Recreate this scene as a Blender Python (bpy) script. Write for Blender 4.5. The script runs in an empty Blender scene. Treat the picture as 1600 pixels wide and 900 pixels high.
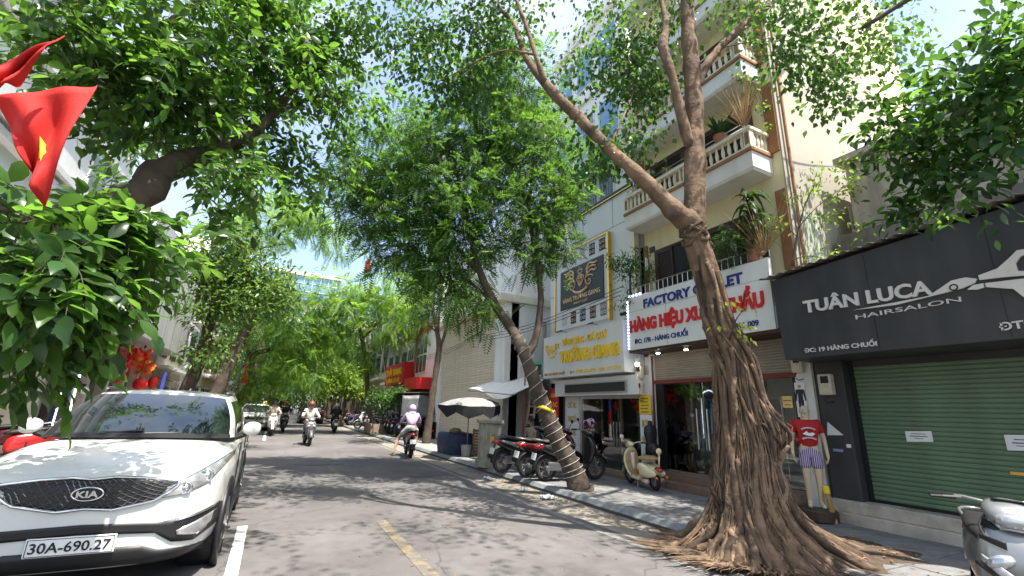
import bpy, bmesh, math, random
import numpy as np
from mathutils import Vector, Matrix
from mathutils.bvhtree import BVHTree

SC = bpy.context.scene
COL = SC.collection
R_ = math.radians
random.seed(7)

# ---------------------------------------------------------------- camera
FPX, CW, CH = 703.7755, 1600.0, 900.0
CAMLOC = np.array([0.0, 0.0, 1.50])
RM = np.array([[0.88799962, -0.1511973, -0.43427646],
               [-0.45858532, -0.22134385, -0.86064302],
               [0.03400248, 0.96340349, -0.26589012]])
cam_data = bpy.data.cameras.new('street_camera')
cam_data.sensor_fit = 'HORIZONTAL'
cam_data.sensor_width = 36.0
cam_data.lens = 36.0 * FPX / CW
cam_data.clip_start = 0.05
cam_data.clip_end = 2000.0
cam = bpy.data.objects.new('street_camera', cam_data)
COL.objects.link(cam)
mw = Matrix.Identity(4)
for i in range(3):
    for j in range(3):
        mw[i][j] = RM[i][j]
    mw[i][3] = CAMLOC[i]
cam.matrix_world = mw
SC.camera = cam

# ---------------------------------------------------------------- light
SUN_DIR = Vector((0.13, -0.42, 1.0)).normalized()          # towards the sun
sun_d = bpy.data.lights.new('sun', 'SUN')
sun_d.energy = 4.6
sun_d.angle = R_(0.53)
sun_d.color = (1.0, 0.94, 0.84)
sun = bpy.data.objects.new('sun', sun_d)
COL.objects.link(sun)
sun.rotation_euler = SUN_DIR.to_track_quat('Z', 'Y').to_euler()
sun.location = (10, -10, 40)
elev = math.asin(SUN_DIR.z)
azim = math.atan2(SUN_DIR.x, SUN_DIR.y)

world = bpy.data.worlds.new('World')
SC.world = world
world.use_nodes = True
nt = world.node_tree
nt.nodes.clear()
w_out = nt.nodes.new('ShaderNodeOutputWorld')
w_bg = nt.nodes.new('ShaderNodeBackground')
w_bg.inputs['Strength'].default_value = 0.14
w_sky = nt.nodes.new('ShaderNodeTexSky')
w_sky.sky_type = 'NISHITA'
w_sky.sun_disc = False
w_sky.sun_elevation = elev
w_sky.sun_rotation = azim
w_sky.dust_density = 3.0
w_sky.air_density = 1.2
w_sky.ozone_density = 1.5
w_co = nt.nodes.new('ShaderNodeTexCoord')
w_n = nt.nodes.new('ShaderNodeTexNoise')
w_n.inputs['Scale'].default_value = 2.2
w_n.inputs['Detail'].default_value = 7.0
w_n.inputs['Roughness'].default_value = 0.55
w_r = nt.nodes.new('ShaderNodeValToRGB')
w_r.color_ramp.elements[0].position = 0.46
w_r.color_ramp.elements[1].position = 0.70
w_mx = nt.nodes.new('ShaderNodeMix')
w_mx.data_type = 'RGBA'
w_mx.inputs['B'].default_value = (2.7, 2.95, 3.6, 1)
nt.links.new(w_co.outputs['Generated'], w_n.inputs['Vector'])
nt.links.new(w_n.outputs['Fac'], w_r.inputs['Fac'])
nt.links.new(w_r.outputs['Color'], w_mx.inputs['Factor'])
nt.links.new(w_sky.outputs['Color'], w_mx.inputs['A'])
nt.links.new(w_mx.outputs['Result'], w_bg.inputs['Color'])
nt.links.new(w_bg.outputs['Background'], w_out.inputs['Surface'])

SC.view_settings.view_transform = 'Standard'
SC.view_settings.look = 'None'
SC.view_settings.exposure = 1.45
SC.view_settings.gamma = 1.0
SC.view_settings.use_curve_mapping = False
SC.render.engine = 'CYCLES'
SC.cycles.max_bounces = 7
SC.cycles.diffuse_bounces = 4
SC.cycles.glossy_bounces = 3
SC.cycles.transmission_bounces = 4
SC.cycles.transparent_max_bounces = 8
SC.cycles.caustics_reflective = False
SC.cycles.caustics_refractive = False
SC.cycles.use_denoising = True

# ---------------------------------------------------------------- helpers
def at(px, py, x=None, y=None, z=None):
    """the point of the place seen at a pixel of the photograph, on a plane x, y or z"""
    d = RM @ np.array([px - CW / 2, CH / 2 - py, -FPX])
    if x is not None: t = (x - CAMLOC[0]) / d[0]
    elif y is not None: t = (y - CAMLOC[1]) / d[1]
    else: t = (z - CAMLOC[2]) / d[2]
    return Vector(CAMLOC + t * d)

def mpp(p):
    """metres per photograph pixel at a point"""
    v = RM.T @ (np.array(p) - CAMLOC)
    return -v[2] / FPX

MATS = {}
def mat(name, col, rough=0.7, metal=0.0, var=0.18, scale=6.0, bump=0.0, bscale=40.0, spec=0.4, coat=0.0,
        emit=None, estr=1.0, streak=0.0, streak_col=(0.12, 0.11, 0.09), dirt=0.0, dirt_col=(0.10, 0.09, 0.07), dscale=1.5, island=0.0, objrand=0.0):
    if name in MATS: return MATS[name]
    m = bpy.data.materials.new(name)
    m.use_nodes = True
    t = m.node_tree
    b = t.nodes['Principled BSDF']
    L = t.links.new
    b.inputs['Roughness'].default_value = rough
    b.inputs['Metallic'].default_value = metal
    b.inputs['Specular IOR Level'].default_value = spec
    if coat:
        b.inputs['Coat Weight'].default_value = coat
        b.inputs['Coat Roughness'].default_value = 0.06
    co = t.nodes.new('ShaderNodeTexCoord')
    n = t.nodes.new('ShaderNodeTexNoise')
    n.inputs['Scale'].default_value = scale
    n.inputs['Detail'].default_value = 5
    L(co.outputs['Object'], n.inputs['Vector'])
    mr = t.nodes.new('ShaderNodeMapRange')
    mr.inputs['From Min'].default_value = 0.3
    mr.inputs['From Max'].default_value = 0.7
    mr.inputs['To Min'].default_value = 1 - var
    mr.inputs['To Max'].default_value = 1 + var
    L(n.outputs['Fac'], mr.inputs['Value'])
    val = mr.outputs['Result']
    for amt, kind in ((island, 'Random Per Island'), (objrand, 'Random')):
        if amt:
            g = t.nodes.new('ShaderNodeNewGeometry' if kind != 'Random' else 'ShaderNodeObjectInfo')
            m2 = t.nodes.new('ShaderNodeMapRange')
            m2.inputs['To Min'].default_value = 1 - amt
            m2.inputs['To Max'].default_value = 1 + amt
            L(g.outputs[kind], m2.inputs['Value'])
            mm = t.nodes.new('ShaderNodeMath'); mm.operation = 'MULTIPLY'
            L(val, mm.inputs[0]); L(m2.outputs['Result'], mm.inputs[1])
            val = mm.outputs[0]
    vm = t.nodes.new('ShaderNodeVectorMath'); vm.operation = 'SCALE'
    vm.inputs[0].default_value = col
    L(val, vm.inputs['Scale'])
    c = vm.outputs['Vector']
    if dirt:
        n2 = t.nodes.new('ShaderNodeTexNoise'); n2.inputs['Scale'].default_value = dscale; n2.inputs['Detail'].default_value = 8
        n2.inputs['Roughness'].default_value = 0.65
        L(co.outputs['Object'], n2.inputs['Vector'])
        r2 = t.nodes.new('ShaderNodeMapRange'); r2.inputs['From Min'].default_value = 0.48; r2.inputs['From Max'].default_value = 0.72
        r2.inputs['To Max'].default_value = dirt
        L(n2.outputs['Fac'], r2.inputs['Value'])
        mx = t.nodes.new('ShaderNodeMix'); mx.data_type = 'RGBA'
        L(r2.outputs['Result'], mx.inputs['Factor']); L(c, mx.inputs['A']); mx.inputs['B'].default_value = (*dirt_col, 1)
        c = mx.outputs['Result']
    if streak:
        mp = t.nodes.new('ShaderNodeMapping'); mp.inputs['Scale'].default_value = (2.2, 2.2, 0.16)
        L(co.outputs['Object'], mp.inputs['Vector'])
        n3 = t.nodes.new('ShaderNodeTexNoise'); n3.inputs['Scale'].default_value = 1.6; n3.inputs['Detail'].default_value = 7
        L(mp.outputs['Vector'], n3.inputs['Vector'])
        r3 = t.nodes.new('ShaderNodeMapRange'); r3.inputs['From Min'].default_value = 0.47; r3.inputs['From Max'].default_value = 0.75
        r3.inputs['To Max'].default_value = streak
        L(n3.outputs['Fac'], r3.inputs['Value'])
        mx = t.nodes.new('ShaderNodeMix'); mx.data_type = 'RGBA'
        L(r3.outputs['Result'], mx.inputs['Factor']); L(c, mx.inputs['A']); mx.inputs['B'].default_value = (*streak_col, 1)
        c = mx.outputs['Result']
    L(c, b.inputs['Base Color'])
    if bump:
        n4 = t.nodes.new('ShaderNodeTexNoise'); n4.inputs['Scale'].default_value = bscale; n4.inputs['Detail'].default_value = 6
        L(co.outputs['Object'], n4.inputs['Vector'])
        bp = t.nodes.new('ShaderNodeBump'); bp.inputs['Strength'].default_value = bump; bp.inputs['Distance'].default_value = 0.02
        L(n4.outputs['Fac'], bp.inputs['Height']); L(bp.outputs['Normal'], b.inputs['Normal'])
    if emit:
        b.inputs['Emission Color'].default_value = (*emit, 1)
        b.inputs['Emission Strength'].default_value = estr
    MATS[name] = m
    return m

def glass_mat(name, tint=(0.75, 0.82, 0.82), refl=0.16, rough=0.02):
    if name in MATS: return MATS[name]
    m = bpy.data.materials.new(name); m.use_nodes = True
    t = m.node_tree; t.nodes.clear()
    o = t.nodes.new('ShaderNodeOutputMaterial')
    tr = t.nodes.new('ShaderNodeBsdfTransparent'); tr.inputs['Color'].default_value = (*tint, 1)
    gl = t.nodes.new('ShaderNodeBsdfGlossy'); gl.inputs['Roughness'].default_value = rough
    fr = t.nodes.new('ShaderNodeFresnel'); fr.inputs['IOR'].default_value = 1.5
    ad = t.nodes.new('ShaderNodeMath'); ad.operation = 'ADD'; ad.inputs[1].default_value = refl; ad.use_clamp = True
    mx = t.nodes.new('ShaderNodeMixShader')
    t.links.new(fr.outputs[0], ad.inputs[0]); t.links.new(ad.outputs[0], mx.inputs[0])
    t.links.new(tr.outputs[0], mx.inputs[1]); t.links.new(gl.outputs[0], mx.inputs[2])
    t.links.new(mx.outputs[0], o.inputs['Surface'])
    MATS[name] = m
    return m

def leaf_mat(name, col, trans, var=0.45, rough=0.45, tw=0.5):
    if name in MATS: return MATS[name]
    m = bpy.data.materials.new(name); m.use_nodes = True
    t = m.node_tree; L = t.links.new
    b = t.nodes['Principled BSDF']
    b.inputs['Roughness'].default_value = rough
    b.inputs['Specular IOR Level'].default_value = 0.35
    g = t.nodes.new('ShaderNodeNewGeometry')
    oi = t.nodes.new('ShaderNodeObjectInfo')
    ad = t.nodes.new('ShaderNodeMath'); ad.operation = 'ADD'
    L(g.outputs['Random Per Island'], ad.inputs[0]); L(oi.outputs['Random'], ad.inputs[1])
    fr = t.nodes.new('ShaderNodeMath'); fr.operation = 'FRACT'; L(ad.outputs[0], fr.inputs[0])
    co = t.nodes.new('ShaderNodeTexCoord')
    n = t.nodes.new('ShaderNodeTexNoise'); n.inputs['Scale'].default_value = 0.7; n.inputs['Detail'].default_value = 3
    L(co.outputs['Object'], n.inputs['Vector'])
    a2 = t.nodes.new('ShaderNodeMath'); a2.operation = 'ADD'; L(fr.outputs[0], a2.inputs[0]); L(n.outputs['Fac'], a2.inputs[1])
    mr = t.nodes.new('ShaderNodeMapRange'); mr.inputs['From Min'].default_value = 0.3; mr.inputs['From Max'].default_value = 1.7
    mr.inputs['To Min'].default_value = 1 - var; mr.inputs['To Max'].default_value = 1 + var
    L(a2.outputs[0], mr.inputs['Value'])
    outs = []
    for cc in (col, trans):
        v = t.nodes.new('ShaderNodeVectorMath'); v.operation = 'SCALE'; v.inputs[0].default_value = cc
        L(mr.outputs['Result'], v.inputs['Scale']); outs.append(v.outputs['Vector'])
    L(outs[0], b.inputs['Base Color'])
    tl = t.nodes.new('ShaderNodeBsdfTranslucent'); L(outs[1], tl.inputs['Color'])
    mx = t.nodes.new('ShaderNodeMixShader'); mx.inputs[0].default_value = tw
    L(b.outputs[0], mx.inputs[1]); L(tl.outputs[0], mx.inputs[2])
    L(mx.outputs[0], t.nodes['Material Output'].inputs['Surface'])
    MATS[name] = m
    return m

WB = {}
def tag(o, label=None, cat=None, group=None, kind=None):
    if label: o['label'] = label
    if cat: o['category'] = cat
    if group: o['group'] = group
    if kind: o['kind'] = kind
    return o

def thing(name, label, cat, loc=(0, 0, 0), rz=0.0, group=None, world_coords=False):
    o = bpy.data.objects.new(name, None)
    COL.objects.link(o)
    o.location = loc
    o.rotation_euler = (0, 0, rz)
    o.empty_display_size = 0.1
    tag(o, label, cat, group)
    if world_coords: WB[o.name] = Vector(loc)
    return o

def link(name, me, parent=None, loc=None, rot=None):
    o = bpy.data.objects.new(name, me)
    COL.objects.link(o)
    if parent is not None:
        o.parent = parent
        if parent.name in WB: o.location = -WB[parent.name]
    if loc is not None: o.location = Vector(o.location) + Vector(loc)
    if rot is not None: o.rotation_euler = rot
    return o

KIDS = {}
def copy_tree(src, loc=None, rz=None, label=None, group=None, recolor=None):
    """a copy of a thing with copies of its parts and sub-parts"""
    def cp(o, par):
        c = o.copy(); COL.objects.link(c)
        if par is not None:
            c.parent = par
            c.matrix_parent_inverse = o.matrix_parent_inverse.copy()
        if recolor and o.type == 'MESH' and o.data.materials and o.data.materials[0] and o.data.materials[0].name in recolor:
            c.material_slots[0].link = 'OBJECT'
            c.material_slots[0].material = MATS[recolor[o.data.materials[0].name]]
        for k in o.children: cp(k, c)
        return c
    r = cp(src, None)
    if loc is not None: r.location = loc
    if rz is not None: r.rotation_euler = (0, 0, rz)
    if label: r['label'] = label
    if group: r['group'] = group
    return r

class MB:
    def __init__(s): s.v = []; s.f = []
    def _add(s, vs, fs):
        k = len(s.v)
        s.v.extend([tuple(v) for v in vs]); s.f.extend([tuple(i + k for i in f) for f in fs]); return s
    def box(s, x0, x1, y0, y1, z0, z1):
        if x0 > x1: x0, x1 = x1, x0
        if y0 > y1: y0, y1 = y1, y0
        if z0 > z1: z0, z1 = z1, z0
        return s._add([(x0,y0,z0),(x1,y0,z0),(x1,y1,z0),(x0,y1,z0),(x0,y0,z1),(x1,y0,z1),(x1,y1,z1),(x0,y1,z1)],
                      [(3,2,1,0),(4,5,6,7),(0,1,5,4),(1,2,6,5),(2,3,7,6),(3,0,4,7)])
    def hexa(s, p):
        """eight corners: bottom four counter-clockwise, then top four"""
        return s._add(p, [(3,2,1,0),(4,5,6,7),(0,1,5,4),(1,2,6,5),(2,3,7,6),(3,0,4,7)])
    def quad(s, a, b, c, d): return s._add([a, b, c, d], [(0, 1, 2, 3)])
    def poly(s, pts): return s._add(pts, [tuple(range(len(pts)))])
    def tube(s, pts, radii, n=8, cap=True):
        pts = [Vector(p) for p in pts]
        if not hasattr(radii, '__len__'): radii = [radii] * len(pts)
        vs, fs = [], []
        up = None
        for i, p in enumerate(pts):
            d = (pts[min(i + 1, len(pts) - 1)] - pts[max(i - 1, 0)])
            if d.length < 1e-9: d = Vector((0, 0, 1))
            d.normalize()
            if up is None:
                up = d.orthogonal().normalized()
            else:
                up = up - d * up.dot(d)
                if up.length < 1e-6: up = d.orthogonal()
                up.normalize()
            w = d.cross(up)
            for k in range(n):
                a = 2 * math.pi * k / n
                vs.append(p + (up * math.cos(a) + w * math.sin(a)) * radii[i])
        for i in range(len(pts) - 1):
            for k in range(n):
                a, b = i * n + k, i * n + (k + 1) % n
                fs.append((a, b, b + n, a + n))
        if cap:
            fs.append(tuple(range(n - 1, -1, -1)))
            fs.append(tuple(range((len(pts) - 1) * n, len(pts) * n)))
        return s._add(vs, fs)
    def cyl(s, p0, p1, r0, r1=None, n=12): return s.tube([p0, p1], [r0, r0 if r1 is None else r1], n)
    def ball(s, c, r, nu=12, nv=8, rot=None):
        if not hasattr(r, '__len__'): r = (r, r, r)
        vs, fs = [], []
        for j in range(nv + 1):
            t = math.pi * j / nv
            for i in range(nu):
                a = 2 * math.pi * i / nu
                q = Vector((math.sin(t) * math.cos(a) * r[0], math.sin(t) * math.sin(a) * r[1], math.cos(t) * r[2]))
                if rot is not None: q = rot @ q
                vs.append(q + Vector(c))
        for j in range(nv):
            for i in range(nu):
                a, b = j * nu + i, j * nu + (i + 1) % nu
                fs.append((a, a + nu, b + nu, b))
        return s._add(vs, fs)
    def torus(s, c, axis, R, r, nu=20, nv=8, sq=1.0):
        axis = Vector(axis).normalized(); u = axis.orthogonal().normalized(); w = axis.cross(u)
        vs, fs = [], []
        for i in range(nu):
            a = 2 * math.pi * i / nu; d = u * math.cos(a) + w * math.sin(a)
            for j in range(nv):
                b = 2 * math.pi * j / nv
                vs.append(Vector(c) + d * (R + r * math.cos(b)) + axis * r * sq * math.sin(b))
        for i in range(nu):
            for j in range(nv):
                i2, j2 = (i + 1) % nu, (j + 1) % nv
                fs.append((i * nv + j, i2 * nv + j, i2 * nv + j2, i * nv + j2))
        return s._add(vs, fs)
    def loft(s, rings, cap=True, closed=True):
        n = len(rings[0]); vs = [p for r in rings for p in r]; fs = []
        for i in range(len(rings) - 1):
            for k in range(n if closed else n - 1):
                a, b = i * n + k, i * n + (k + 1) % n
                fs.append((a, b, b + n, a + n))
        if cap:
            fs.append(tuple(range(n - 1, -1, -1))); fs.append(tuple(range((len(rings) - 1) * n, len(rings) * n)))
        return s._add(vs, fs)
    def prism(s, pts, d):
        """flat polygon pts pushed along vector d"""
        d = Vector(d); n = len(pts); pts = [Vector(p) for p in pts]
        return s._add(pts + [p + d for p in pts],
                      [tuple(range(n - 1, -1, -1)), tuple(range(n, 2 * n))] + [(i, (i + 1) % n, n + (i + 1) % n, n + i) for i in range(n)])
    def lathe(s, prof, c=(0, 0, 0), n=12, M=None):
        rings = []
        for r, z in prof:
            ring = []
            for k in range(n):
                a = 2 * math.pi * k / n
                q = Vector((r * math.cos(a), r * math.sin(a), z))
                if M is not None: q = M @ q
                ring.append(q + Vector(c))
            rings.append(ring)
        return s.loft(rings)
    def grid(s, fn, nu, nv):
        vs = [fn(i / nu, j / nv) for j in range(nv + 1) for i in range(nu + 1)]
        fs = [(j * (nu + 1) + i, j * (nu + 1) + i + 1, (j + 1) * (nu + 1) + i + 1, (j + 1) * (nu + 1) + i) for j in range(nv) for i in range(nu)]
        return s._add(vs, fs)
    def xf(s, M):
        s.v = [tuple(M @ Vector(v)) for v in s.v]; return s
    def mesh(s, name, m=None, smooth=False):
        me = bpy.data.meshes.new(name)
        me.from_pydata(s.v, [], s.f)
        if m is not None: me.materials.append(m)
        if smooth: me.polygons.foreach_set('use_smooth', [True] * len(me.polygons))
        me.update()
        return me
    def build(s, name, m, parent=None, smooth=False, bevel=0.0, subsurf=0, fix=False, autosm=None):
        me = s.mesh(name, m, smooth)
        if fix:
            bm = bmesh.new(); bm.from_mesh(me); bmesh.ops.recalc_face_normals(bm, faces=bm.faces); bm.to_mesh(me); bm.free()
        if autosm: me.set_sharp_from_angle(angle=R_(autosm))
        o = link(name, me, parent)
        if bevel:
            b = o.modifiers.new('bevel', 'BEVEL'); b.width = bevel; b.segments = 2; b.limit_method = 'ANGLE'; b.angle_limit = R_(40)
        if subsurf:
            u = o.modifiers.new('subsurf', 'SUBSURF'); u.levels = subsurf; u.render_levels = subsurf
        return o

def struct(name, mb, m, **k):
    o = mb.build(name, m, **k); o['kind'] = 'structure'; return o

def ring(c, u, v, ru, rv, n=16, p=2.0):
    c, u, v = Vector(c), Vector(u), Vector(v)
    out = []
    for k in range(n):
        a = 2 * math.pi * k / n; ca, sa = math.cos(a), math.sin(a)
        x = math.copysign(abs(ca) ** (2 / p), ca); y = math.copysign(abs(sa) ** (2 / p), sa)
        out.append(c + u * (ru * x) + v * (rv * y))
    return out

def slats(parent, fn_mesh, mats_, positions, name='slat'):
    """alike pieces sharing one mesh; positions are offsets"""
    me = fn_mesh
    for p in positions:
        link(name, me, parent, loc=p)

def text(parent, body, origin, u, v, w=None, h=0.1, m=None, depth=0.01, bold=0.0, name='lettering', align='L', shear=0.0, spacing=1.0):
    """flat lettering standing on a sign: origin is its lower left (or centre bottom) corner, u the reading direction, v up"""
    c = bpy.data.curves.new(name, 'FONT')
    c.body = body; c.size = 1.0; c.extrude = 0.5; c.offset = bold; c.resolution_u = 3; c.shear = shear; c.space_character = spacing
    o = bpy.data.objects.new('tmp', c); COL.objects.link(o)
    me = bpy.data.meshes.new_from_object(o.evaluated_get(bpy.context.evaluated_depsgraph_get()))
    COL.objects.unlink(o); bpy.data.objects.remove(o); bpy.data.curves.remove(c)
    n = len(me.vertices)
    co = np.empty(n * 3); me.vertices.foreach_get('co', co); co = co.reshape(-1, 3)
    mn, mx = co.min(0), co.max(0)
    cap = 0.73
    sy = h / cap
    sx = sy if w is None else w / (mx[0] - mn[0])
    X = (co[:, 0] - mn[0]) * sx
    if align == 'C': X = X - (mx[0] - mn[0]) * sx / 2
    Y = co[:, 1] * sy
    Z = co[:, 2] * depth + depth * 0.5
    u = np.array(Vector(u).normalized()); v = np.array(Vector(v).normalized()); nn = np.cross(u, v)
    P = np.array(origin) + X[:, None] * u + Y[:, None] * v + Z[:, None] * nn
    # one object for each word: cut where the gap between letters is wide
    faces = [tuple(p.vertices) for p in me.polygons]
    ext = sorted((min(co[i, 0] for i in f), max(co[i, 0] for i in f), k) for k, f in enumerate(faces))
    words_, cur, right = [], [], None
    for a_, b_, k in ext:
        if right is not None and a_ - right > 0.20: words_.append(cur); cur = []; right = None
        cur.append(k); right = b_ if right is None else max(right, b_)
    words_.append(cur)
    bpy.data.meshes.remove(me)
    first = None
    for ks in words_:
        used = sorted({i for k in ks for i in faces[k]}); idx = {v_: j for j, v_ in enumerate(used)}
        m2 = bpy.data.meshes.new(name)
        m2.from_pydata([tuple(P[i]) for i in used], [], [[idx[i] for i in faces[k]] for k in ks])
        m2.materials.append(m); m2.update()
        o = link(name, m2, parent); first = first or o
    return first

def smooth_path(pts, sub=4):
    """Catmull-Rom through points (each may carry extra values)"""
    P = [np.array(p, float) for p in pts]
    P = [2 * P[0] - P[1]] + P + [2 * P[-1] - P[-2]]
    out = []
    for i in range(1, len(P) - 2):
        for k in range(sub):
            t = k / sub
            a, b, c, d = P[i - 1], P[i], P[i + 1], P[i + 2]
            out.append(0.5 * (2 * b + (c - a) * t + (2 * a - 5 * b + 4 * c - d) * t * t + (3 * b - a - 3 * c + d) * t ** 3))
    out.append(P[-2])
    return out

def skin_mesh(verts, edges, radii, root=0, sub=1, name='body'):
    me = bpy.data.meshes.new(name)
    me.from_pydata([tuple(v) for v in verts], edges, [])
    o = bpy.data.objects.new('tmp', me); COL.objects.link(o)
    o.modifiers.new('skin', 'SKIN')
    sv = me.skin_vertices[0].data
    for i, r in enumerate(radii):
        sv[i].radius = (r, r) if not hasattr(r, '__len__') else r
        sv[i].use_root = (i == root)
    s = o.modifiers.new('sub', 'SUBSURF'); s.levels = sub; s.render_levels = sub
    dg = bpy.context.evaluated_depsgraph_get()
    out = bpy.data.meshes.new_from_object(o.evaluated_get(dg))
    COL.objects.unlink(o); bpy.data.objects.remove(o); bpy.data.meshes.remove(me)
    out.polygons.foreach_set('use_smooth', [True] * len(out.polygons))
    out.name = name
    return out

# ---------------------------------------------------------------- materials of the setting
def road_mat(name, worn=None, col=(0.122, 0.116, 0.114)):
    m = bpy.data.materials.new(name); m.use_nodes = True
    t = m.node_tree; L = t.links.new; b = t.nodes['Principled BSDF']
    b.inputs['Roughness'].default_value = 0.85; b.inputs['Specular IOR Level'].default_value = 0.25
    co = t.nodes.new('ShaderNodeTexCoord')
    def noise(s, d=6, r=0.6):
        n = t.nodes.new('ShaderNodeTexNoise'); n.inputs['Scale'].default_value = s; n.inputs['Detail'].default_value = d; n.inputs['Roughness'].default_value = r
        L(co.outputs['Object'], n.inputs['Vector']); return n.outputs['Fac']
    def mrange(v, a, b_, c, d):
        r = t.nodes.new('ShaderNodeMapRange'); L(v, r.inputs['Value'])
        for k, x in zip(('From Min', 'From Max', 'To Min', 'To Max'), (a, b_, c, d)): r.inputs[k].default_value = x
        return r.outputs['Result']
    def mul(a, c):
        x = t.nodes.new('ShaderNodeMath'); x.operation = 'MULTIPLY'; L(a, x.inputs[0]); L(c, x.inputs[1]); return x.outputs[0]
    f = mul(mul(mrange(noise(0.45, 4), 0.35, 0.65, 0.74, 1.2), mrange(noise(3.0, 5), 0.3, 0.7, 0.88, 1.12)), mrange(noise(160, 2), 0.3, 0.7, 0.72, 1.28))
    f = mul(f, mrange(noise(1.1, 7, .7), 0.56, 0.70, 1.0, 0.70))
    vo = t.nodes.new('ShaderNodeTexVoronoi'); vo.feature = 'DISTANCE_TO_EDGE'; vo.inputs['Scale'].default_value = 0.55
    wn = t.nodes.new('ShaderNodeTexNoise'); wn.inputs['Scale'].default_value = 3; wn.inputs['Detail'].default_value = 5
    L(co.outputs['Object'], wn.inputs['Vector'])
    wm = t.nodes.new('ShaderNodeMix'); wm.data_type = 'RGBA'; wm.inputs['Factor'].default_value = 0.22
    L(co.outputs['Object'], wm.inputs['A']); L(wn.outputs['Color'], wm.inputs['B']); L(wm.outputs['Result'], vo.inputs['Vector'])
    crack = mrange(vo.outputs['Distance'], 0.0, 0.006, 0.6, 1.0)
    f = mul(f, crack)
    v = t.nodes.new('ShaderNodeVectorMath'); v.operation = 'SCALE'; v.inputs[0].default_value = col; L(f, v.inputs['Scale'])
    c = v.outputs['Vector']
    if worn:
        mx = t.nodes.new('ShaderNodeMix'); mx.data_type = 'RGBA'
        w1 = mrange(noise(5, 8, 0.75), 0.44, 0.70, worn[3], .9)
        L(w1, mx.inputs['Factor']); L(c, mx.inputs['A']); mx.inputs['B'].default_value = (*worn[:3], 1); c = mx.outputs['Result']
    L(c, b.inputs['Base Color'])
    bp = t.nodes.new('ShaderNodeBump'); bp.inputs['Strength'].default_value = 0.5; bp.inputs['Distance'].default_value = 0.008
    L(noise(120, 3), bp.inputs['Height']); L(bp.outputs['Normal'], b.inputs['Normal'])
    MATS[name] = m
    return m

M_ROAD = road_mat('asphalt')
M_WHITE_LINE = road_mat('worn_white_paint', (0.34, 0.33, 0.31, 0.10))
M_WHITE_FRESH = road_mat('white_road_paint', (0.78, 0.80, 0.80, 0.85))
M_YELLOW_LINE = road_mat('worn_yellow_paint', (0.30, 0.225, 0.10, 0.03))
M_GUTTER = mat('gutter_concrete', (0.21, 0.195, 0.17), 0.9, var=0.25, scale=3, bump=0.3, dirt=0.55, dscale=1.2, dirt_col=(0.13, 0.09, 0.055))
M_KERB = mat('kerb_stone', (0.20, 0.215, 0.225), 0.8, var=0.14, scale=9, bump=0.3, bscale=60, objrand=0.14, dirt=0.3, dscale=5)
M_PAVE = mat('paving_stone', (0.165, 0.165, 0.165), 0.8, var=0.18, scale=7, bump=0.25, bscale=50, objrand=0.16, dirt=0.45, dscale=2.2, dirt_col=(0.08, 0.075, 0.065))
M_JOINT = mat('paving_bed', (0.07, 0.065, 0.06), 0.95)
M_SOIL = mat('soil', (0.07, 0.05, 0.035), 0.95, var=0.4, scale=8, bump=0.6, bscale=25)
M_WHITE = mat('white_render', (0.72, 0.71, 0.68), 0.75, var=0.05, scale=2, streak=0.25, streak_col=(0.42, 0.41, 0.38), bump=0.05)
M_WHITE_CLEAN = mat('white_cladding', (0.74, 0.74, 0.71), 0.45, var=0.04, scale=1.5, streak=0.12, streak_col=(0.5, 0.5, 0.46))
M_CREAM = mat('cream_paint', (0.72, 0.64, 0.40), 0.75, var=0.06, scale=2, streak=0.25, streak_col=(0.45, 0.40, 0.26))
M_IVORY = mat('ivory_paint', (0.70, 0.66, 0.52), 0.7, var=0.07, scale=4, streak=0.3, streak_col=(0.35, 0.33, 0.26))
M_BROWN = mat('brown_trim', (0.27, 0.13, 0.06), 0.7, var=0.15)
M_DKBROWN = mat('dark_brown_wood', (0.055, 0.03, 0.02), 0.5, var=0.25, scale=12)
M_CONC = mat('concrete', (0.30, 0.29, 0.27), 0.9, var=0.18, scale=3, bump=0.25, streak=0.4)
M_OLDWALL = mat('stained_render', (0.38, 0.355, 0.295), 0.9, var=0.14, scale=0.9, streak=0.6, streak_col=(0.36, 0.33, 0.27), bump=0.15, dirt=0.3, dscale=0.5, dirt_col=(0.42, 0.38, 0.30))
M_OLDWALL2 = mat('stained_grey_render', (0.42, 0.39, 0.34), 0.9, var=0.15, scale=1.1, streak=0.6, streak_col=(0.10, 0.09, 0.08), bump=0.2, dirt=0.5, dscale=0.9, dirt_col=(0.15, 0.13, 0.11))
M_DARK = mat('charcoal_panel', (0.035, 0.037, 0.040), 0.5, var=0.15, scale=2, dirt=0.4, dscale=1.4, dirt_col=(0.07, 0.07, 0.065), streak=.35, streak_col=(.085, .083, .075), bump=.06, bscale=3)
M_BLACK = mat('black_plastic', (0.012, 0.012, 0.013), 0.45, var=0.1)
M_RUBBER = mat('rubber', (0.018, 0.018, 0.018), 0.85, var=0.2, scale=20)
M_STEEL = mat('steel', (0.55, 0.55, 0.56), 0.3, metal=1.0, var=0.1)
M_CHROME = mat('chrome', (0.75, 0.76, 0.78), 0.1, metal=1.0, var=0.03)
M_GREYMETAL = mat('grey_metal', (0.22, 0.22, 0.22), 0.45, metal=0.8, var=0.15)
M_GREENSH = mat('green_shutter_paint', (0.125, 0.20, 0.115), 0.5, var=0.12, scale=1.6, bump=.12, bscale=2.5, dirt=0.45, dscale=1.3, dirt_col=(0.11, 0.15, 0.10), streak=.3, streak_col=(.10, .12, .08), objrand=0.04)
M_TAN_SH = mat('tan_shutter_paint', (0.30, 0.26, 0.20), 0.55, var=0.08, objrand=0.05)
M_CREAM_SH = mat('cream_shutter_paint', (0.62, 0.54, 0.43), 0.55, var=0.05, streak=0.2, streak_col=(0.42, 0.36, 0.28), objrand=0.03)
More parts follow.
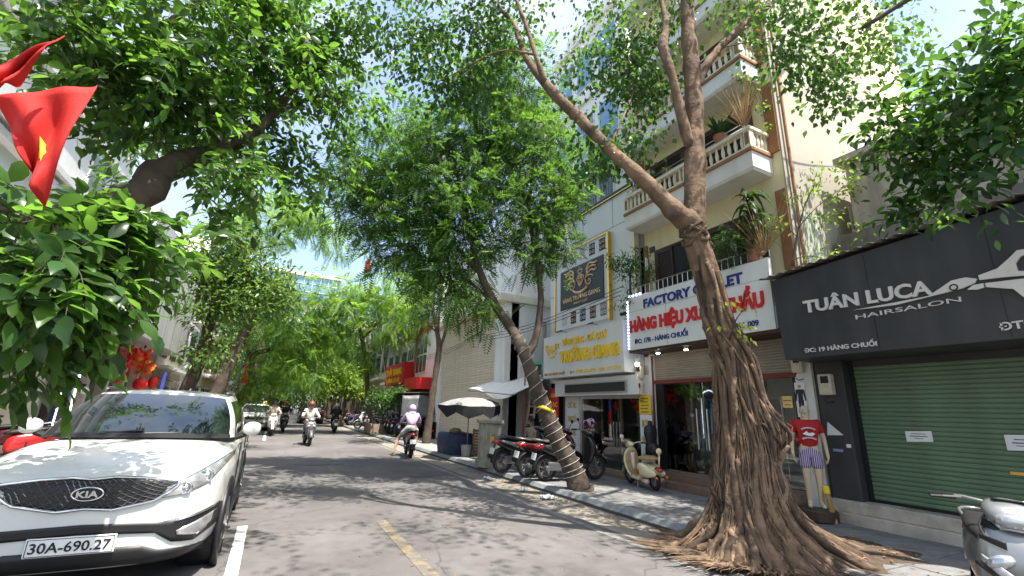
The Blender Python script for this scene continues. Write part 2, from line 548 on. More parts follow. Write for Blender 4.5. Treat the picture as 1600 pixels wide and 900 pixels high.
M_GLASS = glass_mat('shop_glass', (0.90, 0.94, 0.93), 0.08)
M_WINGLASS = mat('window_glass', (0.06, 0.075, 0.085), 0.06, spec=0.8, var=0.1)
M_BLUEGLASS = mat('blue_window_glass', (0.12, 0.26, 0.42), 0.08, spec=0.8, var=0.15)
M_GOLD = mat('gold_metal', (0.75, 0.47, 0.09), 0.28, metal=0.85, var=0.12)
M_GOLDPAINT = mat('gold_paint', (0.92, 0.62, 0.03), 0.35, var=0.15, scale=3)
M_RED = mat('red_paint', (0.60, 0.02, 0.025), 0.5, var=0.1)
M_REDCLOTH = mat('red_cloth', (0.48, 0.016, 0.012), 0.8, var=0.14, scale=4, bump=.2, bscale=200)
M_NAVY = mat('navy_letter', (0.02, 0.035, 0.20), 0.5, var=0.05)
M_YELLOW = mat('yellow_paint', (0.78, 0.55, 0.03), 0.55, var=0.08)
M_PAPER = mat('paper', (0.75, 0.75, 0.73), 0.7, var=0.05, scale=8)
M_SIGNWHITE = mat('sign_white', (0.74, 0.75, 0.73), 0.45, var=0.05, scale=2, streak=0.12, streak_col=(0.55, 0.55, 0.5))
M_SILVERLET = mat('silver_letter', (0.62, 0.60, 0.57), 0.4, var=0.06)
M_INT = mat('shop_interior_wall', (0.66, 0.68, 0.62), 0.8, var=0.1)
M_ORANGE = mat('orange_print', (0.75, 0.28, 0.15), 0.6)
M_BLUECLOTH = mat('blue_cloth', (0.05, 0.10, 0.28), 0.8)
M_TEAL = mat('teal_cloth', (0.05, 0.30, 0.28), 0.8)
M_LIGHT = mat('lit_lamp', (0.9, 0.9, 0.9), 0.5, emit=(1, 0.96, 0.88), estr=9)
M_NEON = mat('lit_white_tube', (0.9, 0.9, 0.9), 0.5, emit=(0.8, 0.88, 1), estr=3)
M_LED = mat('lit_blue_diode', (0.6, 0.65, 1), 0.5, emit=(0.55, 0.62, 1), estr=2.5)
M_ROOFTIN = mat('corrugated_sheet', (0.16, 0.15, 0.14), 0.6, metal=0.3, var=0.25, streak=0.5, streak_col=(0.09, 0.06, 0.045))

# ---------------------------------------------------------------- ground, road, pavements
RL, RR, KX, FX = -2.35, 4.35, 5.0, 7.9        # road left, gutter, kerb, facades
LW = -5.2                                     # facades on the left
struct('ground', MB().grid(lambda u, v: (-700 + 1400 * u, -300 + 1300 * v, -0.05), 20, 20), mat('ground_earth', (0.13, 0.12, 0.11), 0.9, var=0.2, scale=0.2))
struct('road', MB().grid(lambda u, v: (RL + (RR - RL) * u, -12 + 140 * v, 0.0), 6, 40), M_ROAD)
struct('gutter', MB().box(RR, KX, -12, 128, -0.04, 0.004), M_GUTTER)
struct('edge_line', MB().box(4.12, 4.23, -4, 70, -0.01, 0.004), M_WHITE_LINE)
for i, (a, b) in enumerate(((2.6, 6.9), (11.6, 13.4), (20.5, 23.5), (29.5, 32.5), (38, 41))):
    struct('centre_line_dash', MB().box(1.50, 1.64, a, b, -0.01, 0.004), M_YELLOW_LINE)
struct('parking_line', MB().box(-0.15, -0.04, 3.0, 7.1, -0.01, 0.0045), M_WHITE_FRESH)
struct('parking_line', MB().box(-0.12, -0.02, 22.5, 29.5, -0.01, 0.0045), M_WHITE_FRESH)
cr = MB()
for k in range(14):
    x = 0.75 + k * 0.085
    y = 13.45 + 0.05 * math.sin(k * 1.7) + (0.12 if k < 3 else 0)
    cr.box(x, x + 0.09, y - 0.025, y + 0.03, -0.01, 0.005)
struct('road_crack', cr, M_JOINT)

sw = struct('pavement', MB().box(KX + 0.22, 9.3, -12, 128, -0.05, 0.10), M_JOINT)
far = mat('paving_far', (0.26, 0.25, 0.235), 0.85, var=0.2, scale=1.5, bump=0.2)
struct('pavement_far_strip', MB().box(KX + 0.225, 9.2, 12.85, 127, 0.02, 0.12), far)
pm = {}
def pave_mesh(w, d, k):
    mb = MB(); e = 0.004; h = 0.03
    mb.hexa([(e, e, 0), (w - e, e, 0), (w - e, d - e, 0), (e, d - e, 0), (e + .006, e + .006, h), (w - e - .006, e + .006, h), (w - e - .006, d - e - .006, h), (e + .006, d - e - .006, h)])
    return mb.mesh('paving_stone', M_PAVE)
pms = pave_mesh(0.42, 0.42, 0)
rr = random.Random(3)
for j in range(27):
    for i in range(7):
        x = KX + 0.24 + i * 0.42; y = 1.5 + j * 0.42
        if y < 3.0 and i > 5: continue
        o = link('paving_stone', pms, sw, loc=(x, y, 0.088 + rr.uniform(-0.004, 0.004)))
        o.rotation_euler = (rr.uniform(-.006, .006), rr.uniform(-.006, .006), 0)
kb = struct('kerb', MB().box(KX + 0.01, KX + 0.22, -12, 128, -0.05, 0.06), M_JOINT)
kmb = MB().hexa([(0, .004, 0), (.24, .004, 0), (.24, .896, 0), (0, .896, 0), (.09, .008, .13), (.24, .008, .13), (.24, .892, .13), (.09, .892, .13)])
kme = kmb.mesh('kerb_stone', M_KERB)
for j in range(34):
    y = 4.2 + j * 0.9
    o = link('kerb_stone', kme, kb, loc=(KX - 0.005, y, -0.003 + rr.uniform(-.004, .004)))
kfar = MB().box(KX - 0.003, KX + 0.22, 34.9, 127, -0.02, 0.125)
struct('kerb_far_run', kfar, M_KERB)
# left side
lp = struct('left_pavement', MB().box(-9.0, RL - 0.2, -12, 128, -0.05, 0.11), far)
lk = struct('left_kerb', MB().box(RL - 0.2, RL, -12, 128, -0.05, 0.12), M_KERB)
rs_ = random.Random(9)
soil = MB()
amp_ = [1 + rs_.uniform(-.22, .22) for k in range(40)]
def soilpt(u, v):
    a = 2 * math.pi * u; r = .95 * v * amp_[int(u * 40) % 40]
    return (5.95 + r * math.cos(a), 3.55 + r * math.sin(a), .105 + .07 * (1 - v) + (rs_.uniform(0, .022) if 0 < v < 1 else 0))
soil.grid(soilpt, 40, 12)
struct('tree_pit_soil', soil, M_SOIL)

# fallen leaves and grit along the gutter
lv = MB(); r3 = random.Random(5)
for k in range(1700):
    y = r3.uniform(2.0, 16.0); x = KX - abs(r3.gauss(0.05, 0.22)) if r3.random() < .8 else r3.uniform(1, 5)
    if k % 5 == 0: x = r3.uniform(5.3, 7.6); z = 0.125
    elif k % 7 == 0: x = r3.gauss(6.2, .5); y = r3.gauss(3.3, .45); z = .15 if x > 5.25 else .01
    else: z = 0.008
    a = r3.uniform(0, 6.28); s = r3.uniform(.012, .035)
    ca, sa = math.cos(a) * s, math.sin(a) * s
    lv._add([(x - ca, y - sa, z), (x + sa * .4, y - ca * .4, z + .004), (x + ca, y + sa, z + .002), (x - sa * .4, y + ca * .4, z + .006)], [(0, 1, 2, 3)])
o = lv.build('fallen_leaves', mat('dry_leaf', (0.22, 0.13, 0.06), 0.8, island=0.5)); o['kind'] = 'stuff'

# ================================================================ buildings on the right
U, V = (0, -1, 0), (0, 0, 1)          # reading direction and up on a facade that faces the street
def facade_text(par, body, x, yl, z, w, h, m, depth=0.012, bold=0.0, slope=0.0, **k):
    return text(par, body, (x, yl, z), (0, -1, slope), V, w, h, m, depth, bold, **k)

# ---------------- hair salon
b = thing('hair_salon_building', 'low shop with a closed green roller shutter and charcoal side panel on a stained plinth', 'building', (8.2, 2.5, 0.12), world_coords=True)
MB().box(7.98, 9.0, -2.5, 4.38, 2.36, 3.5).build('wall', M_DARK, b)
pl = MB().box(7.62, 8.9, -2.5, 4.36, 0.05, 0.26).box(7.70, 8.9, -2.5, 4.36, 0.26, 0.42)
pl.build('plinth', mat('plinth_stone', (0.50, 0.44, 0.36), 0.85, var=0.2, scale=4, dirt=0.75, dscale=1.8, dirt_col=(0.20, 0.15, 0.11), bump=0.3), b, bevel=0.012)
MB().hexa([(7.80, 3.96, .42), (8.3, 3.96, .42), (8.3, 4.37, .42), (7.80, 4.37, .42), (7.80, 3.96, 2.5), (8.3, 3.96, 2.5), (8.3, 4.37, 2.5), (7.80, 4.37, 2.5)]).build('side_panel', M_DARK, b, bevel=0.01)
sh = MB().box(8.02, 8.06, -2.5, 3.96, 0.42, 2.5).build('shutter', M_GREENSH, b)
sp = 0.062; N = 33
prof = [(0.0, 0.0), (-0.010, 0.004), (-0.016, 0.02), (-0.016, 0.042), (-0.010, 0.054), (0.0, 0.0575)]
sl = MB(); y0, y1 = -2.5, 3.96
for i in range(len(prof) - 1):
    (xa, za), (xb, zb) = prof[i], prof[i + 1]
    sl.quad((8.018 + xa, y0, za), (8.018 + xb, y0, zb), (8.018 + xb, y1, zb), (8.018 + xa, y1, za))
slm = sl.mesh('slat', M_GREENSH, False)
for k in range(N):
    o = link('slat', slm, sh, loc=(0, 0, 0.455 + k * sp))
MB().box(7.985, 8.03, -2.5, 3.96, 0.42, 0.455).build('bottom_bar', M_BLACK, sh)
MB().box(7.965, 8.05, 3.90, 3.963, 0.42, 2.5).build('guide_rail', M_BLACK, sh)
lk_ = MB().box(7.985, 8.0, 2.22, 2.40, 0.985, 1.02); lk_.build('lock_plate', M_GOLD, sh)

roof = MB()
nw = 90
def roofpt(u, v):
    y = 4.62 - 7.2 * v
    z0 = 3.80 + 0.075 * (4.5 - y)
    return (7.0 + 2.0 * u, y, z0 + 0.40 * u + 0.016 * math.sin(v * nw * 2 * math.pi / 2))
roof.grid(roofpt, 2, 360)
o = roof.build('corrugated_roof', M_ROOFTIN, b, smooth=True)
sd = o.modifiers.new('solid', 'SOLIDIFY'); sd.thickness = 0.006
MB().box(9.0, 9.3, 1.0, 4.3, 3.2, 4.9).build('parapet', M_ROOFTIN, b)

s = thing('hair_salon_sign', 'long charcoal fascia sign reading TUÂN LUCA HAIRSALON with a silver scissors emblem', 'sign', (7.4, 2.5, 2.45), world_coords=True)
sgn = MB().hexa([(7.10, -2.3, 2.47), (7.95, -2.3, 2.47), (7.95, 4.40, 2.45), (7.10, 4.40, 2.45), (7.10, -2.3, 4.22), (7.95, -2.3, 4.22), (7.95, 4.47, 3.76), (7.10, 4.47, 3.76)])
sgn.build('panel', M_DARK, s, bevel=0.008)
for yy in (0.6, 1.85, 3.1):
    MB().box(7.0965, 7.0995, yy, yy + .006, 2.48, 3.76 + .07 * (4.4 - yy)).build('panel_joint', M_BLACK, s)
X = 7.096
def sgt(body, pl, pr_, h, m, **k):
    a = at(*pl, x=X); c = at(*pr_, x=X)
    return text(s, body, a, (c - a), V, (c - a).length, h, m, k.pop('depth', 0.03), **k)
sgt('TUÂN LUCA', (1258, 489), (1459, 459), 0.185, M_SILVERLET, bold=0.030)
sgt('HAIRSALON', (1338, 499), (1503, 471), 0.062, M_SILVERLET, depth=0.015)
sgt('ĐC: 19 HÀNG CHUỐI', (1258, 551), (1371, 540), 0.062, M_SILVERLET, bold=0.025, depth=0.012)
a = at(1563, 517, x=X); c = at(1586, 514, x=X)
text(s, 'ĐT: 0912 345 009', a, (c - a), V, 1.05, 0.085, M_SILVERLET, 0.012, 0.025)
# scissors
def px_poly(par, pts, x, d, m, name):
    P3 = [at(*p, x=x) for p in pts]
    return MB().prism(P3, (-d, 0, 0)).build(name, m, par, fix=True)
px_poly(s, [(1335, 485), (1400, 473), (1452, 463), (1472, 450), (1488, 439), (1510, 434), (1528, 436), (1524, 443), (1505, 451), (1470, 460), (1400, 477)], X, 0.03, M_SILVERLET, 'blade')
px_poly(s, [(1513, 453), (1522, 446), (1538, 443), (1539, 450), (1528, 453)], X, 0.03, M_SILVERLET, 'blade_tip')
px_poly(s, [(1530, 431), (1560, 420), (1578, 404), (1590, 392), (1612, 388), (1640, 398), (1646, 418), (1625, 428), (1622, 420), (1634, 411), (1628, 400), (1612, 396), (1596, 401), (1588, 412), (1592, 424), (1620, 424), (1618, 430), (1575, 433), (1532, 438)], X, 0.03, M_SILVERLET, 'handle_loop')
px_poly(s, [(1541, 443), (1590, 437), (1625, 433), (1640, 444), (1638, 462), (1618, 471), (1600, 464), (1585, 452), (1542, 449)], X, 0.03, M_SILVERLET, 'handle_loop')
cpt = at(1490, 449, x=X - .032)
MB().torus(cpt, (1, 0, 0), 0.035, 0.008).build('pivot', M_BLACK, s)

# papers on the shutter
def paper(name, label, cx, cy, w, h, tilt, lines, m=M_PAPER, x=7.99):
    p = at(cx, cy, x=x)
    t = thing(name, label, 'notice', p)
    mb = MB(); N_ = 6
    mb.grid(lambda u, v: (-0.004 - 0.006 * math.sin(u * 3.1) * v, (0.5 - u) * w, (v - 0.5) * h + tilt * (0.5 - u) * w), N_, 3)
    o = mb.build('sheet', m, t); sd = o.modifiers.new('solid', 'SOLIDIFY'); sd.thickness = 0.0015
    tx = mat('printed_ink', (0.10, 0.10, 0.13), 0.7)
    for k, (yy, hh, ww) in enumerate(lines):
        o = MB().box(-.0125, -.0105, -ww / 2, ww / 2, yy, yy + hh).build('print_line', tx, t)
    return t
paper('paper_notice', 'white printed notice taped to the middle of the green shutter', 1436, 682, 0.30, 0.14, -0.06, [(0.03, 0.008, 0.16), (-0.003, 0.010, 0.20), (-0.03, 0.006, 0.1)])
paper('paper_notice', 'white paper notice at the right edge of the green shutter above the silver scooter', 1597, 692, 0.28, 0.18, -0.04, [(0.03, 0.010, 0.12), (-0.01, 0.012, 0.16), (-.04, .007, .1)])
tri = MB().prism([at(1293, 659, x=7.795), at(1293, 680, x=7.795), at(1318, 680, x=7.795)], (-0.006, 0, 0)).build('triangular_plate', M_SIGNWHITE)
tag(tri, 'small white triangular plate on the charcoal panel beside the green shutter', 'plate')
st = MB().box(7.788, 7.797, 4.0, 4.06, 1.16, 1.21).build('sticker', M_PAPER); tag(st, 'tiny white sticker on the edge of the charcoal panel', 'sticker')
st = MB().box(7.788, 7.797, 4.12, 4.26, 1.09, 1.13).build('sticker', mat('sticker_blue', (0.25, 0.28, 0.45), 0.6)); tag(st, 'small blue phone sticker low on the charcoal panel', 'sticker')

def meter_box(label, p, sc=1.0):
    t = thing('meter_box', label, 'meter box', p, group='electricity meters on the shop walls')
    ivory = mat('meter_ivory', (0.60, 0.54, 0.42), 0.55, var=0.1, dirt=0.3, dscale=9)
    MB().box(-.13 * sc, 0, -.11 * sc, .11 * sc, 0, .36 * sc).build('case', ivory, t, bevel=0.02 * sc)
    MB().box(-.142 * sc, -.128 * sc, -.075 * sc, .05 * sc, .20 * sc, .32 * sc).build('window', M_BLACK, t)
    MB().box(-.15 * sc, -.128 * sc, -.08 * sc, .08 * sc, .03 * sc, .14 * sc).build('cover', ivory, t, bevel=0.01)
    MB().tube([(-.05, .03, .01), (-.06, .08, -.07), (-.04, .02, -.12), (-.02, -.05, -.10)], 0.008, 6).build('cable', M_BLACK, t)
    return t
meter_box('ivory electricity meter box on the charcoal panel above the white triangle', (7.80, 4.19, 1.93), 0.9)
meter_box('ivory meter box high on the pillar above the suited man poster', (7.80, 4.60, 2.30), 0.8)
meter_box('upper ivory meter box beside the spotlight between the gold shop and clothing shop', (7.66, 8.22, 2.36), 0.85)
meter_box('lower ivory meter box just above the yellow notice by the gold shop', (7.66, 8.22, 1.98), 0.85)

# concrete house behind the salon
b = thing('concrete_house', 'bare stained concrete house wall rising behind the hair salon roof', 'building', (11, 0, 0), world_coords=True)
MB().box(9.3, 15, -4, 4.1, 0, 6.4).build('wall', M_OLDWALL2, b)
MB().box(9.15, 9.3, -4, 4.1, 4.85, 5.0).build('ledge', M_OLDWALL2, b)
MB().box(9.1, 15, -4.2, 4.2, 6.4, 6.52).build('roof_slab', M_OLDWALL2, b)

# ---------------- five storey house with balconies (clothing shop below)
b = thing('balcony_house', 'tall cream house with ivory balustraded balconies over a clothing shop', 'building', (8.5, 6.3, 0.12), world_coords=True)
Y0, Y1 = 4.46, 8.30
MB().box(7.9, 14, Y0 + .01, Y1, 2.95, 12.9).build('wall', M_CREAM, b)
sw_ = [(7.885, 4.44, 0.05), (14.5, 4.44, 0.05), (14.5, 4.44, 7.9), (12.4, 4.44, 9.5), (10.1, 4.44, 11.3), (7.885, 4.44, 13.0)]
MB().prism([Vector(p) for p in sw_], (0, 0.03, 0)).build('side_wall', M_OLDWALL, b, fix=True)
# green drain strip low on the side wall
MB().box(8.1, 8.7, 4.41, 4.438, 3.9, 5.3).build('side_patch', mat('pale_green_panel', (0.42, 0.47, 0.36), 0.8, streak=0.3), b)
MB().box(9.9, 10.6, 4.40, 4.437, 4.5, 5.8).build('side_patch', M_IVORY, b)
MB().tube([(8.0, 4.38, 3.8), (8.0, 4.38, 9.5)], 0.03, 8).build('drain_pipe', M_BROWN, b)
for zz in (4.15, 6.5, 8.58, 10.7):
    for (ya, yb) in ((4.47, 4.67), (8.05, 8.29)):
        MB().box(7.86, 7.905, ya, yb, zz, zz + 1.55).build('pilaster', M_BROWN, b)
# doors and windows of each storey
def louvre_door(par, y0, y1, z0, z1, x, open_=False):
    f = MB().box(x - .03, x + .02, y0 - .06, y0, z0, z1 + .06).box(x - .03, x + .02, y1, y1 + .06, z0, z1 + .06).box(x - .03, x + .02, y0, y1, z1, z1 + .06)
    o = f.build('door_frame', M_DKBROWN, par)
    MB().box(x, x + .02, y0, y1, z0, z1).build('door_shade_sheet', M_BLACK, o)  # flat black sheet on the wall stands in for the doorway's shade
    n = 2; w = (y1 - y0) / n
    me = MB().hexa([(0, 0, 0), (.012, 0, .03), (.012, w - .1, .03), (0, w - .1, 0), (.003, 0, -.004), (.015, 0, .026), (.015, w - .1, .026), (.003, w - .1, -.004)]).mesh('louvre_slat', M_DKBROWN)
    for k in range(n):
        if open_ and k == 0: continue
        ya = y0 + k * w
        MB().box(x - .025, x - .001, ya, ya + .045, z0, z1).box(x - .025, x - .001, ya + w - .045, ya + w, z0, z1).box(x - .025, x - .001, ya + .045, ya + w - .045, z0, z0 + .06).box(x - .025, x - .001, ya + .045, ya + w - .045, z1 - .06, z1).build('door_leaf', M_DKBROWN, o)
        zz = z0 + .08
        while zz < z1 - .09:
            link('louvre_slat', me, o, loc=(x - .02, ya + .05, zz)); zz += .05
for zz in (4.12, 6.45, 8.52):
    louvre_door(b, 5.0, 6.2, zz, zz + 1.3, 7.888)
    louvre_door(b, 6.75, 7.75, zz, zz + 1.3, 7.888, open_=(zz < 5))
    MB().box(7.87, 7.905, 7.82, 7.98, zz + 1.36, zz + 1.5).build('vent', M_DKBROWN, b)
# balconies
bal = MB().lathe([(.030, 0), (.030, .02), (.020, .035), (.034, .09), (.040, .15), (.030, .23), (.019, .29), (.030, .315), (.030, .335)], (0, 0, 0), 10).mesh('baluster', M_IVORY, True)
def balcony(zb, front=7.30, ya=4.66, yb=8.20):
    g = MB().box(front, 7.895, ya, yb, zb, zb + .33)
    g.hexa([(front + .04, ya + .04, zb - .05), (7.895, ya + .04, zb - .05), (7.895, yb - .04, zb - .05), (front + .04, yb - .04, zb - .05), (front + .002, ya + .002, zb), (7.895, ya + .002, zb), (7.895, yb - .002, zb), (front + .002, yb - .002, zb)])
    o = g.build('balcony_slab', M_WHITE, b)
    MB().box(front - .035, 7.89, ya - .035, yb + .02, zb + .33, zb + .40).build('brown_band', M_BROWN, o, bevel=0.006)
    MB().box(front - .01, front + .11, ya - .01, yb, zb + .40, zb + .45).box(front + .11, 7.88, ya - .01, ya + .11, zb + .40, zb + .45).build('rail_base', M_IVORY, o)
    tr = MB().box(front - .025, front + .13, ya - .025, yb + .01, zb + .785, zb + .86).box(front + .13, 7.88, ya - .025, ya + .13, zb + .785, zb + .86)
    tr.build('top_rail', M_IVORY, o, bevel=0.012)
    for yy in (ya, (ya + yb) / 2 - .06, yb - .13):
        MB().box(front - .004, front + .115, yy, yy + .13, zb + .45, zb + .785).build('rail_post', M_IVORY, o)
        MB().box(front - .010, front - .003, yy + .025, yy + .105, zb + .49, zb + .75).build('post_panel', M_BROWN, o)
    n = 11
    for h in range(2):
        s0 = ya + .13 if h == 0 else (ya + yb) / 2 + .07
        s1 = (ya + yb) / 2 - .06 if h == 0 else yb - .13
        for k in range(n):
            link('baluster', bal, o, loc=(front + .052, s0 + (s1 - s0) * (k + .5) / n, zb + .45))
    for k in range(4):
        link('baluster', bal, o, loc=(front + .18 + k * .115, ya + .05, zb + .45))
    pr = MB()
    for hh in (.93, 1.02):
        pr.cyl((front + .06, ya + .1, zb + hh), (front + .06, yb - .02, zb + hh), .012, n=6)
    for k in range(6):
        yy = ya + .12 + (yb - ya - .2) * k / 5
        pr.cyl((front + .06, yy, zb + .85), (front + .06, yy, zb + 1.02), .01, n=6)
    pr.build('steel_handrail', M_STEEL, o)
balcony(6.09); balcony(8.18); balcony(10.25)
MB().box(7.2, 7.895, 4.6, 8.25, 12.6, 12.95).build('roof_eave', M_WHITE, b)
# first floor: slab over the shop, tubular railing behind the sign
MB().box(7.34, 7.895, 4.60, 8.22, 3.02, 3.4).build('balcony_slab', M_WHITE, b)
rl = MB()
for hh in (4.30, 4.52): rl.cyl((7.42, 4.62, hh), (7.42, 8.2, hh), .016, n=6)
for k in range(26): rl.cyl((7.42, 4.64 + k * .14, 3.4), (7.42, 4.64 + k * .14, 4.52), .009, n=5)
rl.build('first_floor_railing', M_STEEL, b)
lamp = MB().cyl((7.80, 8.02, 5.0), (7.80, 8.02, 5.35), .035, n=10).box(7.78, 7.9, 8.0, 8.04, 5.14, 5.2)
lamp.build('wall_lamp', M_STEEL, b)
# ground floor
MB().box(7.86, 8.3, 8.02, 8.30, 0.12, 3.0).build('shop_pillar', M_WHITE, b)
MB().box(7.86, 8.3, 4.46, 4.74, 0.12, 3.0).build('shop_pillar', M_WHITE, b)
MB().box(8.3, 11, 4.46, 4.5, .12, 3).build('shop_side_wall', M_INT, b)
MB().box(8.3, 11, 8.26, 8.3, .12, 3).build('shop_side_wall', M_INT, b)
MB().box(10.9, 11, 4.46, 8.3, .12, 3).build('shop_back_wall', M_INT, b)
MB().box(7.9, 11, 4.46, 8.3, 2.94, 3.02).build('shop_ceiling', M_DKBROWN, b)
MB().box(7.9, 11, 4.46, 8.3, .30, .42).build('shop_floor', mat('shop_tile', (0.35, 0.30, 0.25), 0.4), b)
MB().box(7.34, 7.9, 4.5, 8.26, 2.945, 3.018).build('soffit', M_DKBROWN, b)
stp = mat('brown_granite', (0.20, 0.13, 0.095), 0.35, var=0.3, scale=40)
MB().box(7.36, 7.95, 4.76, 8.0, .10, .255).build('step', stp, b, bevel=.008)
MB().box(7.62, 7.95, 4.76, 8.0, .255, .41).build('step', stp, b, bevel=.008)
box_ = MB().box(7.90, 8.12, 4.74, 8.02, 2.32, 2.94).build('roller_shutter', M_TAN_SH, b)
rs = MB()
for i in range(len(prof) - 1):
    (xa, za), (xb, zb) = prof[i], prof[i + 1]
    rs.quad((7.898 + xa, 4.76, za * .85), (7.898 + xb, 4.76, zb * .85), (7.898 + xb, 8.0, zb * .85), (7.898 + xa, 8.0, za * .85))
rsm = rs.mesh('slat', M_TAN_SH)
for k in range(11): link('slat', rsm, box_, loc=(0, 0, 2.36 + k * .0525))
MB().box(7.85, 7.93, 4.72, 8.04, 2.245, 2.33).build('shop_lintel', mat('maroon_paint', (0.16, 0.03, 0.025), 0.5), b)
fr = MB().box(7.87, 7.94, 7.78, 8.0, .41, 2.245).box(7.87, 7.94, 4.745, 4.80, .41, 2.245)
fr.build('shop_door_frame', M_BLACK, b)
for (ya, yb) in ((6.75, 7.78), (5.78, 6.73), (4.80, 5.76)):
    p = MB().box(7.90, 7.912, ya + .01, yb - .01, .43, 2.24).build('glass_pane', M_GLASS, b)
    if ya > 5.7: MB().cyl((7.86, yb - .12 if ya < 6 else ya + .12, .9), (7.86, yb - .12 if ya < 6 else ya + .12, 1.7), .016, n=8).build('pull_handle', M_STEEL, p)
MB().cyl((7.87, 8.06, .3), (7.87, 8.06, 2.9), .035, n=8).build('red_conduit', mat('maroon_paint', (0.16, 0.03, 0.025)), b)

def poster(name, label, p0, p1, m, x, lines=(), figure=None, par_cat='poster'):
    """a flat poster on the facade plane x between two pixel corners (upper left, lower right)"""
    a = at(*p0, x=x); c = at(*p1, x=x)
    t = thing(name, label, par_cat, (x, (a.y + c.y) / 2, c.z), world_coords=True)
    MB().box(x - .012, x, c.y, a.y, c.z, a.z).build('sheet', m, t)
    H = a.z - c.z; W = a.y - c.y
    for (s_, zz, h, mm, ww) in lines:
        MB().box(x - .0145, x - .012, (a.y + c.y) / 2 - W * ww / 2, (a.y + c.y) / 2 + W * ww / 2, c.z + H * zz, c.z + H * (zz + h * .6)).build('print_line', mm, t)
    if figure:
        mm, z0, z1 = figure
        yc = (a.y + c.y) / 2; h = H * (z1 - z0); zb = c.z + H * z0
        g = MB()
        for sgn_ in (-1, 1):
            g.tube([(x - .014, yc + sgn_ * .012 * h * 4, zb), (x - .014, yc + sgn_ * .05 * h, zb + .45 * h)], [.03 * h, .055 * h], 6)
            g.tube([(x - .014, yc + sgn_ * .17 * h, zb + .42 * h), (x - .014, yc + sgn_ * .12 * h, zb + .8 * h)], [.025 * h, .04 * h], 6)
        g.tube([(x - .014, yc, zb + .42 * h), (x - .014, yc, zb + .62 * h), (x - .014, yc, zb + .82 * h)], [.09 * h, .085 * h, .12 * h], 8)
        g.v = [(x - .0125 - (0.002 if i % 2 else 0), v[1], v[2]) for i, v in enumerate(g.v)]
        g.build('printed_figure', mm, t)
        MB().cyl((x - .013, yc, zb + .92 * h), (x - .0165, yc, zb + .92 * h), .06 * h, n=12).build('printed_face', mat('skin_print', (0.45, 0.28, 0.20)), t)
    return t
M_INK = mat('dark_print', (0.03, 0.03, 0.05), 0.6)
poster('tall_poster', 'tall fashion poster with a dark figure on white and orange by the gold shop', (1004, 617), (1021, 670), M_PAPER, 7.845, figure=(M_INK, .45, .98))
poster('orange_poster', 'plain orange lower poster beneath the tall fashion poster', (1004.5, 643), (1021, 671), M_ORANGE, 7.825, lines=[('SALE', .3, .15, M_PAPER, .6)])
poster('suit_poster', 'white poster of a man in a dark suit behind the shop mannequin', (1241, 598), (1264, 652), M_PAPER, 7.845, figure=(M_INK, .12, .95))
poster('yellow_notice', 'small yellow notice stuck inside the clothing shop glass right of the fig tree', (1222, 619), (1240, 637), mat('pale_yellow_paper', (0.75, 0.58, 0.22)), 7.895, lines=[('CHO THUÊ', .55, .16, M_RED, .8), ('LIÊN HỆ', .2, .14, M_RED, .6)])

s = thing('clothing_shop_sign', 'white fascia sign reading FACTORY OUTLET in navy over red HÀNG HIỆU lettering', 'sign', (7.32, 6.4, 3.0), world_coords=True)
MB().box(7.30, 7.36, 4.61, 8.18, 3.0, 4.26).build('panel', M_SIGNWHITE, s, bevel=.004)
MB().box(7.36, 7.895, 8.10, 8.175, 3.02, 4.2).build('return_panel', M_BLACK, s)
for yy in (5.8, 7.0): MB().box(7.2975, 7.30, yy, yy + .006, 3.0, 4.26).build('panel_joint', M_GREYMETAL, s)
MB().box(7.297, 7.3, 4.61, 8.18, 3.90, 3.905).build('panel_joint', M_GREYMETAL, s)
facade_text(s, 'FACTORY OUTLET', 7.297, 7.66, 3.93, 2.55, .20, M_NAVY, .02, .030)
facade_text(s, 'HÀNG HIỆU XUẤT KHẨU', 7.297, 8.13, 3.42, 3.38, .27, M_RED, .03, .045)
facade_text(s, 'ĐC: 17B - HÀNG CHUỐI', 7.297, 8.0, 3.13, 1.55, .105, M_NAVY, .012, .022)
facade_text(s, 'ĐT: 0913 011 009', 7.297, 5.95, 3.10, 1.05, .105, M_NAVY, .012, .022)
led = MB()
for k in range(16): led.box(7.285, 7.30, 8.19, 8.23, 3.02 + k * .075, 3.06 + k * .075)
for k in range(4): led.box(7.285, 7.30, 8.1 - k * .12, 8.16 - k * .12, 4.27, 4.31)
led.build('diode_strip', M_LED, s)
for yy, px in ((7.55, 0), (6.75, 0)):
    t = thing('downlight', 'round lit downlight in the soffit ' + ('near the gold shop' if yy > 7 else 'left of the fig trunk'), 'light', (7.55, yy, 2.93), group='downlights under the clothing shop sign')
    MB().cyl((0, 0, -.035), (0, 0, 0.015), .055, n=14).build('housing', M_WHITE, t)
    MB().cyl((0, 0, -.05), (0, 0, -.036), .04, n=14).build('bulb', M_LIGHT, t)
t = thing('floodlight', 'small lit white floodlight on a bracket left of the roller shutter box', 'light', (7.42, 8.06, 2.72))
MB().box(-.05, .03, -.06, .06, -.02, .10).build('housing', M_WHITE, t, bevel=.01)
MB().ball((-.03, 0, -.05), (.045, .045, .05)).build('bulb', M_LIGHT, t)
